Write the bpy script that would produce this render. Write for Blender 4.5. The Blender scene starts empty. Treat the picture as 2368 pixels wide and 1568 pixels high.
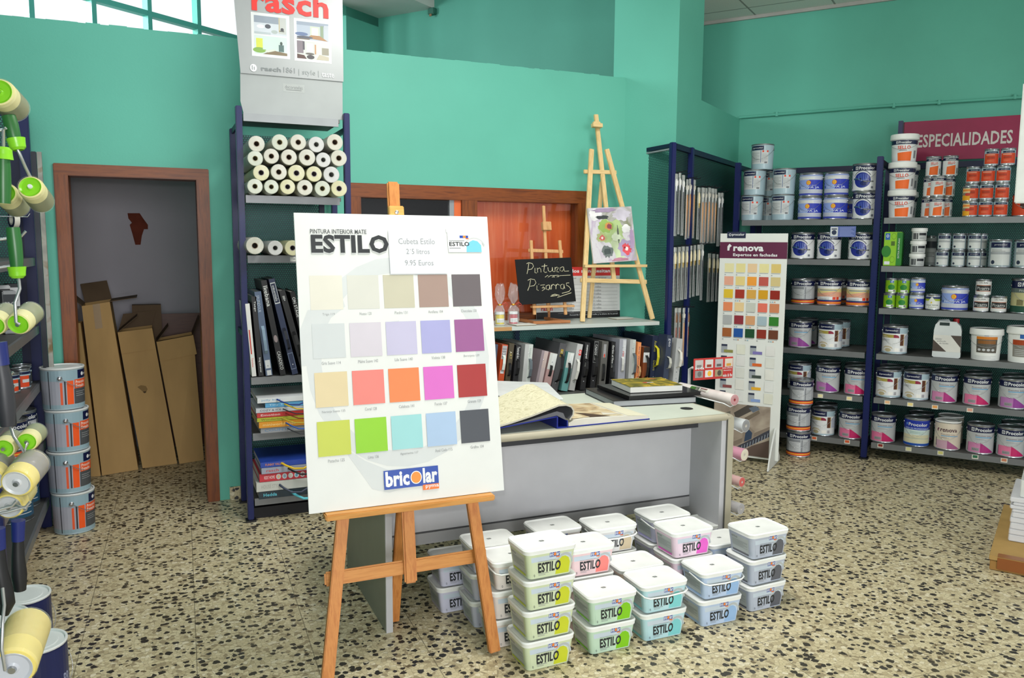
import bpy, bmesh, math, random
from mathutils import Vector as V, Matrix as MX
random.seed(7)
PI = math.pi
SC = bpy.context.scene
COL = SC.collection
# ------------------------------------------------------------------ camera
FPX, PITCH, ROLL, YB, YR, EYE = 1895.4, .114175, .0067609, 1.157967, .533853, 1.5
FW = V((math.cos(YB), math.sin(YB), 0)); RT = V((math.sin(YB), -math.cos(YB), 0)); DN = V((0, 0, -1))
EYEP = V((0, 0, EYE))
cp, sp, cr, sr = math.cos(PITCH), math.sin(PITCH), math.cos(ROLL), math.sin(ROLL)
def sight(px, py):                      # direction of a photo pixel (2368 x 1568)
    vx, vy, vz = px - 1184, py - 784, FPX
    x, y2, z2 = cr*vx + sr*vy, -sr*vx + cr*vy, vz
    return RT*x + DN*(cp*y2 + sp*z2) + FW*(-sp*y2 + cp*z2)
cam = bpy.data.cameras.new('camera'); camo = bpy.data.objects.new('camera', cam); COL.objects.link(camo)
cam.sensor_width = 36; cam.lens = FPX/2368*36; cam.clip_start = .05
cx_, cy_, cz_ = sight(1185, 784) - sight(1184, 784), sight(1184, 783) - sight(1184, 784), -sight(1184, 784)
m_ = MX((cx_.normalized(), cy_.normalized(), cz_.normalized())).transposed().to_4x4(); m_.translation = EYEP
camo.matrix_world = m_; SC.camera = camo
# ------------------------------------------------------------------ light, sky, exposure
SC.view_settings.view_transform = 'Standard'; SC.view_settings.look = 'None'
SC.view_settings.gamma = 1; SC.view_settings.exposure = 0; SC.view_settings.use_curve_mapping = False
wd = bpy.data.worlds.new('overcast_sky'); SC.world = wd; wd.use_nodes = True
wd.node_tree.nodes['Background'].inputs[0].default_value = (.93, .96, 1, 1)
wd.node_tree.nodes['Background'].inputs[1].default_value = 1.1
def lamp(name, kind, loc, target, power, size=1, sy=None, color=(1, 1, 1)):
    l = bpy.data.lights.new(name, kind); o = bpy.data.objects.new(name, l); COL.objects.link(o)
    l.energy = power; l.color = color
    if kind == 'AREA':
        l.shape = 'RECTANGLE'; l.size = size; l.size_y = sy or size
    else: l.shadow_soft_size = size
    o.location = loc; o.rotation_euler = (V(target) - V(loc)).to_track_quat('-Z', 'Y').to_euler()
    return o
# the shop front behind the photographer, the ceiling lamp, an added upward fill, and the camera's own flash
lamp('shopfront_daylight', 'AREA', (.4, -5.6, 1.7), (1.6, 4, .9), 92, 4.2, 2.2, (.99, .99, 1)).data.spread = 1.6
lamp('ceiling_lamp_light', 'AREA', (1.5, 2.6, 3.25), (1.6, 2.9, 0), 80, .5, 1.6, (1, .985, .94))
lamp('camera_flash', 'AREA', (-.05, .02, 1.62), (1.5, 2.6, 1.15), 16, .09, .06, (1, 1, .98))
lamp('added_ceiling_fill', 'AREA', (3.87, 3.5, 2.95), (3.9, 3.5, 5), 7, 1.2, .3, (1, .98, .93))  # added unseen fill light, aimed up to brighten the ceiling
lamp('clerestory_daylight', 'AREA', (-1.35, 6.6, 3.25), (3.2, 5.6, 2.9), 95, 1.0, .7, (.95, .98, 1))
# ------------------------------------------------------------------ positions
def on_z(px, py, z=0):
    d = sight(px, py); return EYEP + d*((z - EYE)/d.z)
def on_y(px, py, y):
    d = sight(px, py); return EYEP + d*(y/d.y)
def on_x(px, py, x):
    d = sight(px, py); return EYEP + d*(x/d.x)
MD = FW*math.cos(YR) + RT*math.sin(YR)            # away along the paint-shelf side of the room
AD = -(FW*math.cos(YR - PI/2) + RT*math.sin(YR - PI/2))   # to the right along it
THR = math.atan2(AD.y, AD.x)                      # its turn about z
def RW(a, m, z=0): return AD*a + MD*m + V((0, 0, z))
def on_m(px, py, m):                              # (a, z) on the plane at depth m
    d = sight(px, py); p = EYEP + d*(m/d.dot(MD)); return p.dot(AD), p.z
def on_a(px, py, a):
    d = sight(px, py); p = EYEP + d*(a/d.dot(AD)); return p.dot(MD), p.z
WALLY = 4.962
# ------------------------------------------------------------------ materials
MATS = {}
def lin(h):
    h = h.lstrip('#'); h = h if len(h) == 6 else ''.join(x*2 for x in h); c = [int(h[i:i+2], 16)/255 for i in (0, 2, 4)]
    return tuple(x/12.92 if x <= .04045 else ((x + .055)/1.055)**2.4 for x in c) + (1,)
class NT:
    def __init__(s, name):
        s.m = bpy.data.materials.new(name); s.m.use_nodes = True; s.t = s.m.node_tree; s.t.nodes.clear()
        s.out = s.n('ShaderNodeOutputMaterial')
    def n(s, typ, **kw):
        x = s.t.nodes.new(typ)
        for k, v in kw.items():
            if k.startswith('i_'):
                q = k[2:]; q = int(q) if q.isdigit() else q.replace('_', ' ')
                s.set(x.inputs[q], v)
            else: setattr(x, k, v)
        return x
    def set(s, inp, v):
        if isinstance(v, bpy.types.NodeSocket): s.t.links.new(v, inp)
        elif isinstance(v, bpy.types.Node): s.t.links.new(v.outputs[0], inp)
        else: inp.default_value = v
    def math(s, op, a, b=None, c=None):
        x = s.n('ShaderNodeMath', operation=op); s.set(x.inputs[0], a)
        if b is not None: s.set(x.inputs[1], b)
        if c is not None: s.set(x.inputs[2], c)
        return x.outputs[0]
    def mix(s, f, a, b):
        x = s.n('ShaderNodeMix', data_type='RGBA'); s.set(x.inputs[0], f); s.set(x.inputs[6], a); s.set(x.inputs[7], b); return x.outputs[2]
    def ramp(s, f, stops, interp='LINEAR'):
        x = s.n('ShaderNodeValToRGB'); s.set(x.inputs[0], f); x.color_ramp.interpolation = interp
        e = x.color_ramp.elements
        while len(e) < len(stops): e.new(.5)
        for el, (p, c) in zip(e, stops): el.position = p; el.color = lin(c) if isinstance(c, str) else c
        return x.outputs[0]
    def coord(s, scale=(1, 1, 1), rot=(0, 0, 0), out='Object'):
        c = s.n('ShaderNodeTexCoord'); mp = s.n('ShaderNodeMapping', i_Vector=c.outputs[out])
        mp.inputs['Scale'].default_value = scale; mp.inputs['Rotation'].default_value = rot; return mp.outputs[0]
    def noise(s, vec, scale, detail=3, rough=.5):
        return s.n('ShaderNodeTexNoise', i_Vector=vec, i_Scale=scale, i_Detail=detail, i_Roughness=rough).outputs[0]
    def pbsdf(s, col, rough=.5, metal=0, spec=.4, bump=None, bs=.1, bd=.005, **kw):
        p = s.n('ShaderNodeBsdfPrincipled'); s.set(p.inputs['Base Color'], col); s.set(p.inputs['Roughness'], rough)
        p.inputs['Metallic'].default_value = metal; p.inputs['Specular IOR Level'].default_value = spec
        if bump is not None:
            b = s.n('ShaderNodeBump', i_Height=bump, i_Strength=bs, i_Distance=bd); s.set(p.inputs['Normal'], b.outputs[0])
        for k, v in kw.items(): s.set(p.inputs[k.replace('_', ' ')], v)
        return p
    def done(s, sh): s.set(s.out.inputs[0], sh); return s.m
def mat(hexc, rough=.5, metal=0, spec=.4, var=.06):
    key = (hexc, rough, metal, spec, var)
    if key in MATS: return MATS[key]
    t = NT('paint_' + hexc); c = lin(hexc)
    if var:
        nz = t.noise(t.coord(), 9, 2)
        d = tuple(x*(1 - var) for x in c[:3]) + (1,); e = tuple(min(1, x*(1 + var)) for x in c[:3]) + (1,)
        c = t.ramp(nz, [(.3, d), (.7, e)])
    MATS[key] = t.done(t.pbsdf(c, rough, metal, spec)); return MATS[key]
def once(f):
    def g(*a):
        k = (f.__name__,) + a
        if k not in MATS: MATS[k] = f(*a)
        return MATS[k]
    return g
@once
def wallpaint(hexc):
    t = NT('wall_paint'); co = t.coord(); n1 = t.noise(co, 1.3, 4); n2 = t.noise(co, 90, 2)
    c = lin(hexc); a = tuple(x*.93 for x in c[:3]) + (1,); b = tuple(min(1, x*1.06) for x in c[:3]) + (1,)
    return t.done(t.pbsdf(t.ramp(n1, [(.3, a), (.7, b)]), .55, 0, .3, n2, .12, .004))
@once
def terrazzo():
    t = NT('terrazzo'); co = t.coord()
    wob = t.noise(co, 30, 2)
    v = t.n('ShaderNodeVectorMath', operation='ADD'); t.set(v.inputs[0], co)
    w2 = t.n('ShaderNodeTexNoise', i_Vector=co, i_Scale=26.0); sc = t.n('ShaderNodeVectorMath', operation='SCALE'); t.set(sc.inputs[0], w2.outputs[1]); sc.inputs[3].default_value = .009
    t.set(v.inputs[1], sc.outputs[0])
    vo = t.n('ShaderNodeTexVoronoi', feature='F1', i_Vector=v.outputs[0], i_Scale=62.0)
    ve = t.n('ShaderNodeTexVoronoi', feature='DISTANCE_TO_EDGE', i_Vector=v.outputs[0], i_Scale=62.0)
    rnd = t.n('ShaderNodeSeparateColor', i_0=vo.outputs['Color'])
    peb = t.ramp(rnd.outputs[0], [(0, '#9a8d70'), (.1, '#b3a684'), (.25, '#c7bb98'), (.5, '#d3c8a5'), (.75, '#c9bd98'), (.9, '#ddd4b8')], 'CONSTANT')
    edge = t.math('LESS_THAN', ve.outputs[0], .07)
    big = t.noise(co, .9, 3)
    c = t.mix(t.math('MULTIPLY', edge, .38), peb, lin('#7b7158'))
    w3 = t.n('ShaderNodeTexNoise', i_Vector=co, i_Scale=70.0); s3 = t.n('ShaderNodeVectorMath', operation='SCALE'); t.set(s3.inputs[0], w3.outputs[1]); s3.inputs[3].default_value = .016
    v3 = t.n('ShaderNodeVectorMath', operation='ADD'); t.set(v3.inputs[0], co); t.set(v3.inputs[1], s3.outputs[0])
    vd = t.n('ShaderNodeTexVoronoi', feature='F1', i_Vector=v3.outputs[0], i_Scale=37.0); rd = t.n('ShaderNodeSeparateColor', i_0=vd.outputs['Color'])
    size = t.math('MULTIPLY_ADD', rd.outputs[1], .27, .27)
    spot = t.math('MULTIPLY', t.math('LESS_THAN', vd.outputs['Distance'], size), t.math('LESS_THAN', rd.outputs[0], .6))
    c = t.mix(spot, c, t.ramp(rd.outputs[2], [(0, '#15161d'), (.45, '#23252d'), (.75, '#3a3531'), (.9, '#63553f')], 'CONSTANT'))
    c = t.mix(t.ramp(big, [(.35, (0, 0, 0, 1)), (.75, (.25, .25, .25, 1))]), c, lin('#a09470'))
    # joints of the 40 cm tiles
    r = t.coord((2.5, 2.5, 2.5), (0, 0, .03)); s_ = t.n('ShaderNodeSeparateXYZ', i_0=r)
    jx = t.math('LESS_THAN', t.math('PINGPONG', s_.outputs[0], .5), .0045); jy = t.math('LESS_THAN', t.math('PINGPONG', s_.outputs[1], .5), .0045)
    j = t.math('MAXIMUM', jx, jy)
    c = t.mix(t.math('MULTIPLY', j, .6), c, lin('#4d4838'))
    return t.done(t.pbsdf(c, .38, 0, .35))
@once
def perforated(hexc, ax, pitch=.013, rad=.0047):
    """sheet steel with real see-through holes; ax = the sheet's two axes, e.g. 'xz'"""
    t = NT('perforated_steel'); c = t.n('ShaderNodeTexCoord'); s_ = t.n('ShaderNodeSeparateXYZ', i_0=c.outputs['Object'])
    ix = 'xyz'.index(ax[0]); iy = 'xyz'.index(ax[1])
    px_, pz_ = pitch, pitch*1.732
    def cell(o):
        u = t.math('SUBTRACT', t.math('MODULO', t.math('ADD', s_.outputs[ix], 20*px_ + o*px_/2), px_), px_/2)
        w = t.math('SUBTRACT', t.math('MODULO', t.math('ADD', s_.outputs[iy], 20*pz_ + o*pz_/2), pz_), pz_/2)
        return t.math('SQRT', t.math('ADD', t.math('MULTIPLY', u, u), t.math('MULTIPLY', w, w)))
    hole = t.math('LESS_THAN', t.math('MINIMUM', cell(0), cell(1)), rad)
    p = t.pbsdf(lin(hexc), .42, .1, .4); tr = t.n('ShaderNodeBsdfTransparent')
    mx = t.n('ShaderNodeMixShader', i_0=hole, i_1=p.outputs[0], i_2=tr.outputs[0])
    return t.done(mx.outputs[0])
@once
def wood(a, b, axis, rough=.45):
    t = NT('wood'); sc = {'x': (1.2, 14, 14), 'y': (14, 1.2, 14), 'z': (14, 14, 1.2)}[axis]
    co = t.coord(sc); n = t.noise(co, 4, 5, .6); n2 = t.noise(co, 20, 2)
    return t.done(t.pbsdf(t.ramp(n, [(.3, a), (.55, b), (.72, a)]), rough, 0, .35, n2, .08, .002))
@once
def cardboard(hexc):
    t = NT('cardboard'); n = t.noise(t.coord((1, 1, .25)), 7, 4); c = lin(hexc)
    return t.done(t.pbsdf(t.ramp(n, [(.3, tuple(x*.82 for x in c[:3]) + (1,)), (.7, c)]), .8, 0, .2))
@once
def film(hexc, alpha, rough=.12):
    t = NT('clear_film'); n = t.noise(t.coord(), 60, 3)
    p = t.pbsdf(lin(hexc), rough, 0, .8, n, .5, .004); tr = t.n('ShaderNodeBsdfTransparent')
    return t.done(t.n('ShaderNodeMixShader', i_0=alpha, i_1=tr.outputs[0], i_2=p.outputs[0]).outputs[0])
@once
def glass():
    t = NT('window_glass'); g = t.n('ShaderNodeBsdfGlossy', i_Roughness=.02); tr = t.n('ShaderNodeBsdfTransparent')
    f = t.n('ShaderNodeFresnel'); f.inputs[0].default_value = 1.3
    return t.done(t.n('ShaderNodeMixShader', i_0=f.outputs[0], i_1=tr.outputs[0], i_2=g.outputs[0]).outputs[0])
@once
def mottled(stops, scale, detail, dist):
    t = NT('mottled_print'); n = t.n('ShaderNodeTexNoise', i_Vector=t.coord(), i_Scale=scale, i_Detail=detail, i_Distortion=dist).outputs[0]
    return t.done(t.pbsdf(t.ramp(n, list(stops)), .5, 0, .3))
NAVY = mat('#121c50', .35, 0, .3); NAVYD = mat('#0f1638', .4, 0, .3); LIP = mat('#77797b', .35, .3, .5); SHELF = mat('#5a5a58', .5, .2)
STEEL = mat('#b9bcc0', .25, .85, .5); WHITE = mat('#e9ebe8', .4); BLACK = mat('#141416', .4); INK = mat('#23262b', .5)
DARKPERF = '#0e2430'
# ------------------------------------------------------------------ mesh builder
FONT = {}
def glyphs(s, bold=0):
    """outline letters, normalised to a 1 x 1 box: (verts, faces)"""
    k = (s, bold)
    if k not in FONT:
        cu = bpy.data.curves.new('t', 'FONT'); cu.body = s; cu.resolution_u = 2; cu.offset = bold; cu.space_character = 1.04 if bold else 1
        o = bpy.data.objects.new('t', cu); me = bpy.data.meshes.new_from_object(o)
        vs = [v.co.copy() for v in me.vertices]; fs = [tuple(p.vertices) for p in me.polygons]
        x0 = min(v.x for v in vs); x1 = max(v.x for v in vs); y0 = min(v.y for v in vs); y1 = max(v.y for v in vs)
        FONT[k] = ([((v.x - x0)/(x1 - x0), (v.y - y0)/(y1 - y0)) for v in vs], fs)
        bpy.data.objects.remove(o); bpy.data.curves.remove(cu); bpy.data.meshes.remove(me)
    return FONT[k]
def clip(poly, a, sgn):
    out = []
    for i in range(len(poly)):
        p, q = poly[i], poly[(i + 1) % len(poly)]
        dp, dq = sgn*(p[0] - a), sgn*(q[0] - a)
        if dp >= 0: out.append(p)
        if dp*dq < 0:
            f = dp/(dp - dq); out.append((a, p[1] + f*(q[1] - p[1])))
    return out
class MB:
    def __init__(s): s.v = []; s.f = []; s.mi = []; s.mats = []; s.sm = []
    def m(s, mt):
        if mt not in s.mats: s.mats.append(mt)
        return s.mats.index(mt)
    def add(s, vs, fs, mt, smooth=False, M=None):
        b = len(s.v); i = s.m(mt)
        s.v += [(M @ V(v) if M else V(v)) for v in vs]
        for f in fs: s.f.append(tuple(b + k for k in f)); s.mi.append(i); s.sm.append(smooth)
        return s
    def box(s, x0, x1, y0, y1, z0, z1, mt, bev=0, M=None):
        if not bev:
            vs = [(x, y, z) for z in (z0, z1) for y in (y0, y1) for x in (x0, x1)]
            return s.add(vs, [(0, 2, 3, 1), (4, 5, 7, 6), (0, 1, 5, 4), (2, 6, 7, 3), (0, 4, 6, 2), (1, 3, 7, 5)], mt, False, M)
        bm = bmesh.new(); bmesh.ops.create_cube(bm, size=1)
        for v in bm.verts: v.co = V(((x0 + x1)/2 + v.co.x*(x1 - x0), (y0 + y1)/2 + v.co.y*(y1 - y0), (z0 + z1)/2 + v.co.z*(z1 - z0)))
        bmesh.ops.bevel(bm, geom=bm.edges[:], offset=bev, segments=2, affect='EDGES')
        bm.verts.index_update(); r = s.add([v.co.copy() for v in bm.verts], [[v.index for v in f.verts] for f in bm.faces], mt, False, M); bm.free(); return r
    def prism(s, poly, d0, d1, mt, axes='xz', M=None, smooth=False):
        """outline in the plane `axes`, pushed along the third axis from d0 to d1"""
        i, j = 'xyz'.index(axes[0]), 'xyz'.index(axes[1]); k = 3 - i - j; n = len(poly); vs = []
        for d in (d0, d1):
            for p in poly:
                c = [0, 0, 0]; c[i], c[j], c[k] = p[0], p[1], d; vs.append(c)
        s.add(vs, [tuple(range(n))[::-1], tuple(range(n, 2*n))], mt, False, M)
        return s.add(vs, [(q, (q + 1) % n, n + (q + 1) % n, n + q) for q in range(n)], mt, smooth, M)
    def bar(s, a, b, w, t, mt, up=(0, 0, 1), bev=0):
        """a straight batten from a to b, w wide across `up`, t thick"""
        a, b = V(a), V(b); z = (b - a); L = z.length; z.normalize(); x = V(up).cross(z)
        if x.length < 1e-4: x = V((1, 0, 0)).cross(z)
        x.normalize(); y = z.cross(x); M = MX((x, y, z)).transposed().to_4x4(); M.translation = a
        return s.box(-w/2, w/2, -t/2, t/2, 0, L, mt, bev, M)
    def tube(s, pts, r, mt, n=8, cap=True):
        pts = [V(p) for p in pts]; rs = r if isinstance(r, (list, tuple)) else [r]*len(pts); vs = []; prev = None
        for i, p in enumerate(pts):
            t = (pts[min(i + 1, len(pts) - 1)] - pts[max(i - 1, 0)]).normalized()
            x = prev - t*prev.dot(t) if prev else t.orthogonal()
            x.normalize(); prev = x; y = t.cross(x)
            for k in range(n):
                a = 2*PI*k/n; vs.append(p + (x*math.cos(a) + y*math.sin(a))*rs[i])
        fs = [(i*n + k, i*n + (k + 1) % n, (i + 1)*n + (k + 1) % n, (i + 1)*n + k) for i in range(len(pts) - 1) for k in range(n)]
        s.add(vs, fs, mt, True)
        if cap: s.add(vs[:n], [tuple(range(n))[::-1]], mt); s.add(vs[-n:], [tuple(range(n))], mt)
        return s
    def lathe(s, prof, mt, n=32, M=None, smooth=True, mts=None):
        """prof: (radius, z) from bottom to top; mts: one material per band"""
        vs = []
        for r, z in prof:
            for k in range(n):
                a = 2*PI*k/n; vs.append((r*math.sin(a), -r*math.cos(a), z))
        for i in range(len(prof) - 1):
            s.add(vs[i*n:(i + 2)*n], [(k, (k + 1) % n, n + (k + 1) % n, n + k) for k in range(n)], mts[i] if mts else mt, smooth, M)
        return s
    def rbox(s, w, d, z0, z1, rad, mt, w1=None, d1=None, n=5, cap=(True, True), M=None):
        """rounded-rectangle tub, may flare from (w, d) at z0 to (w1, d1) at z1"""
        def ring(w, d, z):
            o = []
            for q, (cx, cy) in enumerate([(1, 1), (-1, 1), (-1, -1), (1, -1)]):
                for k in range(n + 1):
                    a = q*PI/2 + k*PI/2/n
                    o.append((cx*(w/2 - rad) + rad*math.cos(a), cy*(d/2 - rad) + rad*math.sin(a), z))
            return o
        a, b = ring(w, d, z0), ring(w1 or w, d1 or d, z1); N = len(a)
        s.add(a + b, [(i, (i + 1) % N, N + (i + 1) % N, N + i) for i in range(N)], mt, True, M)
        if cap[0]: s.add(a, [tuple(range(N))[::-1]], mt, False, M)
        if cap[1]: s.add(b, [tuple(range(N))], mt, False, M)
        return s
    def art(s, T, prims, du=0):
        """flat print on a surface: T(u, v, layer) -> point; du > 0 slices shapes so they follow a curve"""
        for L, p in enumerate(prims):
            k = p[0]
            if k == 'text':
                _, st, u0, v0, u1, v1, mt = p[:7]; bold = p[7] if len(p) > 7 else 0; vert = p[8] if len(p) > 8 else 0
                vs, fs = glyphs(st, bold)
                if vert == 0: q = [T(u0 + x*(u1 - u0), v0 + y*(v1 - v0), L) for x, y in vs]
                elif vert > 0: q = [T(u0 + y*(u1 - u0), v1 - x*(v1 - v0), L) for x, y in vs]      # reads downwards
                else: q = [T(u1 - y*(u1 - u0), v0 + x*(v1 - v0), L) for x, y in vs]               # reads upwards
                s.add(q, fs, mt); continue
            if k == 'rect': poly = [(p[1], p[2]), (p[3], p[2]), (p[3], p[4]), (p[1], p[4])]; mt = p[5]
            elif k == 'poly': poly = p[1]; mt = p[2]
            elif k == 'disc':
                poly = [(p[1] + p[3]*math.cos(a*PI/14), p[2] + p[4]*math.sin(a*PI/14)) for a in range(28)]; mt = p[5]
            elif k == 'ring':
                _, cu, cv, ru, rv, wd_, mt = p[:7]; a0, a1 = (p[7], p[8]) if len(p) > 8 else (0, 2*PI); N = 28
                for i in range(N):
                    A, B = a0 + (a1 - a0)*i/N, a0 + (a1 - a0)*(i + 1)/N
                    q = [T(cu + ru*f*math.cos(g), cv + rv*f*math.sin(g), L) for f, g in ((1 - wd_, A), (1, A), (1, B), (1 - wd_, B))]
                    s.add(q, [(0, 1, 2, 3)], mt)
                continue
            if du:
                a = math.floor(min(q[0] for q in poly)/du)*du; e = max(q[0] for q in poly)
                while a < e - 1e-9:
                    c = clip(clip(poly, a, 1), a + du, -1)
                    if len(c) > 2: s.add([T(x, y, L) for x, y in c], [tuple(range(len(c)))], mt)
                    a += du
            else: s.add([T(x, y, L) for x, y in poly], [tuple(range(len(poly)))], mt)
        return s
    def mesh(s, name):
        me = bpy.data.meshes.new(name); me.from_pydata([tuple(v) for v in s.v], [], s.f)
        for mt in s.mats: me.materials.append(mt)
        me.polygons.foreach_set('material_index', s.mi); me.polygons.foreach_set('use_smooth', s.sm); me.update(); return me
def flat(P, U, W, N=None, eps=.00015):
    P, U, W = V(P), V(U), V(W); n = V(N) if N else U.cross(W).normalized()
    return lambda u, v, k: P + U*u + W*v + n*(eps*(k + 1))
def cyl(r, h, z0=0, eps=.00006, r1=None):
    r1 = r1 or r
    def T(u, v, k):
        a = u*PI/2; R = r + (r1 - r)*v + .0006 + eps*k; return V((R*math.sin(a), -R*math.cos(a), z0 + v*h))
    return T
# ------------------------------------------------------------------ objects
def empty(name, loc=(0, 0, 0), rz=0):
    o = bpy.data.objects.new(name, None); o.empty_display_size = .05; COL.objects.link(o); o.location = loc
    if isinstance(rz, (int, float)): o.rotation_euler = (0, 0, rz)
    else: o.rotation_euler = rz
    return o
def tag(o, label, cat, group=None, kind=None):
    o['label'] = label; o['category'] = cat
    if group: o['group'] = group
    if kind: o['kind'] = kind
    return o
def part(name, mb, parent=None, label=None):
    o = bpy.data.objects.new(name, mb.mesh(name) if isinstance(mb, MB) else mb); COL.objects.link(o); o.parent = parent
    if label: o['label'] = label
    return o
def setting(name, mb):
    o = part(name, mb); o['kind'] = 'structure'; return o
class Kind:
    """the parts of one sort of thing: [(name, mesh, [(name, mesh), ...]), ...]; put() makes one of them"""
    def __init__(s, *parts): s.parts = [(p[0], p[1].mesh(p[0]), [(c[0], c[1].mesh(c[0])) for c in (p[2] if len(p) > 2 else [])]) for p in parts]
    def put(s, name, label, cat, loc, rz=0, group=None):
        r = tag(empty(name, loc, rz), label, cat, group)
        for n, me, ch in s.parts:
            o = part(n, me, r)
            for cn, cm in ch: part(cn, cm, o)
        return r
ORD = ['first', 'second', 'third', 'fourth', 'fifth', 'sixth', 'seventh', 'eighth', 'ninth', 'tenth', 'eleventh', 'twelfth']
# ================================================================== THE SETTING
TEAL = wallpaint('#5fb09c'); CEIL = wallpaint('#dcdad4'); GREYW = wallpaint('#b9b5bd'); ORANGE = '#d2622c'
m = MB(); m.add([(-3, -6.2, 0), (9, -6.2, 0), (9, 9, 0), (-3, 9, 0)], [(0, 1, 2, 3)], terrazzo()); setting('floor', m)
# partition with doorway and inner window (back wall, y = WALLY)
Y0, Y1 = WALLY, WALLY + .12; PT = 2.635
DX0, DX1, DZ = -.45, .305, 1.905; WX0, WX1, WZ0, WZ1 = 1.1, 2.72, .98, 1.865
m = MB()
for x0, x1, z0, z1 in [(-2.2, DX0, 0, PT), (DX0, DX1, DZ, PT), (DX1, WX0, 0, PT), (WX0, WX1, 0, WZ0), (WX0, WX1, WZ1, PT), (WX1, 3.113, 0, PT)]:
    m.box(x0, x1, Y0, Y1, z0, z1, TEAL)
x = -.6
while x < 3.1:                                      # ragged plaster crest
    w = random.uniform(.03, .12); m.box(x, min(x + w, 3.1), Y0 + .004, Y1 - .004, PT, PT + random.uniform(.001, .007), TEAL); x += w
setting('wall_back', m)
# left wall, out of sight behind the racks, and the wall behind the paint shelves
m = MB(); m.box(-1.3, -1.2, -6.2, Y0, 0, 3.4, TEAL); setting('wall_left', m)
WM = 6.85
def rbox_r(m, a0, a1, m0, m1, z0, z1, mt):          # a block square to the paint-shelf side
    vs = [RW(a, q, z) for z in (z0, z1) for q in (m0, m1) for a in (a0, a1)]
    m.add(vs, [(0, 2, 3, 1), (4, 5, 7, 6), (0, 1, 5, 4), (2, 6, 7, 3), (0, 4, 6, 2), (1, 3, 7, 5)], mt)
m = MB(); rbox_r(m, -3.6, 3.2, WM, WM + .12, 0, 4.2, TEAL); setting('wall_right', m)
m = MB(); rbox_r(m, -2.05, -1.9, 5.84, WM, 0, 2.535, TEAL); setting('wall_corner', m)
# column at the end of the partition
m = MB(); rbox_r(m, -2.36, -1.9, 5.34, 5.847, 0, 4.2, TEAL); setting('wall_column', m)
# upper wall behind the partition, side wall with clerestory
K = .95; UM, UA, UZ = 6.85*K, -5.678*K, 1.5 + 2.318*K
m = MB(); rbox_r(m, UA, -2.3, UM, UM + .12, 0, 4.4, TEAL); setting('wall_upper', m)
W0, W1, WBZ = 3.0*K, 6.36*K, 2.75
m = MB(); rbox_r(m, UA - .12, UA, 1.9, UM + .12, 2.6, WBZ, TEAL); rbox_r(m, UA - .12, UA, W1, UM + .12, WBZ, 4.4, TEAL)
rbox_r(m, UA - .12, UA, 1.9, UM, 3.62, 4.4, TEAL); setting('wall_clerestory', m)
m = MB(); rbox_r(m, UA - .12, UA, 1.9, UM, 0, 2.6, GREYW); setting('wall_storeroom', m)
m = MB(); m.box(-2.2, -.75, Y1, 7, 0, 2.6, GREYW); setting('wall_storeroom_left', m)
m = MB(); m.box(.75, .85, Y1, 6.6, 0, 2.6, GREYW); setting('wall_storeroom_right', m)
m = MB(); m.box(-2.2, 1.0, Y1, 7, 2.56, 2.6, GREYW); setting('ceiling_storeroom', m)
# clerestory grille: uprights every 36 cm, one rail
m = MB(); BAR = wallpaint('#3f8f80')
for q in [2.80, 3.245, 3.69, 4.14, 4.59, 5.04, 5.5, 5.95]:
    rbox_r(m, UA - .03, UA + .03, q*K - .017, q*K + .017, WBZ - .02, 3.64, BAR)
zb = 1.5 + 1.722*K
rbox_r(m, UA - .028, UA + .028, 1.95, W1, zb - .018, zb + .018, BAR)
setting('window_1', m)
m = MB(); rbox_r(m, UA - 1.4, UA - 1.2, .6, 3.17*K - .02, 2.2, 4.2, mat('#c9a884', .8)); setting('wall_neighbour', m)
# ceilings
m = MB(); rbox_r(m, UA, -4.987*K + .02, 4.0, UM, UZ, UZ + .25, CEIL); setting('ceiling_beam', m)
m = MB(); rbox_r(m, UA, -2.3, 4.0, UM, 4.3, 4.35, CEIL); setting('ceiling_upper', m)
CZ = 3.337
t = NT('ceiling_tiles'); co = t.coord((1/.6, 1/.6, 1), (0, 0, 0)); s_ = t.n('ShaderNodeSeparateXYZ', i_0=co)
g = t.math('MAXIMUM', t.math('LESS_THAN', t.math('PINGPONG', s_.outputs[0], .5), .012), t.math('LESS_THAN', t.math('PINGPONG', s_.outputs[1], .5), .012))
nz = t.noise(t.coord(), 160, 2)
TILES = t.done(t.pbsdf(t.mix(g, t.ramp(nz, [(.3, '#dad8d4'), (.7, '#e8e6e2')]), lin('#9a9794')), .8, 0, .2))
m = MB(); m.box(-2.3, 4.2, -9.5, WM, 0, .05, TILES); o = setting('ceiling', m); o.location = (0, 0, CZ); o.rotation_euler = (0, 0, THR)
for v in o.data.vertices: pass
m = MB(); rbox_r(m, -2.3, 3.2, WM - .022, WM, CZ - .025, CZ, mat('#a9a7a3')); setting('trim_1', m)
# paint-covered pipe along the right wall
m = MB(); m.tube([RW(-1.9, WM - .02, 2.545), RW(-.9, WM - .02, 2.552), RW(.4, WM - .02, 2.54), RW(2, WM - .02, 2.54)], .011, TEAL)
for a in (-1.6, -.75, -.45, .02): m.tube([RW(a, WM - .02, 2.533), RW(a, WM - .02, 2.566)], .013, TEAL)
tag(part('wall_pipe', m), 'thin teal painted pipe running along the right wall above the shelves', 'pipe')
# terrazzo skirting
m = MB(); m.box(DX1 + .06, 1.1, Y0 - .012, Y0, 0, .075, terrazzo()); setting('baseboard_back', m)
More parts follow.
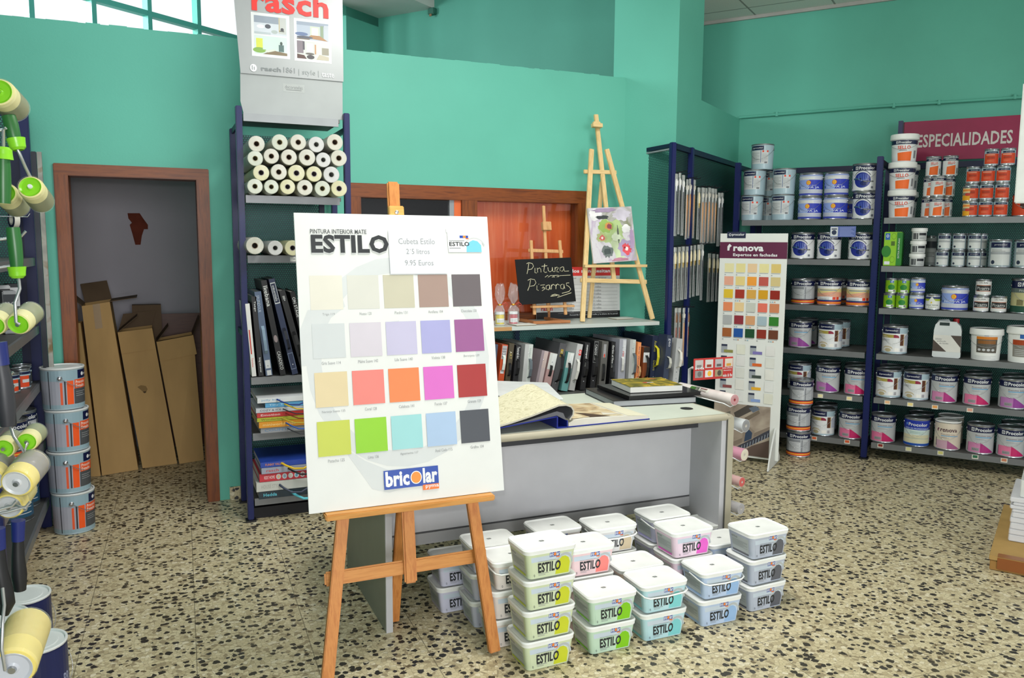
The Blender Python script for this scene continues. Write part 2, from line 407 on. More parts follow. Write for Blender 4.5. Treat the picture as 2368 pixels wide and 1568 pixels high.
# doorway
BR = wood('#5a2a08', '#7d4012', 'z', .4); BRX = wood('#5a2a08', '#7d4012', 'x', .4)
m = MB(); fw = .062
m.box(DX0 - .005, DX0 + fw, Y0 - .015, Y1 + .02, 0, DZ, BR, .004); m.box(DX1 - fw, DX1 + .005, Y0 - .015, Y1 + .02, 0, DZ, BR, .004)
m.box(DX0 - .005, DX1 + .005, Y0 - .0155, Y1 + .02, DZ - fw + .005, DZ + .005, BRX, .004); setting('door_1', m)
# fallen plaster patch on the storeroom wall
pq = [(295, 493), (322, 493), (330, 505), (341, 520), (341, 530), (332, 530), (327, 545), (324, 566), (313, 566), (306, 540), (300, 520), (305, 515), (297, 505)]
def hit_a(px, py, a): q, z = on_a(px, py, a); return RW(a, q, z)
A_ = UA + .001
m = MB(); pts = [hit_a(x, y, A_) for x, y in pq]; n = len(pts); off = AD*.006
m.add(pts + [p + off for p in pts], [tuple(range(n, 2*n))] + [(i, (i + 1) % n, n + (i + 1) % n, n + i) for i in range(n)], mat('#6b3426', .9, 0, .2, .25))
tag(part('bare_plaster_patch', m), 'brown bare patch on the grey storeroom wall seen through the doorway', 'wall damage')
# inner window: frame, mullion, glass; the dim office and an orange panel behind the glass
m = MB(); f2 = .07
for a, b, c, d, mt in [(WX0, WX1, WZ1 - .085, WZ1, BRX), (WX0, WX1, WZ0, WZ0 + f2, BRX), (WX0, WX0 + f2, WZ0, WZ1, BR), (WX1 - f2, WX1, WZ0, WZ1, BR)]:
    m.box(a, b, Y0 - .012 - (.001 if mt is BRX else 0), Y0 + .09, c, d, mt, .003)
mu0, mu1 = on_y(1067, 500, Y0).x, on_y(1103, 500, Y0).x
m.box(mu0, mu1, Y0 - .01, Y0 + .09, WZ0, WZ1 - .05, BR, .003)
m.box(mu0 - .045, mu0, Y0 + .01, Y0 + .06, WZ0, WZ1 - .05, mat(ORANGE, .5)); m.box(mu0 - .075, mu0 - .045, Y0 + .012, Y0 + .05, WZ0, WZ1 - .05, mat('#8b8f92', .4, .4))
fr = setting('window_2', m)
m = MB(); m.box(WX0 + f2, mu0 - .045, Y0 + .03, Y0 + .034, WZ0 + f2, WZ1 - .08, glass()); m.box(mu1, WX1 - f2, Y0 + .03, Y0 + .034, WZ0 + f2, WZ1 - .08, glass())
g = part('window_pane', m, fr)
t = NT('orange_board'); co = t.coord((1, 1, .22)); n1 = t.noise(co, 9, 4); n2 = t.noise(t.coord((9, 1, .4)), 6, 3)
OB = t.done(t.pbsdf(t.mix(t.math('MULTIPLY', t.ramp(n2, [(.5, (0, 0, 0, 1)), (.66, (1, 1, 1, 1))]), .22), t.ramp(n1, [(.3, '#b8481c'), (.7, '#d0602a')]), lin('#e59a72')), .45, 0, .4))
m = MB(); m.box(mu1 - .1, WX1 - .01, Y1 + .01, Y1 + .03, WZ0 - .1, WZ1 + .1, OB)
tag(part('orange_panel', m), 'orange painted board standing behind the right pane of the inner window', 'panel')
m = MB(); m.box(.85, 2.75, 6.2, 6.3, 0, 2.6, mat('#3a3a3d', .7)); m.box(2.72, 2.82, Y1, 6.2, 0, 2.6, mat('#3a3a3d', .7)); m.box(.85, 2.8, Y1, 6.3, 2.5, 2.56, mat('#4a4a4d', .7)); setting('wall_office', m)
# junction box on the upper wall with its cable
a, z = on_m(1001, 27, UM - .02); m = MB(); c = RW(a, UM - .03, z); dk = mat('#2f6a5a', .5)
m.add([], [], dk); r_ = MX.Rotation(THR, 4, 'Z'); r_.translation = c
m.box(-.035, .035, -.025, .03, -.03, .03, dk, .006, r_)
root = tag(part('junction_box', m), 'small dark green junction box hanging from a cable on the upper wall', 'junction box')
m = MB(); m.tube([c + V((0, 0, .02)), c + V((-.01, 0, .1)), c + V((0, .01, .3)), c + V((.02, 0, .5))], .005, BLACK); part('cable', m, root)
m = MB(); m.box(-.012, .012, -.03, -.024, -.05, -.028, mat('#8a6a4a', .6)); o = part('wire_end', m, root); o.matrix_local = r_
# ================================================================== PAINT RACK ON THE RIGHT
RACKM = 6.19
S1Z = [1.695, 1.412, 1.082, .762, .447, .124]; S2Z = [1.703, 1.373, 1.08, .76, .45, .126]
def rack_bay(name, label, a0, a1, zs, left_post, top):
    root = tag(empty(name, RW(a0, RACKM), THR), label, 'shelving'); w = a1 - a0
    for y0, y1 in ((0, .045), (.5, .54)):
        for x in (0, w) if left_post else (0,):
            m = MB(); m.box(x - .02, x + .02, y0, y1, .012, top, NAVY, .004); m.box(x - .03, x + .03, y0 - .01, y1 + .01, 0, .012, BLACK); part('post', m, root)
    for x in (0, w) if left_post else (0,):
        for z0, z1 in ((top - .05, top - .015), (.06, .1)):
            m = MB(); m.box(x - .012, x + .012, .045, .5, z0, z1, NAVYD); part('rail', m, root)
    m = MB(); m.box(.02, w - .02, .505, .535, top - .05, top - .01, NAVYD); part('rail', m, root)
    m = MB(); m.add([(.075, .52, .08), (w - .03, .52, .08), (w - .03, .52, top - .03), (.075, .52, top - .03)], [(0, 1, 2, 3)], perforated(DARKPERF, 'xz')); part('back_panel', m, root)
    m = MB(); m.box(.03, .068, .5, .522, .08, top - .04, NAVYD); part('slotted_strip', m, root)
    for z in zs:
        m = MB(); m.box(.05, w - .035, .02, .5, z - .02, z, SHELF); m.box(.045, w - .03, .012, .02, z - .04, z, LIP); part('shelf', m, root)
    return root
rack_bay('shelf_rack', 'dark blue steel rack bay behind the standing colour card, without a sign', -1.72, -.745, S1Z, False, 2.12)
rack_bay('shelf_rack', 'dark blue steel rack bay of paint tins under the red sign', -.745, .62, S2Z, True, 2.12)
# red sign
sr_ = tag(empty('sign_board', RW(-.66, 6.69, 2.123), THR), 'dark red sign with white capital letters above the right rack bay', 'sign')
m = MB(); m.box(0, .86, 0, .012, .0, .282, mat('#8e1c46', .5)); part('panel', m, sr_)
m = MB(); m.box(-.035, -.005, -.01, .03, .0, .292, NAVY); m.box(-.005, .005, .0, .02, .0, .28, mat('#4a4a50')); part('bracket', m, sr_)
m = MB(); m.art(flat((0, -.001, 0), (1, 0, 0), (0, 0, 1)), [('text', 'ESPECIALIDADES', .095, .094, .685, .186, mat('#cfc9c4', .6), .022)]); part('lettering', m, sr_)
# --- tins
CN = '#161d42'; cNAVY = mat(CN, .3); cWH = mat('#dfe1e2', .35); cGR = mat('#a9adb2', .35); cLG = mat('#c6c9cb', .35); cTX = mat('#55585e', .5); cRED = mat('#d8401f', .4)
cPALE = mat('#a5bcc6', .3); LIDS = mat('#8c9094', .28, .7, .5); LIDW = mat('#d5d9d8', .4)
def lines(u0, v0, u1, v1, n, mt=None, th=.3):
    s = (v1 - v0)/n; o = []
    for i in range(n):
        o.append(('rect', u0, v0 + i*s, u1 - (.25*(u1 - u0) if (i*7) % 3 == 1 else 0), v0 + i*s + s*th, mt or cTX))
    return o
def brand(u0=-.46, u1=.62, v0=.815, v1=.945, word='Procolor'):
    w = (u1 - u0); q = u0 + .2*w
    return [('rect', u0, v0, u0 + .155*w, v1, cWH), ('disc', u0 + .078*w, (v0 + v1)/2, .055*w, .04, cNAVY), ('disc', u0 + .078*w, (v0 + v1)/2, .025*w, .018, cWH), ('text', word, q, v0, u1, v1, cWH, .03)]
def brand2(u0, u1, v0, v1):
    w = u1 - u0
    return [('ring', u0 + .07*w, (v0 + v1)/2, .06*w, .034, .45, cWH), ('text', 'procolor', u0 + .18*w, v0, u1, v1, cWH, .02)]
TOPB = ('rect', -1.9, .77, 1.9, .985, cNAVY)
def A_OS(): return [('rect', -1.9, 0, 1.9, .985, cGR), TOPB] + brand() + [('rect', -.5, .2, .16, .73, cLG), ('rect', -.5, .62, .16, .73, mat('#85898e'))] + lines(-.46, .24, .1, .6, 9, mat('#8f9296')) + [('rect', .24, .2, .265, .72, cTX), ('rect', .3, .2, .62, .73, mat('#b7babd'))] + lines(.33, .24, .58, .66, 9, mat('#90949a')) + [('rect', -1.9, .15, 1.9, .2, mat('#3c3f48')), ('rect', -1.9, .02, 1.9, .15, mat('#d8451f')), ('poly', [(-1.9, .09), (-.9, .08), (0, .06), (.9, .09), (1.9, .1), (1.9, .135), (.9, .125), (0, .1), (-.9, .125), (-1.9, .13)], mat('#eeb33a'))]
def A_SU(): return [('rect', -1.9, 0, 1.9, .985, cWH), TOPB] + brand() + [('poly', [(-1, .66), (1, .66), (1, .5), (.3, .55), (-.4, .46), (-1, .5)], mat('#dfd08d')), ('poly', [(-1, .5), (-.4, .46), (.3, .55), (1, .5), (1, .3), (0, .34), (-1, .3)], mat('#e2a488')), ('rect', -.5, .58, .5, .63, mat('#8d9aa2')), ('rect', .28, .2, .46, .32, cRED), ('rect', .5, .2, .68, .32, cRED)] + lines(-.5, .2, .1, .28, 3) + [('rect', -1.9, .12, 1.9, .19, mat('#20346b')), ('rect', -1.9, .01, 1.9, .12, mat('#d8451f')), ('poly', [(-1.9, .07), (0, .04), (1.9, .08), (1.9, .11), (0, .075), (-1.9, .105)], mat('#eeb33a'))]
def wedge(light, dark, wall='#b9bcbd', word=1):
    return [('rect', -1.9, 0, 1.9, .985, mat(wall, .35)), TOPB] + brand() + [('text', 'Procotex Liso', -.22, .63, .52, .69, mat('#6b5a6a'), .01), ('rect', -.22, .585, .6, .612, mat('#4d9fd0'))] + lines(-.22, .5, .3, .56, 2, mat('#8c8f94')) + [('rect', -.62, .02, .03, .38, mat(light)), ('poly', [(.03, .02), (.78, .02), (.03, .4)], mat(dark)), ('rect', -.38, .07, -.02, .19, mat('#9d9a9d')), ('rect', -.66, .05, -.62, .36, mat('#54505a')), ('text', 'BLANCO', -.34, .1, -.06, .16, mat('#5f5c64'))]
def A_PP(): return wedge('#e0789f', '#c01d62')
def A_PV(): return wedge('#b779b4', '#8f3a92')
def A_PM(): return wedge('#cf86b0', '#a92a78')
def A_RN(): return [('rect', -1.9, 0, 1.9, .99, mat('#d9cdbb', .4)), ('text', 'renova', -.35, .66, .5, .78, mat('#4b2a38'), .03), ('poly', [(-.52, .67), (-.46, .67), (-.46, .74), (-.4, .77), (-.46, .8), (-.53, .76)], mat('#5e1f3c')), ('text', 'Procotex Liso', -.3, .54, .4, .6, mat('#75606a')), ('rect', -.3, .495, .55, .52, mat('#4d9fd0'))] + lines(-.3, .42, .1, .47, 2) + [('rect', -.56, .02, .03, .33, mat('#c9a3b4')), ('poly', [(.03, .02), (.7, .02), (.03, .34)], mat('#a85c8a')), ('rect', -.6, .1, -.55, .42, mat('#3f3a44'))]
def A_OL(): return [('rect', -1.9, 0, 1.9, .985, cWH), ('rect', -1.9, .77, 1.9, .985, cPALE), ('rect', -.75, .77, .3, .985, cNAVY)] + brand2(-.5, .2, .835, .915) + [('rect', -.75, .6, .0, .72, mat('#a89a4a')), ('poly', [(.0, .6), (.28, .6), (.27, .66), (.2, .7), (.1, .72), (0, .72)], mat('#8d1f3c')), ('rect', .34, .3, .52, .74, mat('#5a3018')), ('rect', .52, .3, .56, .74, mat('#b59a6a'))] + lines(-.72, .63, -.3, .69, 2, cWH) + lines(-.72, .47, -.2, .56, 3) + [('disc', -.3, .17, .27, .11, mat('#c3b79a')), ('disc', -.3, .13, .27, .09, cWH), ('disc', -.28, .12, .17, .07, mat('#b5a884')), ('rect', .06, .08, .3, .2, mat('#eceae4')), ('rect', .36, .08, .5, .2, mat('#a6a4a8')), ('rect', -1.9, 0, 1.9, .05, cPALE), ('rect', .6, .3, 1.0, .7, mat('#c3c8d6'))] + lines(.63, .32, .97, .68, 10, mat('#8f96a6'))
def A_SP(): return [('rect', -1.9, 0, 1.9, .985, cWH), TOPB] + brand() + [('ring', -.05, .43, .5, .36, .1, mat('#6a6e7a'), .5, 2.7), ('disc', -.05, .4, .44, .31, mat('#27348a', .25)), ('disc', -.02, .5, .27, .15, mat('#4a5fae', .25)), ('disc', .05, .27, .2, .1, mat('#1a2560', .25)), ('rect', -.56, .41, -.1, .48, mat('#12203a')), ('text', 'BIOXUL', -.5, .425, -.16, .465, mat('#3a9fd0')), ('rect', 0, .32, .56, .37, mat('#15181f')), ('text', 'CAPA GRUESA', .04, .33, .52, .362, cWH), ('rect', .42, .06, .56, .15, mat('#777b84')), ('rect', -.72, .06, -.66, .38, mat('#3a3d46'))]
def A_PG(): return [('rect', -1.9, 0, 1.9, .985, cPALE), ('rect', -.62, .8, .22, .985, cNAVY)] + brand2(-.5, .16, .85, .925) + [('rect', -.62, .2, .5, .78, mat('#c9cdce')), ('rect', .04, .25, .07, .78, mat('#3e5588')), ('rect', .14, .7, .24, .78, cRED), ('rect', .4, .7, .5, .78, cRED)] + lines(-.58, .28, -.02, .72, 10, mat('#989ca0')) + lines(.12, .28, .46, .66, 8, mat('#a3a7aa')) + [('rect', .28, .22, .44, .28, mat('#6a6d72'))]
def nova(word='NOVA JA'): return [('rect', -1.9, 0, 1.9, .985, mat('#c7ccd8', .35)), ('rect', -1.9, .92, 1.9, .985, mat('#8f9fd0')), ('rect', -1.9, .28, .0, .74, mat('#8fa6e0')), ('rect', .0, .28, 1.9, .74, mat('#2c3cb0')), ('rect', -1.9, .1, 1.9, .26, mat('#b7bccb')), ('rect', -1.9, .0, 1.9, .09, mat('#3a49a8')), ('disc', -.02, .6, .13, .115, mat('#c94a2c')), ('disc', -.02, .6, .1, .09, mat('#e8c52f')), ('ring', -.02, .6, .055, .05, .4, mat('#c94a2c')), ('text', 'PINTURAS', -.16, .44, .4, .49, mat('#b8c4ea')), ('text', word, -.5, .3, .6, .42, mat('#c9d2ef'), .02), ('disc', -.62, .37, .06, .06, mat('#3a5aa0')), ('rect', -.4, .78, .3, .85, mat('#dadcd6'))]
def A_NV(): return nova()
def A_PB(): return [('rect', -1.9, 0, 1.9, .985, mat('#cfe0dc', .35)), ('rect', -1.9, .62, 1.9, .985, mat('#1f35a0', .3)), ('text', 'Procolor', -.4, .76, .62, .89, cWH, .03), ('disc', -.5, .83, .06, .05, mat('#5f8fe0')), ('text', 'LINEA DE PROFESIONALES', -.6, .64, .7, .7, mat('#c4d4f4'), .01), ('rect', -.8, .1, .8, .42, mat('#d8d3b2')), ('rect', -.8, .26, .8, .3, mat('#bfc4b0')), ('rect', -1.9, .0, 1.9, .09, mat('#1f4fa8'))] + lines(-.3, .48, .4, .58, 3, mat('#7fa7a0'))
def sello(o='#ee6a22'): return [('rect', -1.9, 0, 1.9, .99, cWH), ('rect', -1.9, .82, 1.9, .97, cNAVY)] + brand(-.4, .5, .85, .94) + [('text', 'SELLO', -.2, .62, .42, .76, mat('#d8431f'), .03), ('rect', -.2, .58, .2, .6, cTX), ('poly', [(-.3, .04), (.44, .04), (.48, .56), (-.26, .47)], mat(o)), ('rect', .6, .1, .75, .4, mat('#80848a'))]
def A_SC(): return sello()
def A_TB(): return [('rect', -1.9, 0, 1.9, .99, cWH), ('rect', -1.9, .78, 1.9, .97, cNAVY)] + brand(-.38, .42, .82, .93) + [('text', 'SELLO', -.28, .56, .38, .72, mat('#d8431f'), .03), ('rect', -.2, .5, .2, .525, cTX), ('poly', [(-.26, .04), (.44, .03), (.46, .46), (-.28, .4)], mat('#ee6a22')), ('rect', .6, .15, .75, .5, mat('#80848a'))]
def A_OR(): return [('rect', -1.9, 0, 1.9, .985, cPALE), ('rect', -.5, .8, .62, .94, cNAVY), ('text', 'procolor', -.2, .83, .5, .91, cLG), ('rect', -.72, .05, .75, .78, mat('#d1461f')), ('rect', -.5, .66, .3, .72, mat('#e0a58a')), ('rect', -.4, .4, .3, .56, mat('#a93413'))] + lines(-.4, .2, .2, .34, 3, mat('#e08a64'))
def A_OY(): return [('rect', -1.9, 0, 1.9, .985, mat('#e2c892')), ('rect', -.8, .0, .8, .4, mat('#e3a11e')), ('rect', -.8, .4, .8, .62, mat('#8a7f72')), ('disc', -.1, .48, .3, .12, mat('#c23a2a')), ('rect', -.8, .74, .8, .9, mat('#e98a3a'))]
def A_GC(): return [('rect', -1.9, 0, 1.9, .985, mat('#7fae1e', .3)), ('disc', .05, .42, .38, .22, mat('#1f7a2c')), ('ring', -.5, .75, .3, .2, .12, mat('#5e8a18')), ('rect', -.1, .78, .3, .97, mat('#2a62b0')), ('ring', .1, .87, .1, .06, .4, cWH), ('rect', -.25, .05, .55, .2, cWH), ('rect', .25, .06, .5, .19, mat('#777'))]
def A_AT(): return [('rect', -1.9, 0, 1.9, .985, mat('#d8dbd4')), ('rect', -1.9, .78, 1.9, .95, mat('#2a3566')), ('rect', -1.9, .62, 1.9, .78, mat('#a3b52c')), ('poly', [(-.5, .45), (-.1, .92), (0, .92), (.4, .45), (.1, .45), (-.05, .62), (-.2, .45)], mat('#d8dbd4')), ('poly', [(-.2, .44), (-.05, .6), (0, .44)], mat('#d8c02c')), ('text', 'COLA TAPON', -.6, .24, .55, .34, mat('#4c5a52'), .02), ('text', 'BLANCA', -.35, .1, .35, .17, cTX)]
def A_TI(): return [('rect', -1.9, 0, 1.9, .985, mat('#d9dad8')), ('text', 'TITAN', -.4, .83, .35, .93, mat('#23252a'), .03), ('rect', -.7, .23, .72, .7, mat('#c96a3a')), ('rect', -.7, .26, .72, .67, mat('#2b2c2c')), ('text', 'Pizarra', -.55, .36, .55, .58, mat('#c9ccca'), .01), ('rect', -.3, .29, .5, .315, mat('#c9ccca'))]
def A_SN(): return [('rect', -1.9, 0, 1.9, .985, mat('#8fa0a6', .3)), ('rect', -.6, .75, .65, .95, cNAVY), ('text', 'procolor', -.35, .81, .4, .9, cLG), ('rect', -.6, .05, .65, .72, mat('#c8ccca')), ('rect', -.6, .48, .65, .58, mat('#9a9fa2')), ('disc', -.4, .17, .12, .08, mat('#2a3448'))] + lines(-.5, .6, .3, .7, 2)
def A_GY(): return [('rect', -1.9, 0, 1.9, .985, mat('#b9b486', .35)), ('rect', -1.9, .76, 1.9, .985, cNAVY)] + brand(-.4, .7) + [('rect', -1.9, .62, 1.9, .76, mat('#5d6a66')), ('text', 'Procolor', -.3, .66, .4, .72, cLG), ('rect', -1.9, .0, 1.9, .2, mat('#1e4a3a')), ('rect', -.4, .22, -.1, .4, mat('#7a7450'))]
def tin(r, h, art, handle=True, lid='steel', tin_mat=None, taper=1.0):
    b = MB(); r0 = r*taper; tm = tin_mat or STEEL
    b.lathe([(0, .003), (r0*.97, .003), (r0, .0015), (r0*1.012, .005), (r0, .009), (r, h - .012), (r*1.02, h - .008)], tm)
    l = MB(); t = h
    l.lathe([(r*1.02, t - .009), (r*1.035, t - .004), (r*1.02, t), (r*.95, t), (r*.93, t - .006), (r*.72, t - .006), (r*.7, t - .003), (r*.3, t - .003), (0, t - .003)], LIDS if lid == 'steel' else lid, 32)
    a = MB(); a.art(cyl(r0, h - .021, .009, r1=r), art, .11)
    P = [('body', b), ('label', a), ('lid', l)]
    if handle:
        w = MB(); ze = h*.8; e = r*1.01
        for s in (-1, 1):
            w.lathe([(.01, 0), (.01, .002), (.006, .004), (0, .005)], STEEL, 10, MX.Translation((s*e, 0, ze)) @ MX.Rotation(s*PI/2, 4, 'Y'))
        w.tube([((e + .003)*math.cos(f), -(e + .012)*math.sin(f)*1.05, ze - h*.42*math.sin(f)**1.4) for f in [PI*k/16 for k in range(17)]],   .0011, STEEL, 5, False)
        P.append(('handle', w))
    return Kind(*P)
def tub(r, h, art, band=None, handle=True):
    b = MB(); b.lathe([(0, .003), (r*.86, .003), (r*.88, .0015), (r*.97, h*.8), (r*.97, h*.8)], WHITE); a = MB(); a.art(cyl(r*.88, h*.8 - .003, .003, r1=r*.97), art, .11)
    l = MB(); l.lathe([(r*.99, h*.8), (r*1.06, h*.8), (r*1.08, h*.83), (r*1.06, h*.98), (r*1.03, h), (r*.96, h), (r*.94, h*.97), (0, h*.97)], WHITE, 32, mts=[WHITE]*4 + [band or WHITE]*3)
    P = [('body', b), ('label', a), ('lid', l)]
    if handle:
        w = MB(); e = r*1.0; ze = h*.74
        w.tube([((e + .004)*math.cos(f), -(e + .012)*math.sin(f), ze - h*.3*math.sin(f)) for f in [PI*k/16 for k in range(17)]],   .0011, STEEL, 5, False); P.append(('handle', w))
    return Kind(*P)
RB, HB = .0805, .192
KD = dict(OS=tin(RB, .185, A_OS()), SU=tin(RB, .19, A_SU()), PP=tin(RB, .2, A_PP()), PV=tin(RB, .2, A_PV()), PM=tin(RB, .2, A_PM()), RN=tin(RB, .2, A_RN(), True, WHITE), OL=tin(RB, .2, A_OL()), SP=tin(RB, .193, A_SP()),
          PG=tin(RB, .187, A_PG(), tin_mat=cPALE, taper=.95), NV=tin(RB, .167, A_NV()), PB=tin(RB, .2, A_PB()), TB=tub(.085, .188, A_TB(), mat('#2a3f98')), SC=tin(.046, .138, A_SC(), False), OR=tin(.041, .109, A_OR(), False),
          OY=tin(.036, .1, A_OY(), False), GC=tin(.038, .104, A_GC(), False), AT=tin(.044, .107, A_AT(), False), TI=tin(.045, .108, A_TI(), False), SN=tin(.04, .112, A_SN(), False), SB=tin(.064, .185, A_SN(), False), NVS=tin(.045, .109, A_NV(), False), GY=tin(RB, .225, A_GY()))
HT = dict(OS=.185, SU=.19, PP=.2, PV=.2, PM=.2, RN=.2, OL=.2, SP=.193, PG=.187, NV=.167, PB=.2, TB=.188, SC=.138, OR=.109, OY=.1, GC=.104, AT=.107, TI=.108, SN=.112, SB=.185, NVS=.109, GY=.225)
RD = dict(SC=.046, OR=.041, OY=.036, GC=.038, AT=.044, TI=.045, SN=.04, SB=.064, NVS=.045)
def shelf_tin(k, px, py, z, label, group, cat='paint can', dm=0, turn=0, name='paint_can'):
    m_ = RACKM + .03 + RD.get(k, RB) + dm
    a, _ = on_m(px, py, m_)
    # face the tin towards the open room, where the shopper stands
    return KD[k].put(name, label, cat, RW(a, m_, z), THR + turn, group)
LB, RBY = 'left rack bay', 'right rack bay'
Z = S1Z[0]; g = 'tins on the top shelf of the left bay'
for px, py, k, z, dm, lb in [
    (1739, 480, 'PG', Z, 0, 'pale grey tin lowest in the left end stack, top shelf'),
    (1745, 425, 'PG', Z + .187, .01, 'pale grey tin in the middle of the left end stack, top shelf'),
    (1763, 370, 'PG', Z + .374, .03, 'pale grey tin standing highest, on top of the left end stack'),
    (1774, 480, 'PG', Z, .21, 'pale grey tin half hidden behind the left-end stack, lower one'),
    (1776, 425, 'PG', Z + .187, .21, 'pale grey tin half hidden behind the left-end stack, upper one'),
    (1810, 480, 'PG', Z, 0, 'pale grey tin under another, left of the blue and yellow tins'),
    (1813, 425, 'PG', Z + .187, 0, 'pale grey tin on top of another, left of the blue and yellow tins'),
    (1873, 480, 'NV', Z, 0, 'blue tin with a yellow badge, bottom left of the group of four'),
    (1876, 425, 'NV', Z + .167, 0, 'blue tin with a yellow badge, top left of the group of four'),
    (1932, 480, 'NV', Z, 0, 'blue tin with a yellow badge, bottom right of the group of four'),
    (1935, 425, 'NV', Z + .167, 0, 'blue tin with a yellow badge, top right of the group of four'),
    (1962, 480, 'NV', Z, .2, 'blue tin hidden behind the right pair of yellow badge tins, lower'),
    (2000, 480, 'SP', Z, 0, 'blue globe tin on the top shelf, under another globe tin'),
    (2000, 415, 'SP', Z + .193, 0, 'blue globe tin on the top shelf, stacked on another globe tin')]:
    shelf_tin(k, px, py, z, lb, g, dm=dm)
for i, px in enumerate((1856, 1917, 1990)):
    shelf_tin('SP', px, 580, S1Z[1], ['blue globe tin on the second shelf, beside the standing colour card', 'blue globe tin in the middle of the second shelf, left bay', 'blue globe tin on the second shelf, next to the blue post'][i], 'globe tins on the second shelf')
g = 'tins on the third shelf of the left bay'
for px, k, dm, lb in [(1857, 'OS', 0, 'grey label tin with orange stripe, left end of the third shelf'), (1874, 'OS', .2, 'grey label tin hidden behind the left one on the third shelf'),
                      (1918, 'SU', 0, 'tin with a sunset picture label, middle of the third shelf'), (1932, 'SU', .2, 'sunset label tin hidden behind the middle one on the third shelf'), (1986, 'SU', 0, 'tin with a sunset picture label, beside the blue post')]:
    shelf_tin(k, px, 680, S1Z[2], lb, g, dm=dm)
g = 'tins on the fourth shelf of the left bay'
for px, k, dm, lb in [(1850, 'PV', 0, 'purple wedge tin on the fourth shelf beside the colour card'), (1864, 'PV', .2, 'tin hidden behind the purple wedge tin on the fourth shelf'),
                      (1920, 'OL', 0, 'white tin with olive and wine label, front of the fourth shelf'), (1938, 'OL', .2, 'olive label tin behind the other on the fourth shelf')]:
    shelf_tin(k, px, 780, S1Z[3], lb, g, dm=dm)
g = 'tins on the fifth shelf of the left bay'
for px, k, dm, lb in [(1848, 'OL', 0, 'olive label tin on the fifth shelf, behind the peak of the floor stack'), (1914, 'PV', 0, 'purple wedge tin in the middle of the fifth shelf'), (1916, 'PM', .2, 'tin behind the purple wedge tin on the fifth shelf'),
                      (1981, 'PP', 0, 'pink wedge tin on the fifth shelf next to the blue post'), (1980, 'PP', .2, 'tin behind the pink wedge tin on the fifth shelf')]:
    shelf_tin(k, px, 880, S1Z[4], lb, g, dm=dm)
g = 'tins on the lowest shelf of the left bay'
for px, k, dm, lb in [(1903, 'OL', 0, 'olive label tin on the lowest shelf, right of the floor stack'), (1908, 'OL', .2, 'olive label tin at the back of the lowest shelf'), (1968, 'PP', 0, 'pink wedge tin on the lowest shelf, left of the blue post'), (1846, 'PV', .02, 'tin almost hidden behind the floor stack on the lowest shelf')]:
    shelf_tin(k, px, 980, S1Z[5], lb, g, dm=dm)
p0 = on_z(1845, 1052, 0)
for i in range(3):
    KD['OS'].put('paint_can', ['grey label tin on the floor, bottom of the three', 'grey label tin in the middle of the floor stack', 'grey label tin on top of the floor stack before the rack'][i], 'paint can', (p0.x + (0, -.004, .014)[i], p0.y + (0, .006, .01)[i], .187*i*1.0), THR + (.1, -.1, .15)[i], 'tins stacked on the floor')
# right bay
Z = S2Z[0]
for i, (px, py, dm) in enumerate([(2084, 480, 0), (2086, 410, 0), (2091, 350, .01)]):
    shelf_tin('TB', px, py, Z + .188*i, ['white tub with orange square, bottom of the tub stack', 'white tub with orange square, middle of the tub stack', 'white tub with orange square, top of the stack overlapping the sign'][i], 'white tubs with orange squares', 'paint tub', dm, name='paint_tub')
for i in range(2): shelf_tin('TB', 2092, 450, Z + .188*i, ['white tub hidden behind the bottom tub of the stack', 'white tub hidden behind the middle tub of the stack'][i], 'white tubs with orange squares', 'paint tub', .21, name='paint_tub')
for px, lv, dm, lb in [(2168, 0, 0, 'small white tin with orange square, lower of the front pair'), (2168, 1, 0, 'small white tin with orange square, upper of the front pair'),
                       (2149, 0, .1, 'small orange square tin, bottom left behind the front pair'), (2151, 1, .1, 'small orange square tin, middle left behind the front pair'), (2154, 2, .1, 'small orange square tin, top left of its group'),
                       (2186, 0, .1, 'small orange square tin, bottom right behind the front pair'), (2189, 1, .1, 'small orange square tin, middle right behind the front pair'), (2193, 2, .1, 'small orange square tin, top right of its group')]:
    shelf_tin('SC', px, 460, Z + .138*lv, lb, 'small white tins with orange squares', dm=dm)
for px, lv, dm, lb in [(2247, 0, .115, 'orange tin at the foot of the stack behind the yellow tins'), (2247, 1, .115, 'orange tin second up behind the yellow tins'), (2248, 2, .115, 'orange tin topping the stack behind the yellow tins'),
                       (2281, 0, .06, 'orange tin at the foot of the middle orange stack'), (2281, 1, .03, 'orange tin second up in the middle orange stack'), (2282, 2, .03, 'orange tin third up in the middle orange stack'), (2287, 3, .05, 'orange tin on the peak of the middle orange stack'),
                       (2316, 0, 0, 'orange tin at the foot of the right orange stack'), (2317, 1, 0, 'orange tin second up in the right orange stack'), (2317, 2, 0, 'orange tin third up in the right orange stack'), (2325, 3, .03, 'orange tin on the peak of the right orange stack')]:
    shelf_tin('OR', px, 450, Z + .109*lv, lb, 'orange label tins')
for i in range(2): shelf_tin('OY', 2240, 490 - 30*i, Z + .1*i, ['small yellow label tin, lower of two before the orange tins', 'small yellow label tin, upper of two before the orange tins'][i], 'small yellow label tins')
KD['OB'] = tin(.07, .15, [('rect', -1.9, 0, 1.9, .985, mat('#c8401a')), ('disc', 0, .5, .25, .2, mat('#3a2018'))]); HT['OB'] = .15
shelf_tin('OB', 2370, 475, Z, 'big orange tin cut off by the picture edge on the top shelf', None)
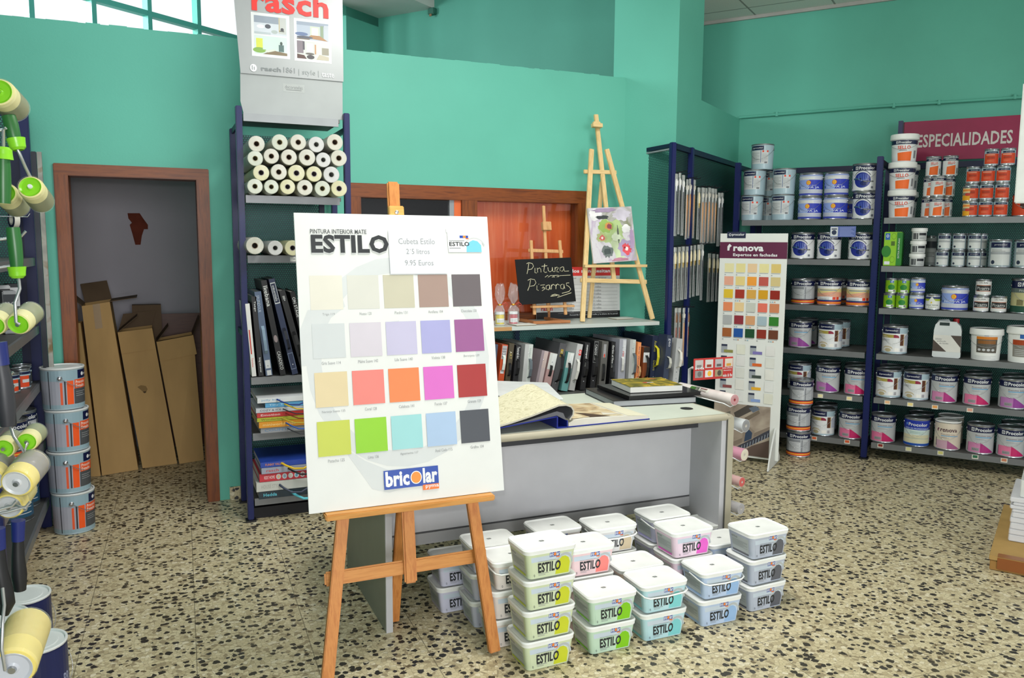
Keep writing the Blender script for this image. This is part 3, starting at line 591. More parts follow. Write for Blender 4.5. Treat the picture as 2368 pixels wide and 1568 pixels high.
# second shelf of the right bay
Z = S2Z[1]
m = MB(); m.box(-.058, .058, -.06, .06, .0015, .235, mat('#7fb22a', .3), .006); m.box(.02, .0585, -.0605, .0605, .003, .232, mat('#2e7a2e', .3), .004)
l = MB(); l.art(flat((0, -.0606, 0), (1, 0, 0), (0, 0, 1)), [('rect', -.056, .003, .02, .232, mat('#8cc22c', .3)), ('disc', -.04, .1, .03, .04, mat('#2a7d28')), ('rect', -.05, .18, -.02, .225, mat('#2a5fa8')), ('ring', -.035, .206, .008, .01, .4, cWH), ('rect', -.012, .14, .012, .17, mat('#4a6a1c')), ('rect', -.05, .01, -.015, .032, cWH), ('ring', .0, .045, .015, .022, .12, mat('#5e8a18')), ('ring', .004, .205, .015, .022, .12, mat('#5e8a18')), ('text', 'EXTRA PINTURAS', .033, .055, .043, .19, cWH, 0, -1)])
a, _ = on_m(2067, 570, 6.3)
r_ = tag(empty('paint_tin', RW(a, 6.3, Z), THR), 'square green tin with a dark green side on the second shelf', 'paint tin'); part('body', m, r_); part('label', l, r_)
JK = MB(); JK.lathe([(0, .0015), (.04, .0015), (.045, .004), (.046, .062)], WHITE, 24); JL = MB(); JL.lathe([(.046, .062), (.051, .064), (.051, .084), (.046, .087), (0, .087)], WHITE, 24)
JA = MB(); JA.art(cyl(.046, .05, .006), [('rect', -.7, .0, .75, 1, mat('#b9bdbc')), ('rect', .05, .6, .75, .95, mat('#23262b')), ('rect', -.5, .1, -.2, .9, mat('#55585a')), ('rect', -.15, .1, -.05, .9, mat('#33363a'))] + lines(.1, .1, .6, .5, 3), .11)
JAR = Kind(('body', JK), ('lid', JL), ('label', JA))
for i, (px, lb) in enumerate([(2123, 'white lidded jar at the bottom of the three jar stack'), (2124, 'white lidded jar in the middle of the three jar stack'), (2125, 'white lidded jar on top of the three jar stack')]):
    a, _ = on_m(px, 560, 6.28); JAR.put('filler_jar', lb, 'jar', RW(a, 6.28, Z + .087*i), THR, 'white lidded jars')
KD['TL'] = tin(.036, .21, [('rect', -1.9, 0, 1.9, .985, mat('#9aa0a2')), ('rect', -.7, .62, .8, .86, mat('#3a3f46')), ('rect', -.7, .1, .8, .58, mat('#b9bcbd'))] + lines(-.4, .3, .5, .5, 4), False)
shelf_tin('TL', 2153, 570, Z, 'tall narrow grey tin behind the stack of white jars', None, dm=.12)
for px, lv, lb in [(2180, 0, 'small grey tin at the lower left of the six'), (2183, 1, 'small grey tin at the upper left of the six'), (2217, 0, 'small grey tin, lower middle of the six'), (2217, 1, 'small grey tin, upper middle of the six'), (2254, 0, 'small grey tin, lower right of the six'), (2253, 1, 'small grey tin, upper right of the six')]:
    shelf_tin('SN', px, 575, Z + .112*lv, lb, 'small grey tins on the second shelf')
for i in range(2): shelf_tin('SN', (2229, 2268)[i], 560, Z + .112, ['small grey tin tucked behind the upper middle one', 'small grey tin tucked behind the upper right one'][i], 'small grey tins on the second shelf', dm=.1); shelf_tin('SN', (2229, 2268)[i], 590, Z, ['small grey tin tucked behind the lower middle one', 'small grey tin tucked behind the lower right one'][i], 'small grey tins on the second shelf', dm=.1)
for i, px in enumerate((2313, 2372)): shelf_tin('SB', px, 580, Z, ['larger grey tin right of the six small grey tins', 'larger grey tin cut by the picture edge, second shelf'][i], 'larger grey tins')
# third
Z = S2Z[2]
for px, lv, dm, lb in [(2057, 0, .095, 'small green tin beside the post, lower one'), (2060, 1, .095, 'small green tin beside the post, upper one'), (2086, 0, 0, 'bright small green tin in front, lower one'), (2088, 1, 0, 'bright small green tin in front, upper one')]:
    shelf_tin('GC', px, 690, Z + .104*lv, lb, 'small green tins')
for i, px in enumerate((2120, 2121)): shelf_tin('NVS', px, 690, Z + .109*i, ['small blue badge tin under its twin on the third shelf', 'small blue badge tin on top of its twin, third shelf'][i], 'small blue badge tins')
shelf_tin('AT', 2157, 700, Z, 'white glue tin with a large letter A on the third shelf', None)
shelf_tin('NV', 2208, 690, Z, 'wide blue tin with yellow badge, middle of the third shelf', None)
for px, lv, lb in [(2269, 0, 'white tin with black chalkboard label, under its twin'), (2272, 1, 'white tin with black chalkboard label, on top of its twin'), (2310, 0, 'white tin with black chalkboard label, standing alone')]:
    shelf_tin('TI', px, 700, Z + .108*lv, lb, 'white tins with black labels')
shelf_tin('GY', 2371, 690, Z, 'green and straw coloured tin cut by the picture edge, third shelf', None)
# fourth
Z = S2Z[3]
shelf_tin('OL', 2069, 790, Z, 'olive label tin at the left end of the fourth shelf, right bay', None)
m = MB(); pf = [(-.085, .01), (-.075, .0015), (.075, .0015), (.085, .01), (.083, .2), (.075, .235), (.06, .25), (.05, .265), (-.055, .265), (-.075, .24), (-.082, .2)]
m.prism(pf, -.055, .055, mat('#cdd2d2', .3)); cap = MB(); cap.lathe([(0, .255), (.019, .255), (.02, .285), (.0, .287)], mat('#a81f26', .35), 20, MX.Translation((.045, 0, 0)))
h_ = MB(); h_.tube([(-.062, -.02, .245), (-.055, -.02, .268), (0, -.02, .272), (.015, -.02, .25)], .009, mat('#cdd2d2', .3)); h_.box(-.05, .01, -.0556, -.05, .235, .258, mat('#22302f'))
l = MB(); l.art(flat((0, -.0555, 0), (1, 0, 0), (0, 0, 1)), [('rect', -.084, .045, .084, .165, mat('#4b403a')), ('poly', [(-.083, .165), (.02, .165), (.082, .08), (.082, .045), (-.0, .045), (-.083, .13)], mat('#d6d5ce')), ('text', 'Sellador', -.07, .13, -.03, .143, cTX), ('text', 'antifondo', -.06, .115, -.005, .126, cTX), ('text', 'de fondo', -.045, .1, .01, .11, cTX)])
a, _ = on_m(2190, 800, 6.29); r_ = tag(empty('jerry_can', RW(a, 6.29, Z), THR), 'white plastic jerry can with red cap and brown label', 'jerry can'); r_.scale = (1, 1, .93)
for n, q in (('body', m), ('cap', cap), ('handle', h_), ('label', l)): part(n, q, r_)
A_WB = [('rect', -.42, .3, .5, .95, mat('#5b564e')), ('rect', -.42, .84, .5, .95, mat('#d07a1e')), ('rect', -.35, .66, .42, .8, mat('#8a5a2a')), ('rect', -.08, .98, .1, 1.08, mat('#2f62b0'))] + [('disc', -.28 + .2*i, .42, .07, .05, cLG) for i in range(4)] + lines(-.5, .05, .5, .2, 3, cLG)
KD['WB'] = tub(.094, .21, A_WB)
shelf_tin('WB', 2280, 800, Z, 'white plastic bucket with a brown and orange label', 'white plastic buckets', 'bucket', name='paint_bucket')
KD['WC'] = tub(.1, .235, [('rect', -.5, .2, .6, .8, mat('#8b8880')), ('rect', -.5, .62, .6, .8, mat('#a8441f')), ('rect', -.2, .85, .2, 1.05, mat('#2f62b0'))] + lines(-.4, .25, .4, .5, 4, cLG))
shelf_tin('WC', 2369, 800, Z, 'white plastic bucket with red label, cut by the picture edge', 'white plastic buckets', 'bucket', name='paint_bucket')
# fifth and sixth
for z, g, rows in [(S2Z[4], 'tins on the fifth shelf of the right bay', [
    (2054, 'OL', 0, 'olive label tin next to the post on the fifth shelf, right bay'), (2060, 'OL', .2, 'tin behind the olive label tin nearest the post'), (2118, 'OL', 0, 'second olive label tin from the post, fifth shelf'), (2124, 'OL', .2, 'tin behind the second olive label tin'),
    (2183, 'PM', 0, 'magenta wedge tin in the middle of the fifth shelf'), (2187, 'PM', .2, 'tin behind the magenta wedge tin'), (2259, 'PP', 0, 'pink wedge tin right of the magenta one, fifth shelf'), (2261, 'PP', .2, 'tin behind the pink wedge tin right of the magenta one'),
    (2343, 'PV', 0, 'purple wedge tin at the right end of the fifth shelf'), (2348, 'PV', .2, 'tin behind the purple wedge tin at the right end')]),
    (S2Z[5], 'tins on the lowest shelf of the right bay', [
    (2041, 'PP', 0, 'pink wedge tin next to the post on the lowest shelf, right bay'), (2119, 'PB', 0, 'blue and white professional tin on the lowest shelf'), (2128, 'PM', .2, 'tin behind the blue and white professional tin'),
    (2191, 'RN', 0, 'cream tub with a plum coloured name on the lowest shelf'), (2196, 'RN', .2, 'tin behind the cream tub on the lowest shelf'), (2267, 'PM', 0, 'magenta wedge tin on the lowest shelf, right of the cream tub'),
    (2338, 'PP', 0, 'pink wedge tin at the right end of the lowest shelf'), (2345, 'PP', .2, 'tin behind the last pink wedge tin on the lowest shelf')])]:
    for px, k, dm, lb in rows: shelf_tin(k, px, 900 if z > .3 else 1010, z, lb, g, dm=dm)
# price cards on the shelf lips
for px, py, col, where in [(2052, 931, '#e8b98a', 'under the olive tin nearest the post'), (2105, 936, '#ead58a', 'under the second olive tin'), (2162, 942, '#e3a05a', 'under the magenta wedge tin of the fifth shelf'), (2243, 949, '#dda088', 'under the pink wedge tin of the fifth shelf'),
                           (2036, 1031, '#8e2c24', 'under the pink tin by the post'), (2101, 1039, '#d9d59a', 'under the blue and white tin'), (2175, 1048, '#cfc97a', 'under the cream tub'), (2255, 1057, '#2c6b4c', 'under the magenta tin of the lowest shelf'), (2322, 1065, '#c07a5a', 'at the right end of the lowest shelf'),
                           (1897, 916, '#e8e0a8', 'under the purple wedge tin of the left bay'), (1964, 922, '#ead79a', 'under the pink wedge tin of the left bay'), (1883, 1014, '#d8663a', 'under the olive tin of the lowest left shelf'), (1959, 1022, '#cc5a33', 'under the pink tin of the lowest left shelf')]:
    a, z = on_m(px, py, RACKM + .01); m = MB(); m.box(-.019, .019, -.002, 0, -.013, .015, mat('#d9d6c8', .6)); m.box(-.014, .014, -.0026, -.002, -.006, .012, mat(col, .6))
    o = tag(part('price_card', m), 'colour patch price card ' + where, 'price card', 'price cards on the shelf lips'); o.location = RW(a, RACKM + .011, z); o.rotation_euler = (0, 0, THR)
a, z = on_m(1950, 535, 6.21); m = MB(); m.box(-.085, .085, -.002, 0, -.04, .035, mat('#5a6aa8', .5)); m.box(-.083, -.033, -.003, -.002, -.036, .031, mat('#cfd3d6', .5))
m.art(flat((0, -.003, 0), (1, 0, 0), (0, 0, 1)), [('disc', -.058, -.008, .016, .017, mat('#2a3350')), ('rect', -.076, .012, -.04, .02, mat('#2a3350'))] + [('rect', -.02, -.032 + .009*i, .075 - .01*(i % 3), -.029 + .009*i, mat('#9aa6d8')) for i in range(7)])
o = tag(part('shelf_card', m), 'blue and white product card hanging over the globe tins', 'card'); o.location = RW(a, 6.2, z); o.rotation_euler = (0, 0, THR)
# white hanging panel at the right edge of the picture
a, z = on_m(2366, 330, 5.4); z1 = on_m(2362, 200, 5.4)[1]; z0 = on_m(2362, 470, 5.4)[1]
o = tag(empty('hanging_panel', RW(on_m(2356, 330, 5.4)[0], 5.4, z0), THR), 'narrow edge of a white panel hanging at the right border of the picture', 'panel')
m = MB(); m.box(0, .32, 0, .03, 0, z1 - z0 + .02, WHITE, .006); part('panel', m, o)
for x in (.05, .27): m = MB(); m.tube([(x, .015, z1 - z0 + .02), (x, .015, 3.336 - z0)], .0015, STEEL, 6); part('cable', m, o)
# ================================================================== EASEL WITH THE COLOUR BOARD
WA, WB_ = '#b06a34', '#c98646'
TILT = math.radians(10); TN = V((0, -math.cos(TILT), math.sin(TILT))); TU = V((0, math.sin(TILT), math.cos(TILT)))
def on_tilt(px, py, off=0):                        # plane of the leaning board, off metres behind it
    P0 = V((0, 2.62, 0)) - TN*off; d = sight(px, py); return EYEP + d*((P0 - EYEP).dot(TN)/d.dot(TN))
er = tag(empty('display_easel', (.8, 2.75, 0)), 'tall brown wooden easel holding the white colour board', 'easel')
def eb(name, a, b, w, t, mt, bev=.003):            # battens in the leg plane
    m = MB(); m.bar(V(a) - er.location, V(b) - er.location, w, t, mt, TN, bev)
    return part(name, m, er)
WZ_ = wood(WA, WB_, 'z'); WX_ = wood('#b87436', '#d0904c', 'x')
def ext(p, q, k): return p + (q - p)*k
for top, foot in (((792, 1200), (757, 1572)), ((1092, 1165), (1145, 1518))):
    a, b = on_tilt(*top, .028), on_tilt(*foot, .028); b = ext(a, b, b.z and (a.z - .012)/(a.z - b.z) if abs(a.z - b.z) > .01 else 1)
    t_ = ext(b, a, 1.35/a.z*1.0); eb('leg', b, t_, .042, .026, WZ_)
a, b = on_tilt(908, 421, .052), on_tilt(950, 1348, .052); eb('mast', b, a, .046, .02, WZ_, .006)
a, b = on_tilt(910, 480, .02), on_tilt(914, 506, .02)
m = MB(); c = on_tilt(916, 500, .024) - er.location; B_ = MX((V((1, 0, 0)), -TN, TU)).transposed().to_4x4(); B_.translation = c
m.box(-.028, .028, -.012, .012, -.09, .036, wood('#b8863a', '#dcae60', 'x'), .003, B_); o = part('clamp_block', m, er)
m = MB(); s_ = B_.copy(); m.lathe([(.007, 0), (.007, .003), (0, .005)], STEEL, 10, B_ @ MX.Translation((0, -.012, .012)) @ MX.Rotation(PI/2, 4, 'X')); part('screw', m, o)
a, b = on_tilt(750, 1338, .068), on_tilt(1124, 1284, .068); b.z = a.z = (a.z + b.z)/2; a.y = b.y = (a.y + b.y)/2; eb('crossbar', a, b, .05, .016, WX_, .006)
a, b = on_tilt(751, 1194, -.012), on_tilt(1141, 1150, -.012); z = (a.z + b.z)/2; m = MB(); c = V((a.x, (a.y + b.y)/2, z)) - er.location
m.box(c.x, c.x + b.x - a.x, c.y - .018, c.y + .035, c.z - .011, c.z + .011, wood('#b57a38', '#cf9550', 'x'), .004); part('tray', m, er)
TRZ = z + .011
f = on_z(911, 1440); h = V((.845, 2.62 + .95*math.tan(TILT) + .075, .95)); m = MB(); m.bar(f + V((0, 0, .008)) - er.location, h - er.location, .04, .022, WZ_, TN, .003); part('rear_leg', m, er)
# the board itself
BW, BH = .715, 1.027
O_ = on_tilt(715, 1195); O_.z = TRZ - .002; O_ = V((.451, 2.62 + O_.z*math.tan(TILT), O_.z + .004))
bo = tag(empty('colour_board', O_), 'big white paint chart board with rows of colour squares on an easel', 'display board')
bt = flat((0, 0, 0), (1, 0, 0), TU, TN, .00005)
m = MB(); M_ = MX((V((1, 0, 0)), -TN, TU)).transposed().to_4x4(); m.box(0, BW, .0002, .006, 0, BH, mat('#d8dad7', .45, 0, .3, .02), .001, M_); part('panel', m, bo)
def bp(px, py): q = on_tilt(px, py) - V((.451, 2.723, .586)); return q.x, q.dot(TU)
GHO = mat('#c9cdcd', .45, 0, .3, .02); BLU = mat('#23479f', .4); ORA = mat('#f08a33', .4); ORE = mat('#e9742a', .4); K_ = mat('#2a2d30', .4)
A = [('ring', .352, .5, .335, .375, .15, GHO), ('poly', [(.0, .62), (.03, .69), (.09, .7), (.15, .735), (.16, .7), (.08, .64), (.02, .5), (.0, .5)], GHO), ('poly', [(.12, .22), (.2, .16), (.28, .12), (.36, .12), (.33, .05), (.28, .04), (.22, .06)], GHO),
     ('poly', [(.3, .64), (.35, .645), (.352, .63), (.33, .612), (.305, .615)], GHO)]
SW = ['e9e6d8 Trigo 119', 'dcdcd2 Hueso 120', 'cdc8b2 Piedra 131', 'ab9287 Avellana 104', '6f686b Chocolate 130', 'd5dadb Gris Suave 114', 'd9d2dc Malva Suave 142', 'cac5e0 Lila Suave 140', 'aeaede Violeta 138', 'a1629a Berenjena 139',
      'e6d3a8 Naranja Suave 135', 'f28a80 Coral 128', 'f48c55 Calabaza 141', 'e273cd Fucsia 137', 'b13c3c Granate 129', 'cbd554 Pistacho 125', '97d62e Lima 136', 'a3dcdd Aguamarina 117', 'b0cae8 Azul Cielo 115', '54585f Grafito 134']
TX3 = mat('#8d9092', .5)
for i, s_ in enumerate(SW):
    hx, nm = s_[:6], s_[7:]; u = .041 + .1292*(i % 5); v = .69 - .1675*(i//5)
    A.append(('rect', u, v, u + .1125, v + .119, mat('#' + ''.join('%02x' % int(int(hx[k:k+2], 16)*.92) for k in (0, 2, 4)), .45, 0, .3, .02))); w = .0047*len(nm)
    A.append(('text', nm, u + .06 - w/2, v - .022, u + .06 + w/2, v - .0115, TX3))
u0, v0 = bp(712, 545)
A += [('text', 'PINTURA INTERIOR MATE', .052, .955, .249, .971, mat('#4a4d50', .5), .012), ('text', 'ESTILO', .054, .884, .328, .951, mat('#b9bcbb', .5), .05), ('text', 'ESTILO', .053, .887, .327, .952, K_, .04)]
# little tub printed at the top right
A += [('rect', .546, .966, .686, .982, mat('#dfe1df')), ('poly', [(.552, .892), (.684, .892), (.686, .966), (.55, .966)], mat('#e3e5e4')), ('rect', .598, .944, .632, .954, BLU), ('disc', .617, .949, .006, .005, ORA), ('rect', .622, .94, .635, .944, ORE),
      ('ring', .655, .905, .045, .042, .12, mat('#bcc0c0'), .3, 2.9), ('poly', [(.622, .892), (.624, .915), (.635, .93), (.65, .937), (.668, .933), (.682, .918), (.683, .892)], mat('#6fbfe6')), ('text', 'ESTILO', .556, .914, .635, .93, K_, .03), ('rect', .556, .933, .616, .936, TX3), ('rect', .556, .905, .6, .908, TX3)]
m = MB(); m.art(bt, A); part('print', m, bo)
LG = MB(); lu, lv = .262, .052
LG.art(lambda u, v, k: bt(u, v, k + 70), [('rect', lu, lv, lu + .2, lv + .066, BLU), ('rect', lu + .14, lv - .016, lu + .2, lv + .003, ORE), ('text', 'bric', lu + .006, lv + .008, lu + .092, lv + .062, cWH, .04), ('text', 'lar', lu + .142, lv + .008, lu + .196, lv + .062, cWH, .04), ('disc', lu + .117, lv + .032, .021, .023, cWH), ('disc', lu + .117, lv + .032, .018, .02, ORA), ('text', 'pyma', lu + .15, lv - .013, lu + .199, lv, cWH, .02)])
part('logo', LG, bo)
m = MB(); m.art(lambda u, v, k: bt(u, v, k + 70), [('rect', .327, .812, .544, .972, mat('#d6d9de', .15, 0, .6, .02)), ('rect', .33, .963, .541, .969, mat('#f1f3f4', .15)), ('text', 'Cubeta Estilo', .363, .92, .5, .941, TX3), ('text', '2´5 litros', .39, .884, .478, .903, TX3), ('text', '9.95 Euros', .383, .842, .49, .862, TX3)])
part('price_slip', m, bo, 'white paper price slip taped to the board')
# ================================================================== TUBS OF PAINT ON THE FLOOR
TW, TD, TH = .212, .164, .112
def bucket(col, tint, strap):
    c, t = mat(col, .4), mat(tint, .35); b = MB(); b.rbox(TW*.8, TD*.86, .0015, .098, .016, t, TW*.93, TD*.95)
    l = MB(); l.rbox(TW*.98, TD*.99, .092, .096, .026, WHITE, cap=(True, False)); l.rbox(TW*.98, TD*.99, .096, .106, .026, WHITE, TW, TD*1.0, cap=(False, False)); l.rbox(TW, TD, .106, .111, .026, WHITE, TW*.97, TD*.96, cap=(False, False)); l.rbox(TW*.97, TD*.96, .111, .1065, .024, WHITE, TW*.9, TD*.87, cap=(False, True))
    mk = MB(); mk.art(flat((0, 0, .1068), (1, 0, 0), (0, 1, 0)), [('rect', -.008, -.006, .007, .007, mat('#8d918f')), ('rect', -.011, .0, -.004, .004, mat('#5f6361')), ('rect', .0, -.003, .009, .001, mat('#6a6e6c'))])
    ya, yb, hh = -TD*.43, -TD*.468, .092
    def T(u, v, k): f = v/hh; return V((u*(TW*.84 + f*TW*.13), ya + (yb - ya)*f - .0007 - .0001*k, .003 + v))
    band = mat('#c3d0dc', .35)
    P = [('rect', -.4, .002, .4, .09, t), ('rect', -.4, .06, .4, .085, band), ('ring', .27, .012, .22, .068, .14, mat('#b3b9bb'), .45, 2.75), ('poly', [(.1, .003), (.115, .034), (.15, .054), (.21, .067), (.28, .068), (.35, .06), (.395, .042), (.4, .003)], c),
         ('rect', -.04, .0715, .16, .0895, BLU), ('text', 'bric', -.034, .0735, .04, .0885, cWH, .03), ('disc', .066, .08, .022, .0065, ORA), ('text', 'lar', .092, .0735, .155, .0885, cWH, .03), ('rect', .092, .067, .16, .0712, ORE),
         ('text', 'PINTURA PLASTICA INTERIOR MATE', -.27, .058, .1, .0615, TX3, .01), ('text', 'ESTILO', -.275, .018, .2, .0555, K_, .035), ('rect', -.27, .0145, -.05, .0165, TX3), ('rect', -.27, .009, -.12, .0105, TX3), ('ring', -.36, .011, .014, .0045, .35, cTX)]
    a = MB(); a.art(T, P)
    xa, xb = -TW*.4, -TW*.463
    def S(u, v, k): f = v/hh; return V((xa + (xb - xa)*f - .0007 - .0001*k, -u*(TD*.86 + f*TD*.09), .003 + v))
    a.art(S, [('rect', -.36, .004, .36, .088, mat(tint, .35)), ('rect', -.34, .012, .34, .075, mat('#b9c0be', .4)), ('text', 'ESTILO', -.33, .064, -.1, .071, cTX, .02)] + lines(-.33, .03, .3, .06, 7, mat('#9aa19f'), .4) + [('rect', -.34, .004, .34, .012, c)])
    K2 = [('body', b), ('label', a), ('lid', l, [('lid_mark', mk)])]
    if strap:
        h = MB(); pts = [(-TW*.47, 0, .083)]; x, y = TW*.485, TD*.515
        pts = [(-x, .01, .086), (-x, -y*.55, .078), (-x*.93, -y*.95, .07), (-x*.75, -y*1.06, .066), (0, -y*1.08, .064), (x*.75, -y*1.06, .068), (x*.93, -y*.95, .072), (x, -y*.55, .08), (x, .01, .086)]
        h.tube(pts, .0032, WHITE, 6); K2.append(('handle', h))
    return Kind(*K2)
BC = dict(lime=('#c2c92f', '#cbd6b4'), green=('#7fc21f', '#bcd6c0'), aqua=('#7cc9cc', '#b3d6dd'), sky=('#92b4dc', '#b6c8e2'), graphite=('#5c5e66', '#b4bccb'), coral=('#f0837c', '#e6c9cc'), orange=('#ef8a50', '#e9d2c2'), fuchsia=('#de5ec0', '#e6cfdd'),
          beige=('#c3b295', '#d6d5d4'), violet=('#a9a4d8', '#c6c6dd'), ivory=('#e6dcc0', '#e0d8d2'), mauve=('#cfc4d8', '#c9cadd'))
BK = {}
def stack(lid, n, cols, where, strap=False, rz=0, jit=.004):
    p = on_z(lid[0], lid[1], n*TH)
    for i, c in enumerate(cols):
        st = strap and i == len(cols) - 1
        if (c, st) not in BK: BK[(c, st)] = bucket(*BC[c], st)
        lv = 'lone' if n == 1 else ('bottom', 'top')[i] if n == 2 else ('bottom', 'middle', 'top')[i] if n == 3 else ('bottom', 'second from the bottom', 'second from the top', 'top')[i]
        BK[(c, st)].put('paint_tub', '%s paint tub, %s of %s' % (c, lv, where), 'paint tub', (p.x + random.uniform(-jit, jit), p.y + random.uniform(-jit/2, jit/2), i*TH), rz + random.uniform(-.015, .015), 'white lidded paint tubs')
stack((1252, 1248), 4, ['lime']*4, 'the tall front stack by the easel foot', rz=.02)
stack((1395, 1355), 2, ['green']*2, 'the stack right of the tall lime one', rz=.01)
stack((1516, 1330), 2, ['aqua']*2, 'the turquoise stack in the front row', True)
stack((1646, 1303), 2, ['sky']*2, 'the pale blue stack in the front row', True)
stack((1753, 1215), 3, ['graphite']*3, 'the right end stack', rz=.04)
stack((1347, 1250), 3, ['coral']*3, 'the stack behind the lime one')
stack((1463, 1295), 2, ['orange']*2, 'the low stack behind the turquoise tubs')
stack((1580, 1212), 3, ['fuchsia']*3, 'the stack behind the pale blue tubs')
stack((1405, 1204), 3, ['beige']*3, 'the second row stack showing a brown patch', True)
stack((1530, 1182), 3, ['violet']*3, 'the back stack close to the desk panel', True)
stack((1180, 1277), 3, ['ivory']*3, 'the stack half hidden by the easel leg', True)
stack((1130, 1243), 3, ['mauve']*3, 'the stack behind the right easel leg')
stack((1052, 1277), 2, ['mauve']*2, 'the left end stack under the desk')
stack((1276, 1211), 3, ['ivory']*3, 'the back stack showing only its lid')
stack((1663, 1240), 2, ['sky']*2, 'the stack between the pink and graphite tubs')
stack((1600, 1206), 2, ['violet']*2, 'the stack against the right desk panel')
# ================================================================== DESK
DK0, DK1, DY0, DY1, DZ_ = .775, 2.41, 2.966, 3.68, .742
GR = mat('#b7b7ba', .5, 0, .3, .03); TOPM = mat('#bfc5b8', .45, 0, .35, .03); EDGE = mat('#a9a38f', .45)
dr = tag(empty('office_desk', (DK0, DY0, 0)), 'grey office desk with a pale top, seen from its modesty panel side', 'desk')
W_, D_ = DK1 - DK0, DY1 - DY0
m = MB(); m.box(.0, W_ - .03, .012, D_, DZ_ - .03, DZ_, TOPM, .002); o = part('desktop', m, dr)
m = MB(); pf = [(.012, DZ_ - .032), (.012, DZ_ + .0002)] + [(.012 - .016*math.sin(a), DZ_ - .016 + .0162*math.cos(a)) for a in [PI*k/8 for k in range(1, 8)]]; m.prism(pf, 0, W_ - .02, EDGE, 'yz', smooth=True); part('edge_strip', m, o)
m = MB(); g = on_z(1588, 945, DZ_); m.lathe([(0, 0), (.028, 0), (.03, .001), (.024, .0016), (0, .0006)], BLACK, 20, MX.Translation((g.x - DK0, g.y - DY0, DZ_ + .0004))); part('cable_grommet', m, o)
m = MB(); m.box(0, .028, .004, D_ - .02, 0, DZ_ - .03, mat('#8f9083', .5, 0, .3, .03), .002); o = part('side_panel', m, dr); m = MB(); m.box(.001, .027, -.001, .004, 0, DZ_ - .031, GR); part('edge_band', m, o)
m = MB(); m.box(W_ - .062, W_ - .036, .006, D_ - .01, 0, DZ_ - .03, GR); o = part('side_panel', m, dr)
m = MB(); R_ = .03; pf = [(W_ - .034, 0), (W_, 0), (W_, DZ_ - R_)] + [(W_ - R_ + R_*math.cos(a), DZ_ - R_ + R_*math.sin(a) + .0005) for a in [PI/2*k/6 for k in range(7)]] + [(W_ - .034, DZ_ + .0005)]
m.prism(pf, -.002, D_ - .005, EDGE, 'xz'); part('edge_band', m, o)
m = MB(); m.box(W_ - .0365, W_ - .0335, -.0025, .004, 0, DZ_ - .01, mat('#55544e')); part('seam', m, o)
MY = .235
m = MB(); m.box(.028, W_ - .062, MY, MY + .018, .3, DZ_ - .03, GR); o = part('modesty_panel', m, dr); m = MB(); m.box(.028, W_ - .062, MY - .004, MY + .016, .245, .293, mat('#9b9b9c', .5)); part('lower_rail', m, o); m = MB(); m.box(.028, W_ - .062, MY - .001, MY + .016, .293, .3, mat('#4a4a4c')); part('groove', m, o)
m = MB(); m.box(.028, W_ - .16, .05, MY, DZ_ - .062, DZ_ - .031, mat('#2a2b30', .5)); part('under_rail', m, dr)
# --- on the desk
def at_desk(name, label, cat, p, rz=0, z=DZ_ + .0015): return tag(empty(name, (p.x, p.y, z), rz), label, cat)
a, b = on_z(1345, 905, DZ_ + .02), on_z(1605, 938, DZ_ + .02)
c0 = on_z(1475, 945, DZ_); d0 = (on_z(1607, 930, DZ_ + .02) - c0); rz = math.atan2(d0.y, d0.x); PG_ = mat('#9b9ea2', .6); CB = mat('#1b1c20', .28, 0, .5)
bk = at_desk('sample_book', 'big black pattern book with grey page edges lying on the desk', 'pattern book', c0, math.radians(27))
def closed(root, w, d, h, cov, pages, cv=.003):
    m = MB(); m.box(.004, w - .004, .004, d - .004, cv, h - cv, pages); part('pages', m, root)
    m = MB(); m.box(0, w, 0, d, h - cv, h, cov, .001); part('front_cover', m, root); m = MB(); m.box(0, w, 0, d, 0, cv, cov, .001); part('back_cover', m, root)
    m = MB(); m.box(0, w, d - .003, d, cv, h - cv, cov); part('spine', m, root)
RZ = -.12
bk.location = (1.965, 3.29, DZ_ + .0015); bk.rotation_euler[2] = RZ
closed(bk, .44, .36, .03, CB, PG_)
b2 = at_desk('sample_book', 'thinner glossy black pattern book on top of the big one', 'pattern book', V((2.04, 3.275, 0)), RZ + .06, DZ_ + .034)
closed(b2, .40, .34, .018, mat('#17181b', .18, 0, .6), BLACK)
b3 = at_desk('catalogue', 'thick catalogue with a yellow and olive cover on the black pattern books', 'catalogue', V((2.085, 3.335, 0)), RZ - .02, DZ_ + .0545)
cov = mottled((( .35, lin('#4a4a1e')), (.5, lin('#7c7228')), (.6, lin('#c2a02c')), (.7, lin('#6a6426'))), 7, 4, 2.5)
m = MB(); m.box(0, .275, 0, .235, 0, .027, mat('#d4d4d0', .6)); part('pages', m, b3); m = MB(); m.box(-.001, .276, -.001, .236, .027, .029, cov); m.art(flat((0, 0, .029), (1, 0, 0), (0, 1, 0)), [('disc', .13, .1, .022, .014, mat('#b8463a')), ('rect', .13, .09, .165, .105, cLG), ('disc', .2, .2, .03, .012, mat('#a8502e'))]); part('front_cover', m, b3)
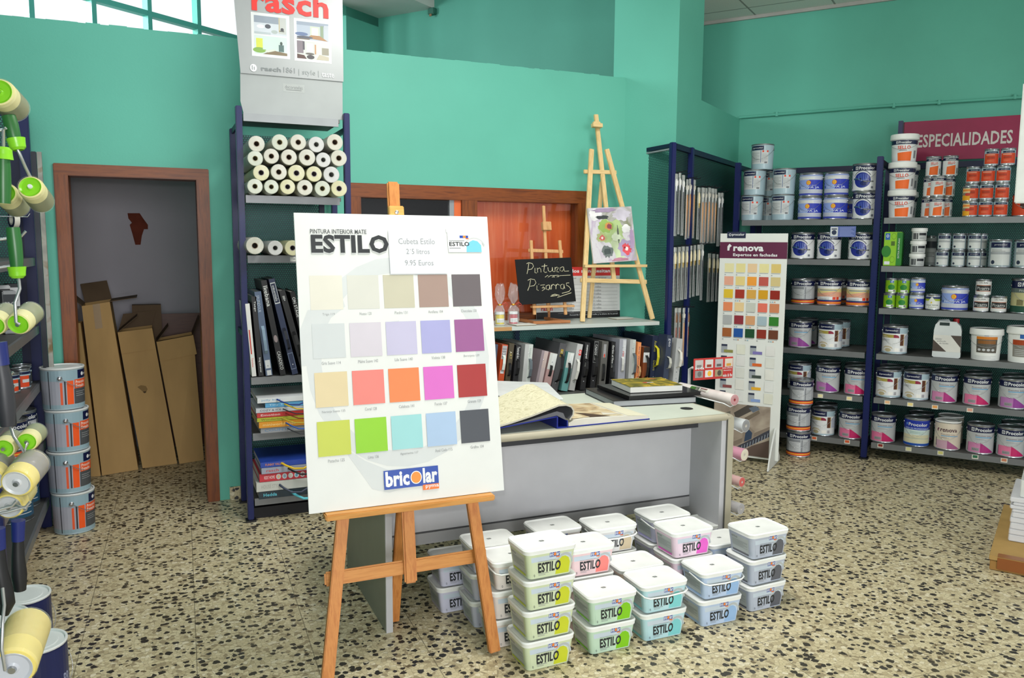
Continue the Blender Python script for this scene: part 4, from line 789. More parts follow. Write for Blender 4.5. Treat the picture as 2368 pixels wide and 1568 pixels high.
# loose booklet
lb = at_desk('brochure', 'white brochure lying behind the open pattern book', 'brochure', on_z(1240, 915, DZ_), .0, DZ_ + .0015)
p = [on_z(x, y, DZ_) for x, y in ((1090, 935), (1302, 925), (1265, 888), (1098, 882))]; lb.location = (p[0].x, p[0].y, DZ_ + .002); q = [v - p[0] for v in p]
m = MB(); m.prism([(v.x, v.y) for v in q], 0, .006, mat('#dcdfdf', .4), 'xy'); part('pages', m, lb)
ux = (q[1] - q[0]).normalized(); uy = (q[2] - q[1]).normalized(); wq = (q[1] - q[0]).length
m = MB(); m.art(flat((0, 0, .006), ux, uy, (0, 0, 1)), [('text', 'MODERNOS', wq - .23, .07, wq - .04, .1, INK, .02), ('poly', [(wq - .45, .2), (wq - .33, .22), (wq - .3, .1), (wq - .4, .08)], mat('#3a3f44')), ('rect', wq - .5, .12, wq - .42, .15, mat('#8d8a86'))]); part('print', m, lb)
# open pattern book
ob = tag(empty('open_pattern_book', (1.565, 2.985, DZ_ + .0015), .02), 'open blue covered pattern book with a cream page curling over on the desk', 'pattern book')
BL = mat('#1f2c86', .3); PA = mat('#d8d4c4', .6, 0, .2, .04)
m = MB(); m.box(0, .41, 0, .33, 0, .004, BL, .001); part('back_cover', m, ob)
m = MB(); pf = [(.006, .004), (.405, .004), (.402, .016), (.3, .024), (.1, .03), (.03, .028), (.006, .018)]; m.prism(pf, .004, .326, mat('#cfcbc0', .6), 'xz'); o = part('pages', m, ob)
tp = lambda u, v, k: V((u, v, .0312 + (.0 if u < .1 else -.0075*(u - .1)/.2 if u < .3 else -.0075 - .085*(u - .3)) + .0006*k))
m = MB(); pic = mottled(((.3, lin('#6f5a46')), (.45, lin('#b9a37f')), (.55, lin('#cbbfa0')), (.7, lin('#8a7f68'))), 6, 4, 1.5)
m.art(tp, [('rect', .03, .02, .1, .32, pic), ('rect', .1, .02, .29, .32, pic), ('poly', [(.12, .02), (.22, .02), (.14, .1), (.1, .12)], mat('#453126')), ('poly', [(.2, .05), (.3, .05), (.22, .1)], mat('#cfc9ba'))]); m.add([tp(.3, .006, 2), tp(.402, .006, 2), tp(.402, .324, 2), tp(.3, .324, 2)], [(0, 1, 2, 3)], mat('#cfcab2', .6)); part('page_print', m, o)
m = MB(); m.box(-.05, .0, 0, .33, 0, .004, BL); m.box(-.052, -.046, 0, .33, 0, .05, BL, .001); m.box(-.004, .0, 0, .33, .0, .03, BL); part('spine', m, ob)
m = MB(); M_ = MX.Translation((-.05, 0, .052)) @ MX.Rotation(math.radians(-5.5), 4, 'Y'); m.box(-.42, 0, 0, .33, -.004, 0, BL, .001, M_); part('front_cover', m, ob)
# the heap of pages that arches back to the left
def sheet(pts, t): 
    up = []
    for i, p in enumerate(pts):
        a, b = pts[max(i - 1, 0)], pts[min(i + 1, len(pts) - 1)]; tx, tz = b[0] - a[0], b[1] - a[1]; l = math.hypot(tx, tz); up.append((p[0] - tz/l*t, p[1] + tx/l*t))
    return pts + up[::-1]
base = [(.012, .03), (.028, .05), (.03, .072), (.018, .09), (-.008, .1), (-.045, .1), (-.1, .085), (-.17, .066), (-.26, .046), (-.36, .028), (-.47, .016)]
m = MB(); vs = []; N = len(base); S_ = 8; t = .007
CREAM = mottled(((.35, lin('#bcb697')), (.5, lin('#d2ccb0')), (.65, lin('#b5ae8f'))), 18, 4, 3.0)
rows = []
for j in range(S_ + 1):
    y = .33*j/S_; k = 1 + .35*(j/S_)**1.3
    rows.append([(x + (.0 if x > 0 else 0), y + .03*(1 - k), z*k if z > .03 else z*(1 + .3*j/S_)) for x, z in base])
outer = [V(p) for r in rows for p in r]
inner = []
for j, r in enumerate(rows):
    for i, p in enumerate(r):
        a, b = r[max(i - 1, 0)], r[min(i + 1, N - 1)]; tx, tz = b[0] - a[0], b[2] - a[2]; l = math.hypot(tx, tz) or 1; inner.append(V((p[0] - tz/l*t*(1 if True else 0), p[1], p[2] + tx/l*t)))
nn = len(outer); fs = []
for j in range(S_):
    for i in range(N - 1):
        q = j*N + i; fs.append((q, q + 1, q + N + 1, q + N))
# base runs right-to-left, so the offset points inward: inner is the underside
m.add(outer, fs, CREAM, True); 
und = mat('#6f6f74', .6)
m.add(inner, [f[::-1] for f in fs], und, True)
for i in range(N - 1): m.add([outer[i], outer[i + 1], inner[i + 1], inner[i]], [(0, 1, 2, 3)], mat('#b9b5a6', .6)); q = S_*N + i; m.add([outer[q], outer[q + 1], inner[q + 1], inner[q]], [(0, 1, 2, 3)], mat('#b9b5a6', .6))
part('curled_page', m, ob)
m = MB(); lp = [(-.005, .03), (-.02, .062), (-.05, .072), (-.11, .06), (-.2, .042), (-.3, .028), (-.44, .014), (-.44, .008), (-.05, .054)]
m.prism(lp, .004, .32, mat('#5f6066', .7), 'xz'); part('page_block', m, ob)
# ================================================================== WALLPAPER RACK (blue posts, rolls, pattern books)
RX0, RX1, RY0, RY1 = .437, .992, 4.50, 4.90
RZS = [2.165, 1.749, 1.437, .79, .485, .125]
rr = tag(empty('wallpaper_rack', (RX0, RY0, 0)), 'narrow dark blue rack of wallpaper rolls and pattern books beside the doorway', 'shelving'); w = RX1 - RX0
for x in (0, w):
    for y, tz in ((0, 2.2), (RY1 - RY0 - .04, 2.13)):
        m = MB(); m.box(x - .016, x + .016, y, y + .04, .01, tz, NAVY, .004); m.box(x - .026, x + .026, y - .01, y + .05, 0, .01, BLACK); part('post', m, rr)
for x in (0, w):
    for z in (1.0, 2.1): m = MB(); m.box(x - .006, x + .006, .04, RY1 - RY0 - .04, z, z + .03, NAVYD); part('rail', m, rr)
m = MB(); m.add([(.03, .385, .1), (w - .09, .385, .1), (w - .09, .385, 2.1), (.03, .385, 2.1)], [(0, 1, 2, 3)], perforated('#122a3a', 'xz')); part('back_panel', m, rr)
m = MB(); m.box(.02, .05, .36, .384, .1, 2.1, mat('#8d7f8e', .4)); part('slotted_strip', m, rr)
m = MB(); m.box(w - .09, w - .06, .36, .384, .1, 2.1, NAVYD); part('slotted_strip', m, rr)
for i, z in enumerate(RZS):
    m = MB(); m.box(.022, w - .035, .02, .36, z - .02, z, SHELF); m.box(.022, w - .045, .005, .02, z - .04, z, LIP if i else mat('#8e9294', .35, .2)); part('shelf', m, rr)
m = MB(); m.box(.02, w - .02, .05, .36, .0, .06, mat('#15151a', .6)); part('base', m, rr)
a = on_y(680, 602, RY0); m = MB(); m.box(a.x - .02 - RX0, a.x + .02 - RX0, .003, .005, RZS[2] - .032, RZS[2] - .008, mat('#c9cac6', .5)); m.art(flat((0, .0028, 0), (1, 0, 0), (0, 0, 1)), [('text', '24', a.x - .006 - RX0, RZS[2] - .024, a.x + .006 - RX0, RZS[2] - .015, INK)]); part('shelf_label', m, rr)
# wallpaper advertising board standing on top
p = {k: on_y(*v, RY0 + .03) for k, v in dict(tl=(553, -30), bl=(557, 200), br=(797, 262), tr=(797, 20)).items()}
sg = tag(empty('advertising_board', (on_y(556, 262, RY0 + .03).x + .006, RY0 + .03, RZS[0] + .0015)), 'tall light grey wallpaper advertising board with room photographs on top of the rack', 'display board'); sw = on_y(797, 262, RY0 + .03).x - sg.location.x - .008
sh = .66; GRB = mat('#9a9f9e', .4, .1, .4, .03)
m = MB(); m.prism([(.01, 0), (sw - .003, 0), (sw, .24), (0, .24), (-.004, .06)], 0, .006, GRB, 'xz'); part('lower_panel', m, sg)
m = MB(); pf = [(.0, .2), (sw + .003, .2)] + [(sw - .02 + .025*math.cos(a), sh - .025 + .025*math.sin(a)) for a in [PI/2*k/5 for k in range(6)]] + [(.022 + .025*math.cos(a) - .022, sh - .025 + .025*math.sin(a)) for a in [PI/2 + PI/2*k/5 for k in range(6)]]
m.prism(pf, -.008, -.001, mat('#9ca0a0', .3, .1, .5, .03), 'xz'); o = part('upper_panel', m, sg)
def sp_(px, py): q = on_y(px, py, RY0 + .022) - sg.location; return q.x, q.z
T = flat((0, -.0081, 0), (1, 0, 0), (0, 0, 1), None, .00005)
def photo(x0, z0, x1, z1, kind):
    W, H = x1 - x0, z1 - z0; R = lambda a, b, c, d, mt: ('rect', x0 + a*W, z0 + b*H, x0 + c*W, z0 + d*H, mat(mt, .35)); D = lambda a, b, c, d, mt: ('disc', x0 + a*W, z0 + b*H, c*W, d*H, mat(mt, .35))
    if kind == 0: return [R(0, 0, 1, 1, '#c5ccd2'), R(0, .62, .75, 1, '#8d98a4'), R(.75, .1, .98, 1, '#b9bdb8'), R(.76, .2, .78, 1, '#b7a26a'), D(.42, .45, .09, .12, '#4a4f58'), D(.2, .42, .12, .1, '#dfe4e8'), D(.62, .18, .1, .1, '#a9b4b0'), R(.78, .22, .92, .3, '#6d6f68'), D(.86, .35, .05, .09, '#3c3f44'), R(0, 0, .5, .12, '#aeb9bc')]
    if kind == 1: return [R(0, 0, 1, 1, '#c8d6d2'), R(.05, .3, .25, .85, '#cfd44e'), D(.15, .2, .2, .15, '#7fa64a'), R(.25, .25, .8, 1, '#c3d6cf'), R(.74, .2, .9, .58, '#4d6a66'), D(.82, .66, .04, .1, '#3c4f48'), ('poly', [(x0 + .25*W, z0), (x0 + W, z0), (x0 + W, z0 + .14*H), (x0 + .55*W, z0 + .24*H)], mat('#7a6a4e', .35)), ('poly', [(x0 + .3*W, z0 + .18*H), (x0 + .6*W, z0 + .3*H), (x0 + .66*W, z0 + .24*H), (x0 + .4*W, z0 + .1*H)], mat('#cdd2c4', .35))]
    if kind == 2: return [R(0, 0, 1, 1, '#a9b4c2'), R(0, .8, 1, 1, '#8e9aaa'), R(.42, .2, .72, .78, '#bfc8b4'), R(.47, .25, .67, .7, '#dfe4d8'), R(.74, .15, .84, .85, '#7f9478'), R(.86, .05, 1, .9, '#b3bbc2'), D(.15, .3, .2, .1, '#5a6f96'), ('poly', [(x0 + .3*W, z0 + .1*H), (x0 + .45*W, z0 + .28*H), (x0 + .72*W, z0 + .28*H), (x0 + .98*W, z0)], mat('#a0764a', .35)), D(.25, .12, .25, .08, '#4a4f5c'), R(0, 0, .4, .06, '#6f6458')]
    return [R(0, 0, 1, 1, '#c6c9c4'), R(0, .3, .2, 1, '#7a7078'), R(.18, .5, .24, .98, '#4a4650'), R(.3, .4, .5, .9, '#d6d8d2'), R(.55, .3, .6, .85, '#b78f6a'), ('poly', [(x0, z0), (x0, z0 + .25*H), (x0 + .22*W, z0 + .2*H), (x0 + .3*W, z0)], mat('#4d3028', .35)), D(.4, .3, .14, .06, '#5a5650'), D(.42, .12, .12, .12, '#3c3a3c'), ('poly', [(x0 + .6*W, z0), (x0 + .7*W, z0 + .3*H), (x0 + W, z0 + .2*H), (x0 + W, z0)], mat('#b5ad98', .35)), R(.78, .3, 1, .7, '#8f8a78')]
A = []
for (x0, y0, x1, y1), ks in (((580, 27, 671, 141), (0, 1)), ((679, 41, 767, 152), (2, 3))):
    (u0, v1), (u1, v0) = sp_(x0, (y0 + y1)/2 - (y1 - y0)/2), sp_(x1, (y0 + y1)/2 + (y1 - y0)/2 - 4)
    A.append(('rect', u0, v0, u1, v1, mat('#d9dcdb', .35))); b = .014; mid = (v0 + v1)/2
    A += photo(u0 + b, mid + .004, u1 - b, v1 - b, ks[0]) + photo(u0 + b, v0 + b, u1 - b, mid - .004, ks[1])
m = MB(); m.art(T, A); part('photographs', m, o)
RD_ = mat('#e02a22', .4); m = MB()
(u0, v0), (u1, v1) = sp_(582, 24), sp_(759, 0); v1 = v0 + .115
L2 = [('text', 'rasch', u0, v0, u1, v1, RD_, .03)]
(u0, v0), (u1, _) = sp_(604, 163), sp_(650, 163); tc = mat('#7d8383', .4); L2 += [('text', 'rasch', u0, v0, u1, v0 + .022, tc, .03), ('text', '1861', u1 + .013, v0, u1 + .07, v0 + .027, mat('#8a8f8f', .4)), ('text', '| style |', u1 + .09, v0 - .008, u1 + .195, v0 + .024, mat('#9ea4a3', .4)), ('text', 'taste', u1 + .21, v0 - .006, u1 + .275, v0 + .018, cWH, .01)]
q = sp_(586, 157); L2 += [('disc', q[0], q[1], .017, .019, cWH), ('rect', q[0] - .008, q[1] - .01, q[0] - .004, q[1] + .012, tc), ('rect', q[0] + .002, q[1] - .01, q[0] + .006, q[1] + .006, tc)]
m.art(lambda u, v, k: T(u, v, k + 60), L2); part('lettering', m, o)
q = sp_(680, 203); m = MB(); m.art(flat((0, -.0005, 0), (1, 0, 0), (0, 0, 1)), [('rect', q[0] - .055, q[1] - .022, q[0] + .055, q[1] + .02, mat('#a9aeac', .4)), ('text', 'decoratelas', q[0] - .045, q[1] - .006, q[0] + .045, q[1] + .012, mat('#6d7171', .4)), ('rect', q[0] - .04, q[1] - .013, q[0] + .04, q[1] - .01, mat('#6d7171', .4))]); part('sticker', m, sg)
# rolls
def roll_kind(paper, core, r, L=.468):
    b = MB(); b.lathe([(r*.36, 0), (r*.38, .002), (r*.96, .0), (r, .004), (r, L), (r*.36, L), (r*.36, 0)], mat(paper, .3, 0, .5, .05), 24, MX.Rotation(-PI/2, 4, 'X')); c = MB()
    c.lathe([(r*.36, .3), (r*.36, .001), (r*.3, .001), (r*.3, .3)], mat(core, .7), 18, MX.Rotation(-PI/2, 4, 'X')); c.add([(r*.35*math.cos(2*PI*k/18), .12, r*.35*math.sin(2*PI*k/18)) for k in range(18)], [tuple(range(18))], mat('#3a3632', .8))
    f = MB(); f.lathe([(r*1.004, .0), (r*1.012, .02), (r*1.01, L - .01)], film('#dfe3df', .14), 24, MX.Rotation(-PI/2, 4, 'X')); f.lathe([(r*.34, -.0015), (r*.9, -.002), (r*1.004, .0)], film('#dfe3df', .2), 24, MX.Rotation(-PI/2, 4, 'X'))
    return Kind(('paper', b), ('core', c), ('wrapper', f))
RK = {}
def roll(px, py, rpx, kind, yf, label, group):
    c = on_y(px, py, yf); r = on_y(px + rpx, py, yf).x - on_y(px, py, yf).x; r = round(r*.925*500)/500
    if (kind, r) not in RK: RK[(kind, r)] = roll_kind(dict(w='#bdb9a8', y='#c2bc88', g='#b6bba6', l='#bdbbba')[kind], dict(w='#8d7a68', y='#8a7f84', g='#a39a78', l='#a9a9a4')[kind], r)
    return RK[(kind, r)].put('wallpaper_roll', label, 'wallpaper roll', c, 0, group)
ROWS = [('top', [(240, 1087, 66, 'w'), (415, 1075, 66, 'g'), (555, 1075, 66, 'w'), (692, 1092, 62, 'l'), (832, 1075, 64, 'w')]),
        ('second', [(230, 1197, 62, 'g'), (352, 1180, 62, 'w'), (485, 1188, 66, 'w'), (622, 1190, 66, 'w'), (745, 1208, 60, 'l'), (862, 1195, 66, 'w')]),
        ('third', [(275, 1305, 66, 'y'), (408, 1300, 64, 'w'), (542, 1308, 66, 'y'), (675, 1315, 64, 'y'), (806, 1320, 66, 'l')]),
        ('bottom', [(228, 1408, 64, 'g'), (352, 1412, 60, 'g'), (475, 1412, 62, 'y'), (605, 1418, 64, 'w'), (738, 1425, 64, 'g'), (864, 1425, 66, 'y')])]
for rn, rs in ROWS:
    for i, (x, y, r, k) in enumerate(rs):
        roll(520 + x/3.268, y/3.268, r/3.268, k, 4.385, '%s wallpaper roll, %s from the left in the %s row of the pile' % ({'w': 'white', 'y': 'yellowish', 'g': 'greenish white', 'l': 'pale grey'}[k], ORD[i], rn), 'wallpaper rolls piled on the upper shelf')
for i, (x, y, r, k) in enumerate([(237, 437, 76, 'w'), (398, 455, 66, 'l'), (535, 455, 66, 'y')]):
    roll(520 + x/3.409, 440 + y/3.409, r/3.409, k, 4.388, ['thick white wallpaper roll, first on the shelf under the pile', 'pale grey wallpaper roll, second on the shelf under the pile', 'yellowish wallpaper roll half covered by the colour board'][i], 'wallpaper rolls on the middle shelf')
# --- pattern books: a box with a printed spine (towards -y) and a carrying strap
def strap(m, x, z0, z1, y, out, mt, wd=.016):
    pts = [(x, y, z0), (x, y - out*.75, z0 + (z1 - z0)*.12), (x, y - out, (z0 + z1)/2), (x, y - out*.75, z1 - (z1 - z0)*.12), (x, y, z1)]; n = len(pts); vs = []
    for p in pts: vs += [(p[0] - wd/2, p[1], p[2]), (p[0] + wd/2, p[1], p[2])]
    m.add(vs, [(2*i, 2*i + 1, 2*i + 3, 2*i + 2) for i in range(n - 1)], mt); m.add([(v[0], v[1] + .0022, v[2]) for v in vs], [(2*i, 2*i + 2, 2*i + 3, 2*i + 1) for i in range(n - 1)], mt)
def book(name, label, group, M, t, h, d, cov, art, strap_=None, pages='#9c9c98', spine=None, steel=True):
    """upright pattern book: t thick, h tall, d deep; M is its place; front (-y) is the spine with its print"""
    r = tag(empty(name), label, 'pattern book', group); r.matrix_world = M
    cm = mat(cov, .38, 0, .45) if isinstance(cov, str) else cov
    m = MB(); m.box(-t/2, -t/2 + .003, 0, d, 0, h, cm); part('cover_board', m, r); m = MB(); m.box(t/2 - .003, t/2, 0, d, 0, h, cm); part('cover_board', m, r)
    m = MB(); m.box(-t/2 + .003, t/2 - .003, .002, d - .01, .004, h - .004, mat(pages, .7)); part('pages', m, r)
    m = MB(); m.box(-t/2, t/2, -.002, .002, 0, h, mat(spine, .38) if spine else cm, .0008); T = flat((0, -.0021, 0), (1, 0, 0), (0, 0, 1)); m.art(T, art)
    if steel:
        for zz in (.055, h - .055):
            m.lathe([(.0035, 0), (.0035, .001), (0, .002)], STEEL, 8, MX.Translation((0, -.0022, zz)) @ MX.Rotation(PI/2, 4, 'X'))
    part('spine', m, r)
    if strap_:
        col, z0, z1, out = strap_[:4]; m = MB(); strap(m, strap_[4] if len(strap_) > 4 else 0, z0, z1, -.0025, out, mat(col, .5), min(.018, t*.45)); part('carrying_strap', m, r)
    return r
# leaning books on the rack, tops towards the left: spine from bottom (px, py) to top (px, py)
def lean(bx, by, tx, ty, y, z):
    b = on_y(bx, by, y); t = on_y(tx, ty, y); a = math.atan2(t.x - b.x, t.z - b.z); M = MX.Translation((b.x, y, z)) @ MX.Rotation(a, 4, 'Y'); return M, math.hypot(t.x - b.x, t.z - b.z)
GP = 'pattern books leaning on the rack'; zb = RZS[3] + .006
def spine_book(bx, by, tx, ty, t, cov, art, label, st=None, y=4.50, **k):
    t *= .86; M, h = lean(bx, by, tx, ty, y, zb + k.pop('dz', 0)); return book('pattern_book', label, GP, M, t, h, .33, cov, art(t, h), st, **k)
W3 = mat('#cfd1d0', .5)
spine_book(588, 873, 572, 705, .026, '#d8d8d4', lambda t, h: [('rect', -.006, .12, .0, .25, mat('#c0392b')), ('text', 'Timeless', -.006, .05, .004, .1, cRED, 0, 1)], 'thin white pattern book at the left end of the leaning row', steel=False)
spine_book(604, 866, 587, 682, .03, '#18181b', lambda t, h: [('text', 'Tango', -.006, h - .08, .006, h - .025, W3, .01, 1), ('text', 'living tomorrow', -.006, .02, .006, .1, W3, .02, 1)], 'black pattern book lettered Tango, second in the leaning row')
spine_book(623, 874, 596, 680, .04, '#50607a', lambda t, h: [('text', 'SPLENDOUR', -.012, h - .11, .004, h - .02, mat('#a9b4c4'), 0, 1), ('rect', -.013, .04, .013, .085, cLG), ('rect', -.01, .002, .012, .03, cLG)], 'slate blue pattern book with a pale strap, third in the leaning row', ('#7f95a8', .12, .27, .022))
spine_book(655, 874, 610, 656, .034, '#1b1b1e', lambda t, h: [('text', 'Ikebana', -.01, h - .14, .011, h - .03, W3, .01, 1), ('text', 'CASADECO', -.008, .03, .009, .13, W3, 0, 1), ('disc', .0, .2, .01, .02, mat('#8d7f80'))], 'black pattern book lettered Ikebana in the leaning row')
spine_book(683, 872, 628, 652, .036, '#2c3550', lambda t, h: [('rect', -.013, h - .135, .013, h - .02, W3), ('rect', -.011, h - .13, .011, h - .025, mat('#232b44')), ('text', 'essentials', -.007, h - .12, .007, h - .035, W3, 0, 1), ('rect', -.014, .03, .014, .12, mat('#7c89a4')), ('rect', -.012, .033, .012, .117, mat('#2c3550'))], 'dark blue pattern book with framed labels in the leaning row', ('#1c1f2a', .14, .26, .03))
spine_book(706, 872, 652, 680, .036, '#232326', lambda t, h: [('rect', -.006, h - .05, .006, h - .03, mat('#8f8f8f'))], 'charcoal pattern book with a looped black strap in the leaning row', ('#101012', .1, .24, .04))
spine_book(722, 872, 676, 684, .03, '#19191c', lambda t, h: [('text', 'ON STAGE', -.008, h - .14, .007, h - .03, W3, .01, 1)], 'black pattern book lettered ON STAGE, partly behind the colour board')
# flat piles; each: px left edge, py centre, thickness in m, cover, letters, strap colour
def flatbook(px, py, th, z, cov, art, label, group, st=None, w=.44, dx=0, dy=0):
    p = on_y(px, py, 4.48); M = MX.Translation((p.x, 4.48 + dy, z)) @ MX.Rotation(PI/2, 4, 'Y') @ MX.Rotation(0, 4, 'Z')
    r = tag(empty('pattern_book', (p.x, 4.48 + dy, z)), label, 'pattern book', group); cm = mat(cov, .38, 0, .45)
    m = MB(); m.box(.003, w, .002, .34, .003, th - .003, mat('#c9c9c4', .7)); part('pages', m, r)
    m = MB(); m.box(0, w + .003, 0, .345, th - .003, th - .0005, cm, .0008); part('cover_board', m, r); m = MB(); m.box(0, w + .003, 0, .345, 0.0005, .003, cm, .0008); part('cover_board', m, r)
    m = MB(); m.box(0, w + .003, -.002, .002, .0005, th - .0005, cm, .0008); m.art(flat((0, -.0021, 0), (1, 0, 0), (0, 0, 1)), art); part('spine', m, r)
    if st:
        col, x0, thk = st; m = MB(); a = [(x0, -.003, th*.6), (x0 + .02, -.03, th*.3), (x0 + .06, -.045, -.008), (x0 + .11, -.045, -.012), (x0 + .16, -.03, th*.2), (x0 + .2, -.003, th*.6)]; m.tube(a, thk, mat(col, .5), 6); part('carrying_cord', m, r)
    return r
z = RZS[4] + .001; G2 = 'pattern books lying in the upper flat pile'
for px, th, cov, txt, tc_, lab, st, wt in [(602, .03, '#9a9ca2', 'COUNTRY', '#6a8bb0', 'grey pattern book at the bottom of the upper flat pile', ('#3a3d44', .14, .003), .16),
    (598, .034, '#e59a2c', 'miniworld kids', '#f2d08a', 'orange pattern book in the upper flat pile', ('#2f5fb8', .14, .004), .17), (594, .022, '#b9b83a', 'Wonderland', '#6a6a2a', 'olive yellow pattern book in the upper flat pile', ('#c8b83a', .13, .003), .12),
    (594, .026, '#c53a38', 'Emotion', '#e8d0d0', 'red pattern book in the upper flat pile', ('#8e2420', .15, .003), .1), (592, .024, '#c9ccd2', 'COZY & ICE', '#5a5d66', 'silver grey pattern book in the upper flat pile', ('#2a2a2e', .14, .003), .11),
    (614, .027, '#5fa8d8', 'Tiny Tots', '#bfe0f2', 'sky blue pattern book in the upper flat pile', ('#e3c32c', .1, .004), .11), (596, .028, '#dfe2e4', 'jolly kids', '#7fa9cc', 'white pattern book topping the upper flat pile', ('#22408e', .1, .004), .1)]:
    flatbook(px, 960, th, z, cov, [('text', txt, .02, th*.3, .02 + wt, th*.72, mat(tc_), .015)], lab, G2, st, dy=random.uniform(-.006, .006)); z += th + .0005
z = RZS[5] + .001; G3 = 'pattern books lying in the lower flat pile'
for px, th, cov, txt, tc_, lab, st, wt in [(597, .042, '#1b2a34', 'Hedda', '#5fc0d4', 'dark teal pattern book at the foot of the lower flat pile', ('#5fc6d8', .17, .007), .07), (592, .05, '#c4c5bf', 'HOUSE STYLE', '#a9aaa4', 'pale grey thick pattern book in the lower flat pile', ('#3a4256', .12, .006), .1),
    (600, .044, '#c23340', "KIDS' HOME", '#eed0d0', 'red pattern book with round pictures in the lower flat pile', None, .055), (605, .034, '#9ea3b4', 'rasch', '#c84a48', 'lilac grey pattern book in the lower flat pile', ('#232326', .14, .005), .065), (603, .03, '#2a49a8', 'FUNNY VALLEY', '#d88a3a', 'royal blue pattern book topping the lower flat pile', ('#e0b92c', .11, .006), .1)]:
    art = [('text', txt, .025, th*.3, .025 + wt, th*.72, mat(tc_), .015)]
    if 'KIDS' in txt:
        for i in range(7): art += [('disc', .1 + .032*i, th*.5, .013, .015, cLG), ('disc', .1 + .032*i, th*.5, .007, .009, mat(['#d9b08a', '#7fa0b8', '#c9c0b0', '#5a98b4', '#b0584a', '#c9a04a', '#8aa07a'][i]))]
    flatbook(px, 1100, th, z, cov, art, lab, G3, st, dy=random.uniform(-.006, .006)); z += th + .0005
# ================================================================== LOW SHELF BEHIND THE DESK
LZ, LY0 = 1.008, 4.53
lr = tag(empty('low_shelf_unit', (1.08, LY0, 0)), 'low blue shelf unit with a white top board behind the desk', 'shelving'); w = 3.04 - 1.08
m = MB(); m.box(0, w, -.005, .4, LZ - .024, LZ, mat('#b9c0bb', .4, 0, .4, .03), .001); o = part('top_board', m, lr)
e0 = on_y(1183, 750, LY0).x - 1.08; m = MB(); m.box(.002, e0, -.0062, -.0035, LZ - .0235, LZ - .0005, mat('#b58a58', .6)); part('bare_edge', m, o)
m = MB(); m.box(0.01, w - .02, -.03, .36, .57, .59, SHELF); m.box(.01, w + .1, -.15, -.03, .57, .59, SHELF); m.box(.01, w + .1, -.165, -.15, .55, .589, LIP); part('shelf', m, lr)
m = MB(); m.box(0.01, w - .02, .02, .36, .1, .12, SHELF); part('shelf', m, lr)
for x in (.03, on_y(1207, 780, LY0 + .3).x - 1.08, w - .05):
    for y in (.0, .37) if x != w - .05 else (.37,):
        if y == 0 and .1 < x < w - .1: continue
        m = MB(); m.box(x - .016, x + .016, y, y + .03, 0, LZ - .03, NAVY, .003); part('post', m, lr)
m = MB(); m.add([(.04, .36, .1), (w - .03, .36, .1), (w - .03, .36, LZ - .03), (.04, .36, LZ - .03)], [(0, 1, 2, 3)], perforated('#0f3440', 'xz')); part('back_panel', m, lr)
# standing pattern books; bottoms at the shelf, tops measured: (top px, top py of the spine centre, lean in degrees, ...)
G4 = 'pattern books standing on the low shelf behind the desk'
def up(px, py, t, deg, cov, art, label, st=None, y=4.49, d=.36, **k):
    t *= .9; p = on_y(px, py, y); a = math.radians(deg); h = (p.z - .593)/math.cos(a); M = MX.Translation((p.x - h*math.sin(a), y, .593 + abs(math.sin(a))*t/2)) @ MX.Rotation(a, 4, 'Y')
    return book('pattern_book', label, G4, M, t, h, (min(d, .345) - (y - 4.49) if d else .095), cov, art(t, h), st, **k)
tx = lambda s, t, h, f0, f1, c='#c9cbca', wd=.5, b=.012: [('text', s, -t*wd/2, h*f0, t*wd/2, h*f1, mat(c), b, 1)]
GRY, DK = '#b4b6b4', '#1d1d20'
up(1146, 797, .036, 6, '#4a5468', lambda t, h: [], 'slate pattern book at the left end of the standing row')
up(1168, 798, .042, 7, '#c2502a', lambda t, h: [('rect', -t*.4, h*.72, t*.42, h*.98, mat('#a2a2a4'))] + [('rect', -t*.36, h*(.76 + .05*i), t*.36, h*(.775 + .05*i), mat('#7c7c80')) for i in range(4)] + [('rect', -t*.3, h*.44, t*.3, h*.5, cWH)], 'orange and grey pattern book in the standing row', ('#cdd6cf', .15, .25, .02))
up(1184, 795, .036, 7, '#4c4434', lambda t, h: tx('ART', t, h, .7, .85, '#a8995a'), 'olive brown pattern book in the standing row', ('#141416', .12, .2, .02))
up(1200, 799, .038, 6, '#232326', lambda t, h: tx('Textural Art 2', t, h, .7, .97), 'black pattern book lettered Textural Art', ('#101012', .12, .22, .03))
up(1224, 797, .06, 5, GRY, lambda t, h: [('rect', -t*.02, .0, t*.48, h, mat('#c3c9c4'))] + [('text', 'Hidden Richness', t*.08, h*.5, t*.3, h*.92, mat('#84908a'), 0, 1)], 'light grey pattern book lettered Hidden Richness, before the lilac ones', ('#5a646a', .1, .22, .03, .012))
up(1261, 813, .05, 12, '#8f8388', lambda t, h: [('rect', -t*.1, 0, t*.5, h, mat('#b5a6a6')), ('rect', -t*.1, h*.6, t*.5, h*.97, mat('#bba9a4'))], 'dusty lilac pattern book with dark sides in the standing row', None)
up(1281, 819, .056, 13, '#b3918f', lambda t, h: [('rect', -t*.5, h*.58, t*.5, h, mat('#c9cbc6')), ('rect', -t*.12, h*.6, t*.46, h*.98, mat('#d3d6d4'))], 'dusty pink pattern book with a white top in the standing row', ('#141416', .1, .17, .01))
up(1303, 796, .052, 12, '#4d4d50', lambda t, h: [('rect', -t*.2, h*.72, t*.2, h*.88, mat('#a08a3a'))], 'dark grey pattern book with a gold plate in the standing row', ('#18181a', .06, .24, .045))
up(1321, 817, .05, 11, '#6aa5a3', lambda t, h: [('rect', -t*.5, h*.6, t*.5, h, mat('#c9cdc8')), ('rect', -t*.08, h*.62, t*.46, h*.98, mat('#dde0de')), ('text', 'Inspiration', t*.1, h*.68, t*.22, h*.9, mat('#8fb4c0'), 0, 1)], 'turquoise pattern book with a white top in the standing row', ('#141416', .05, .18, .02))
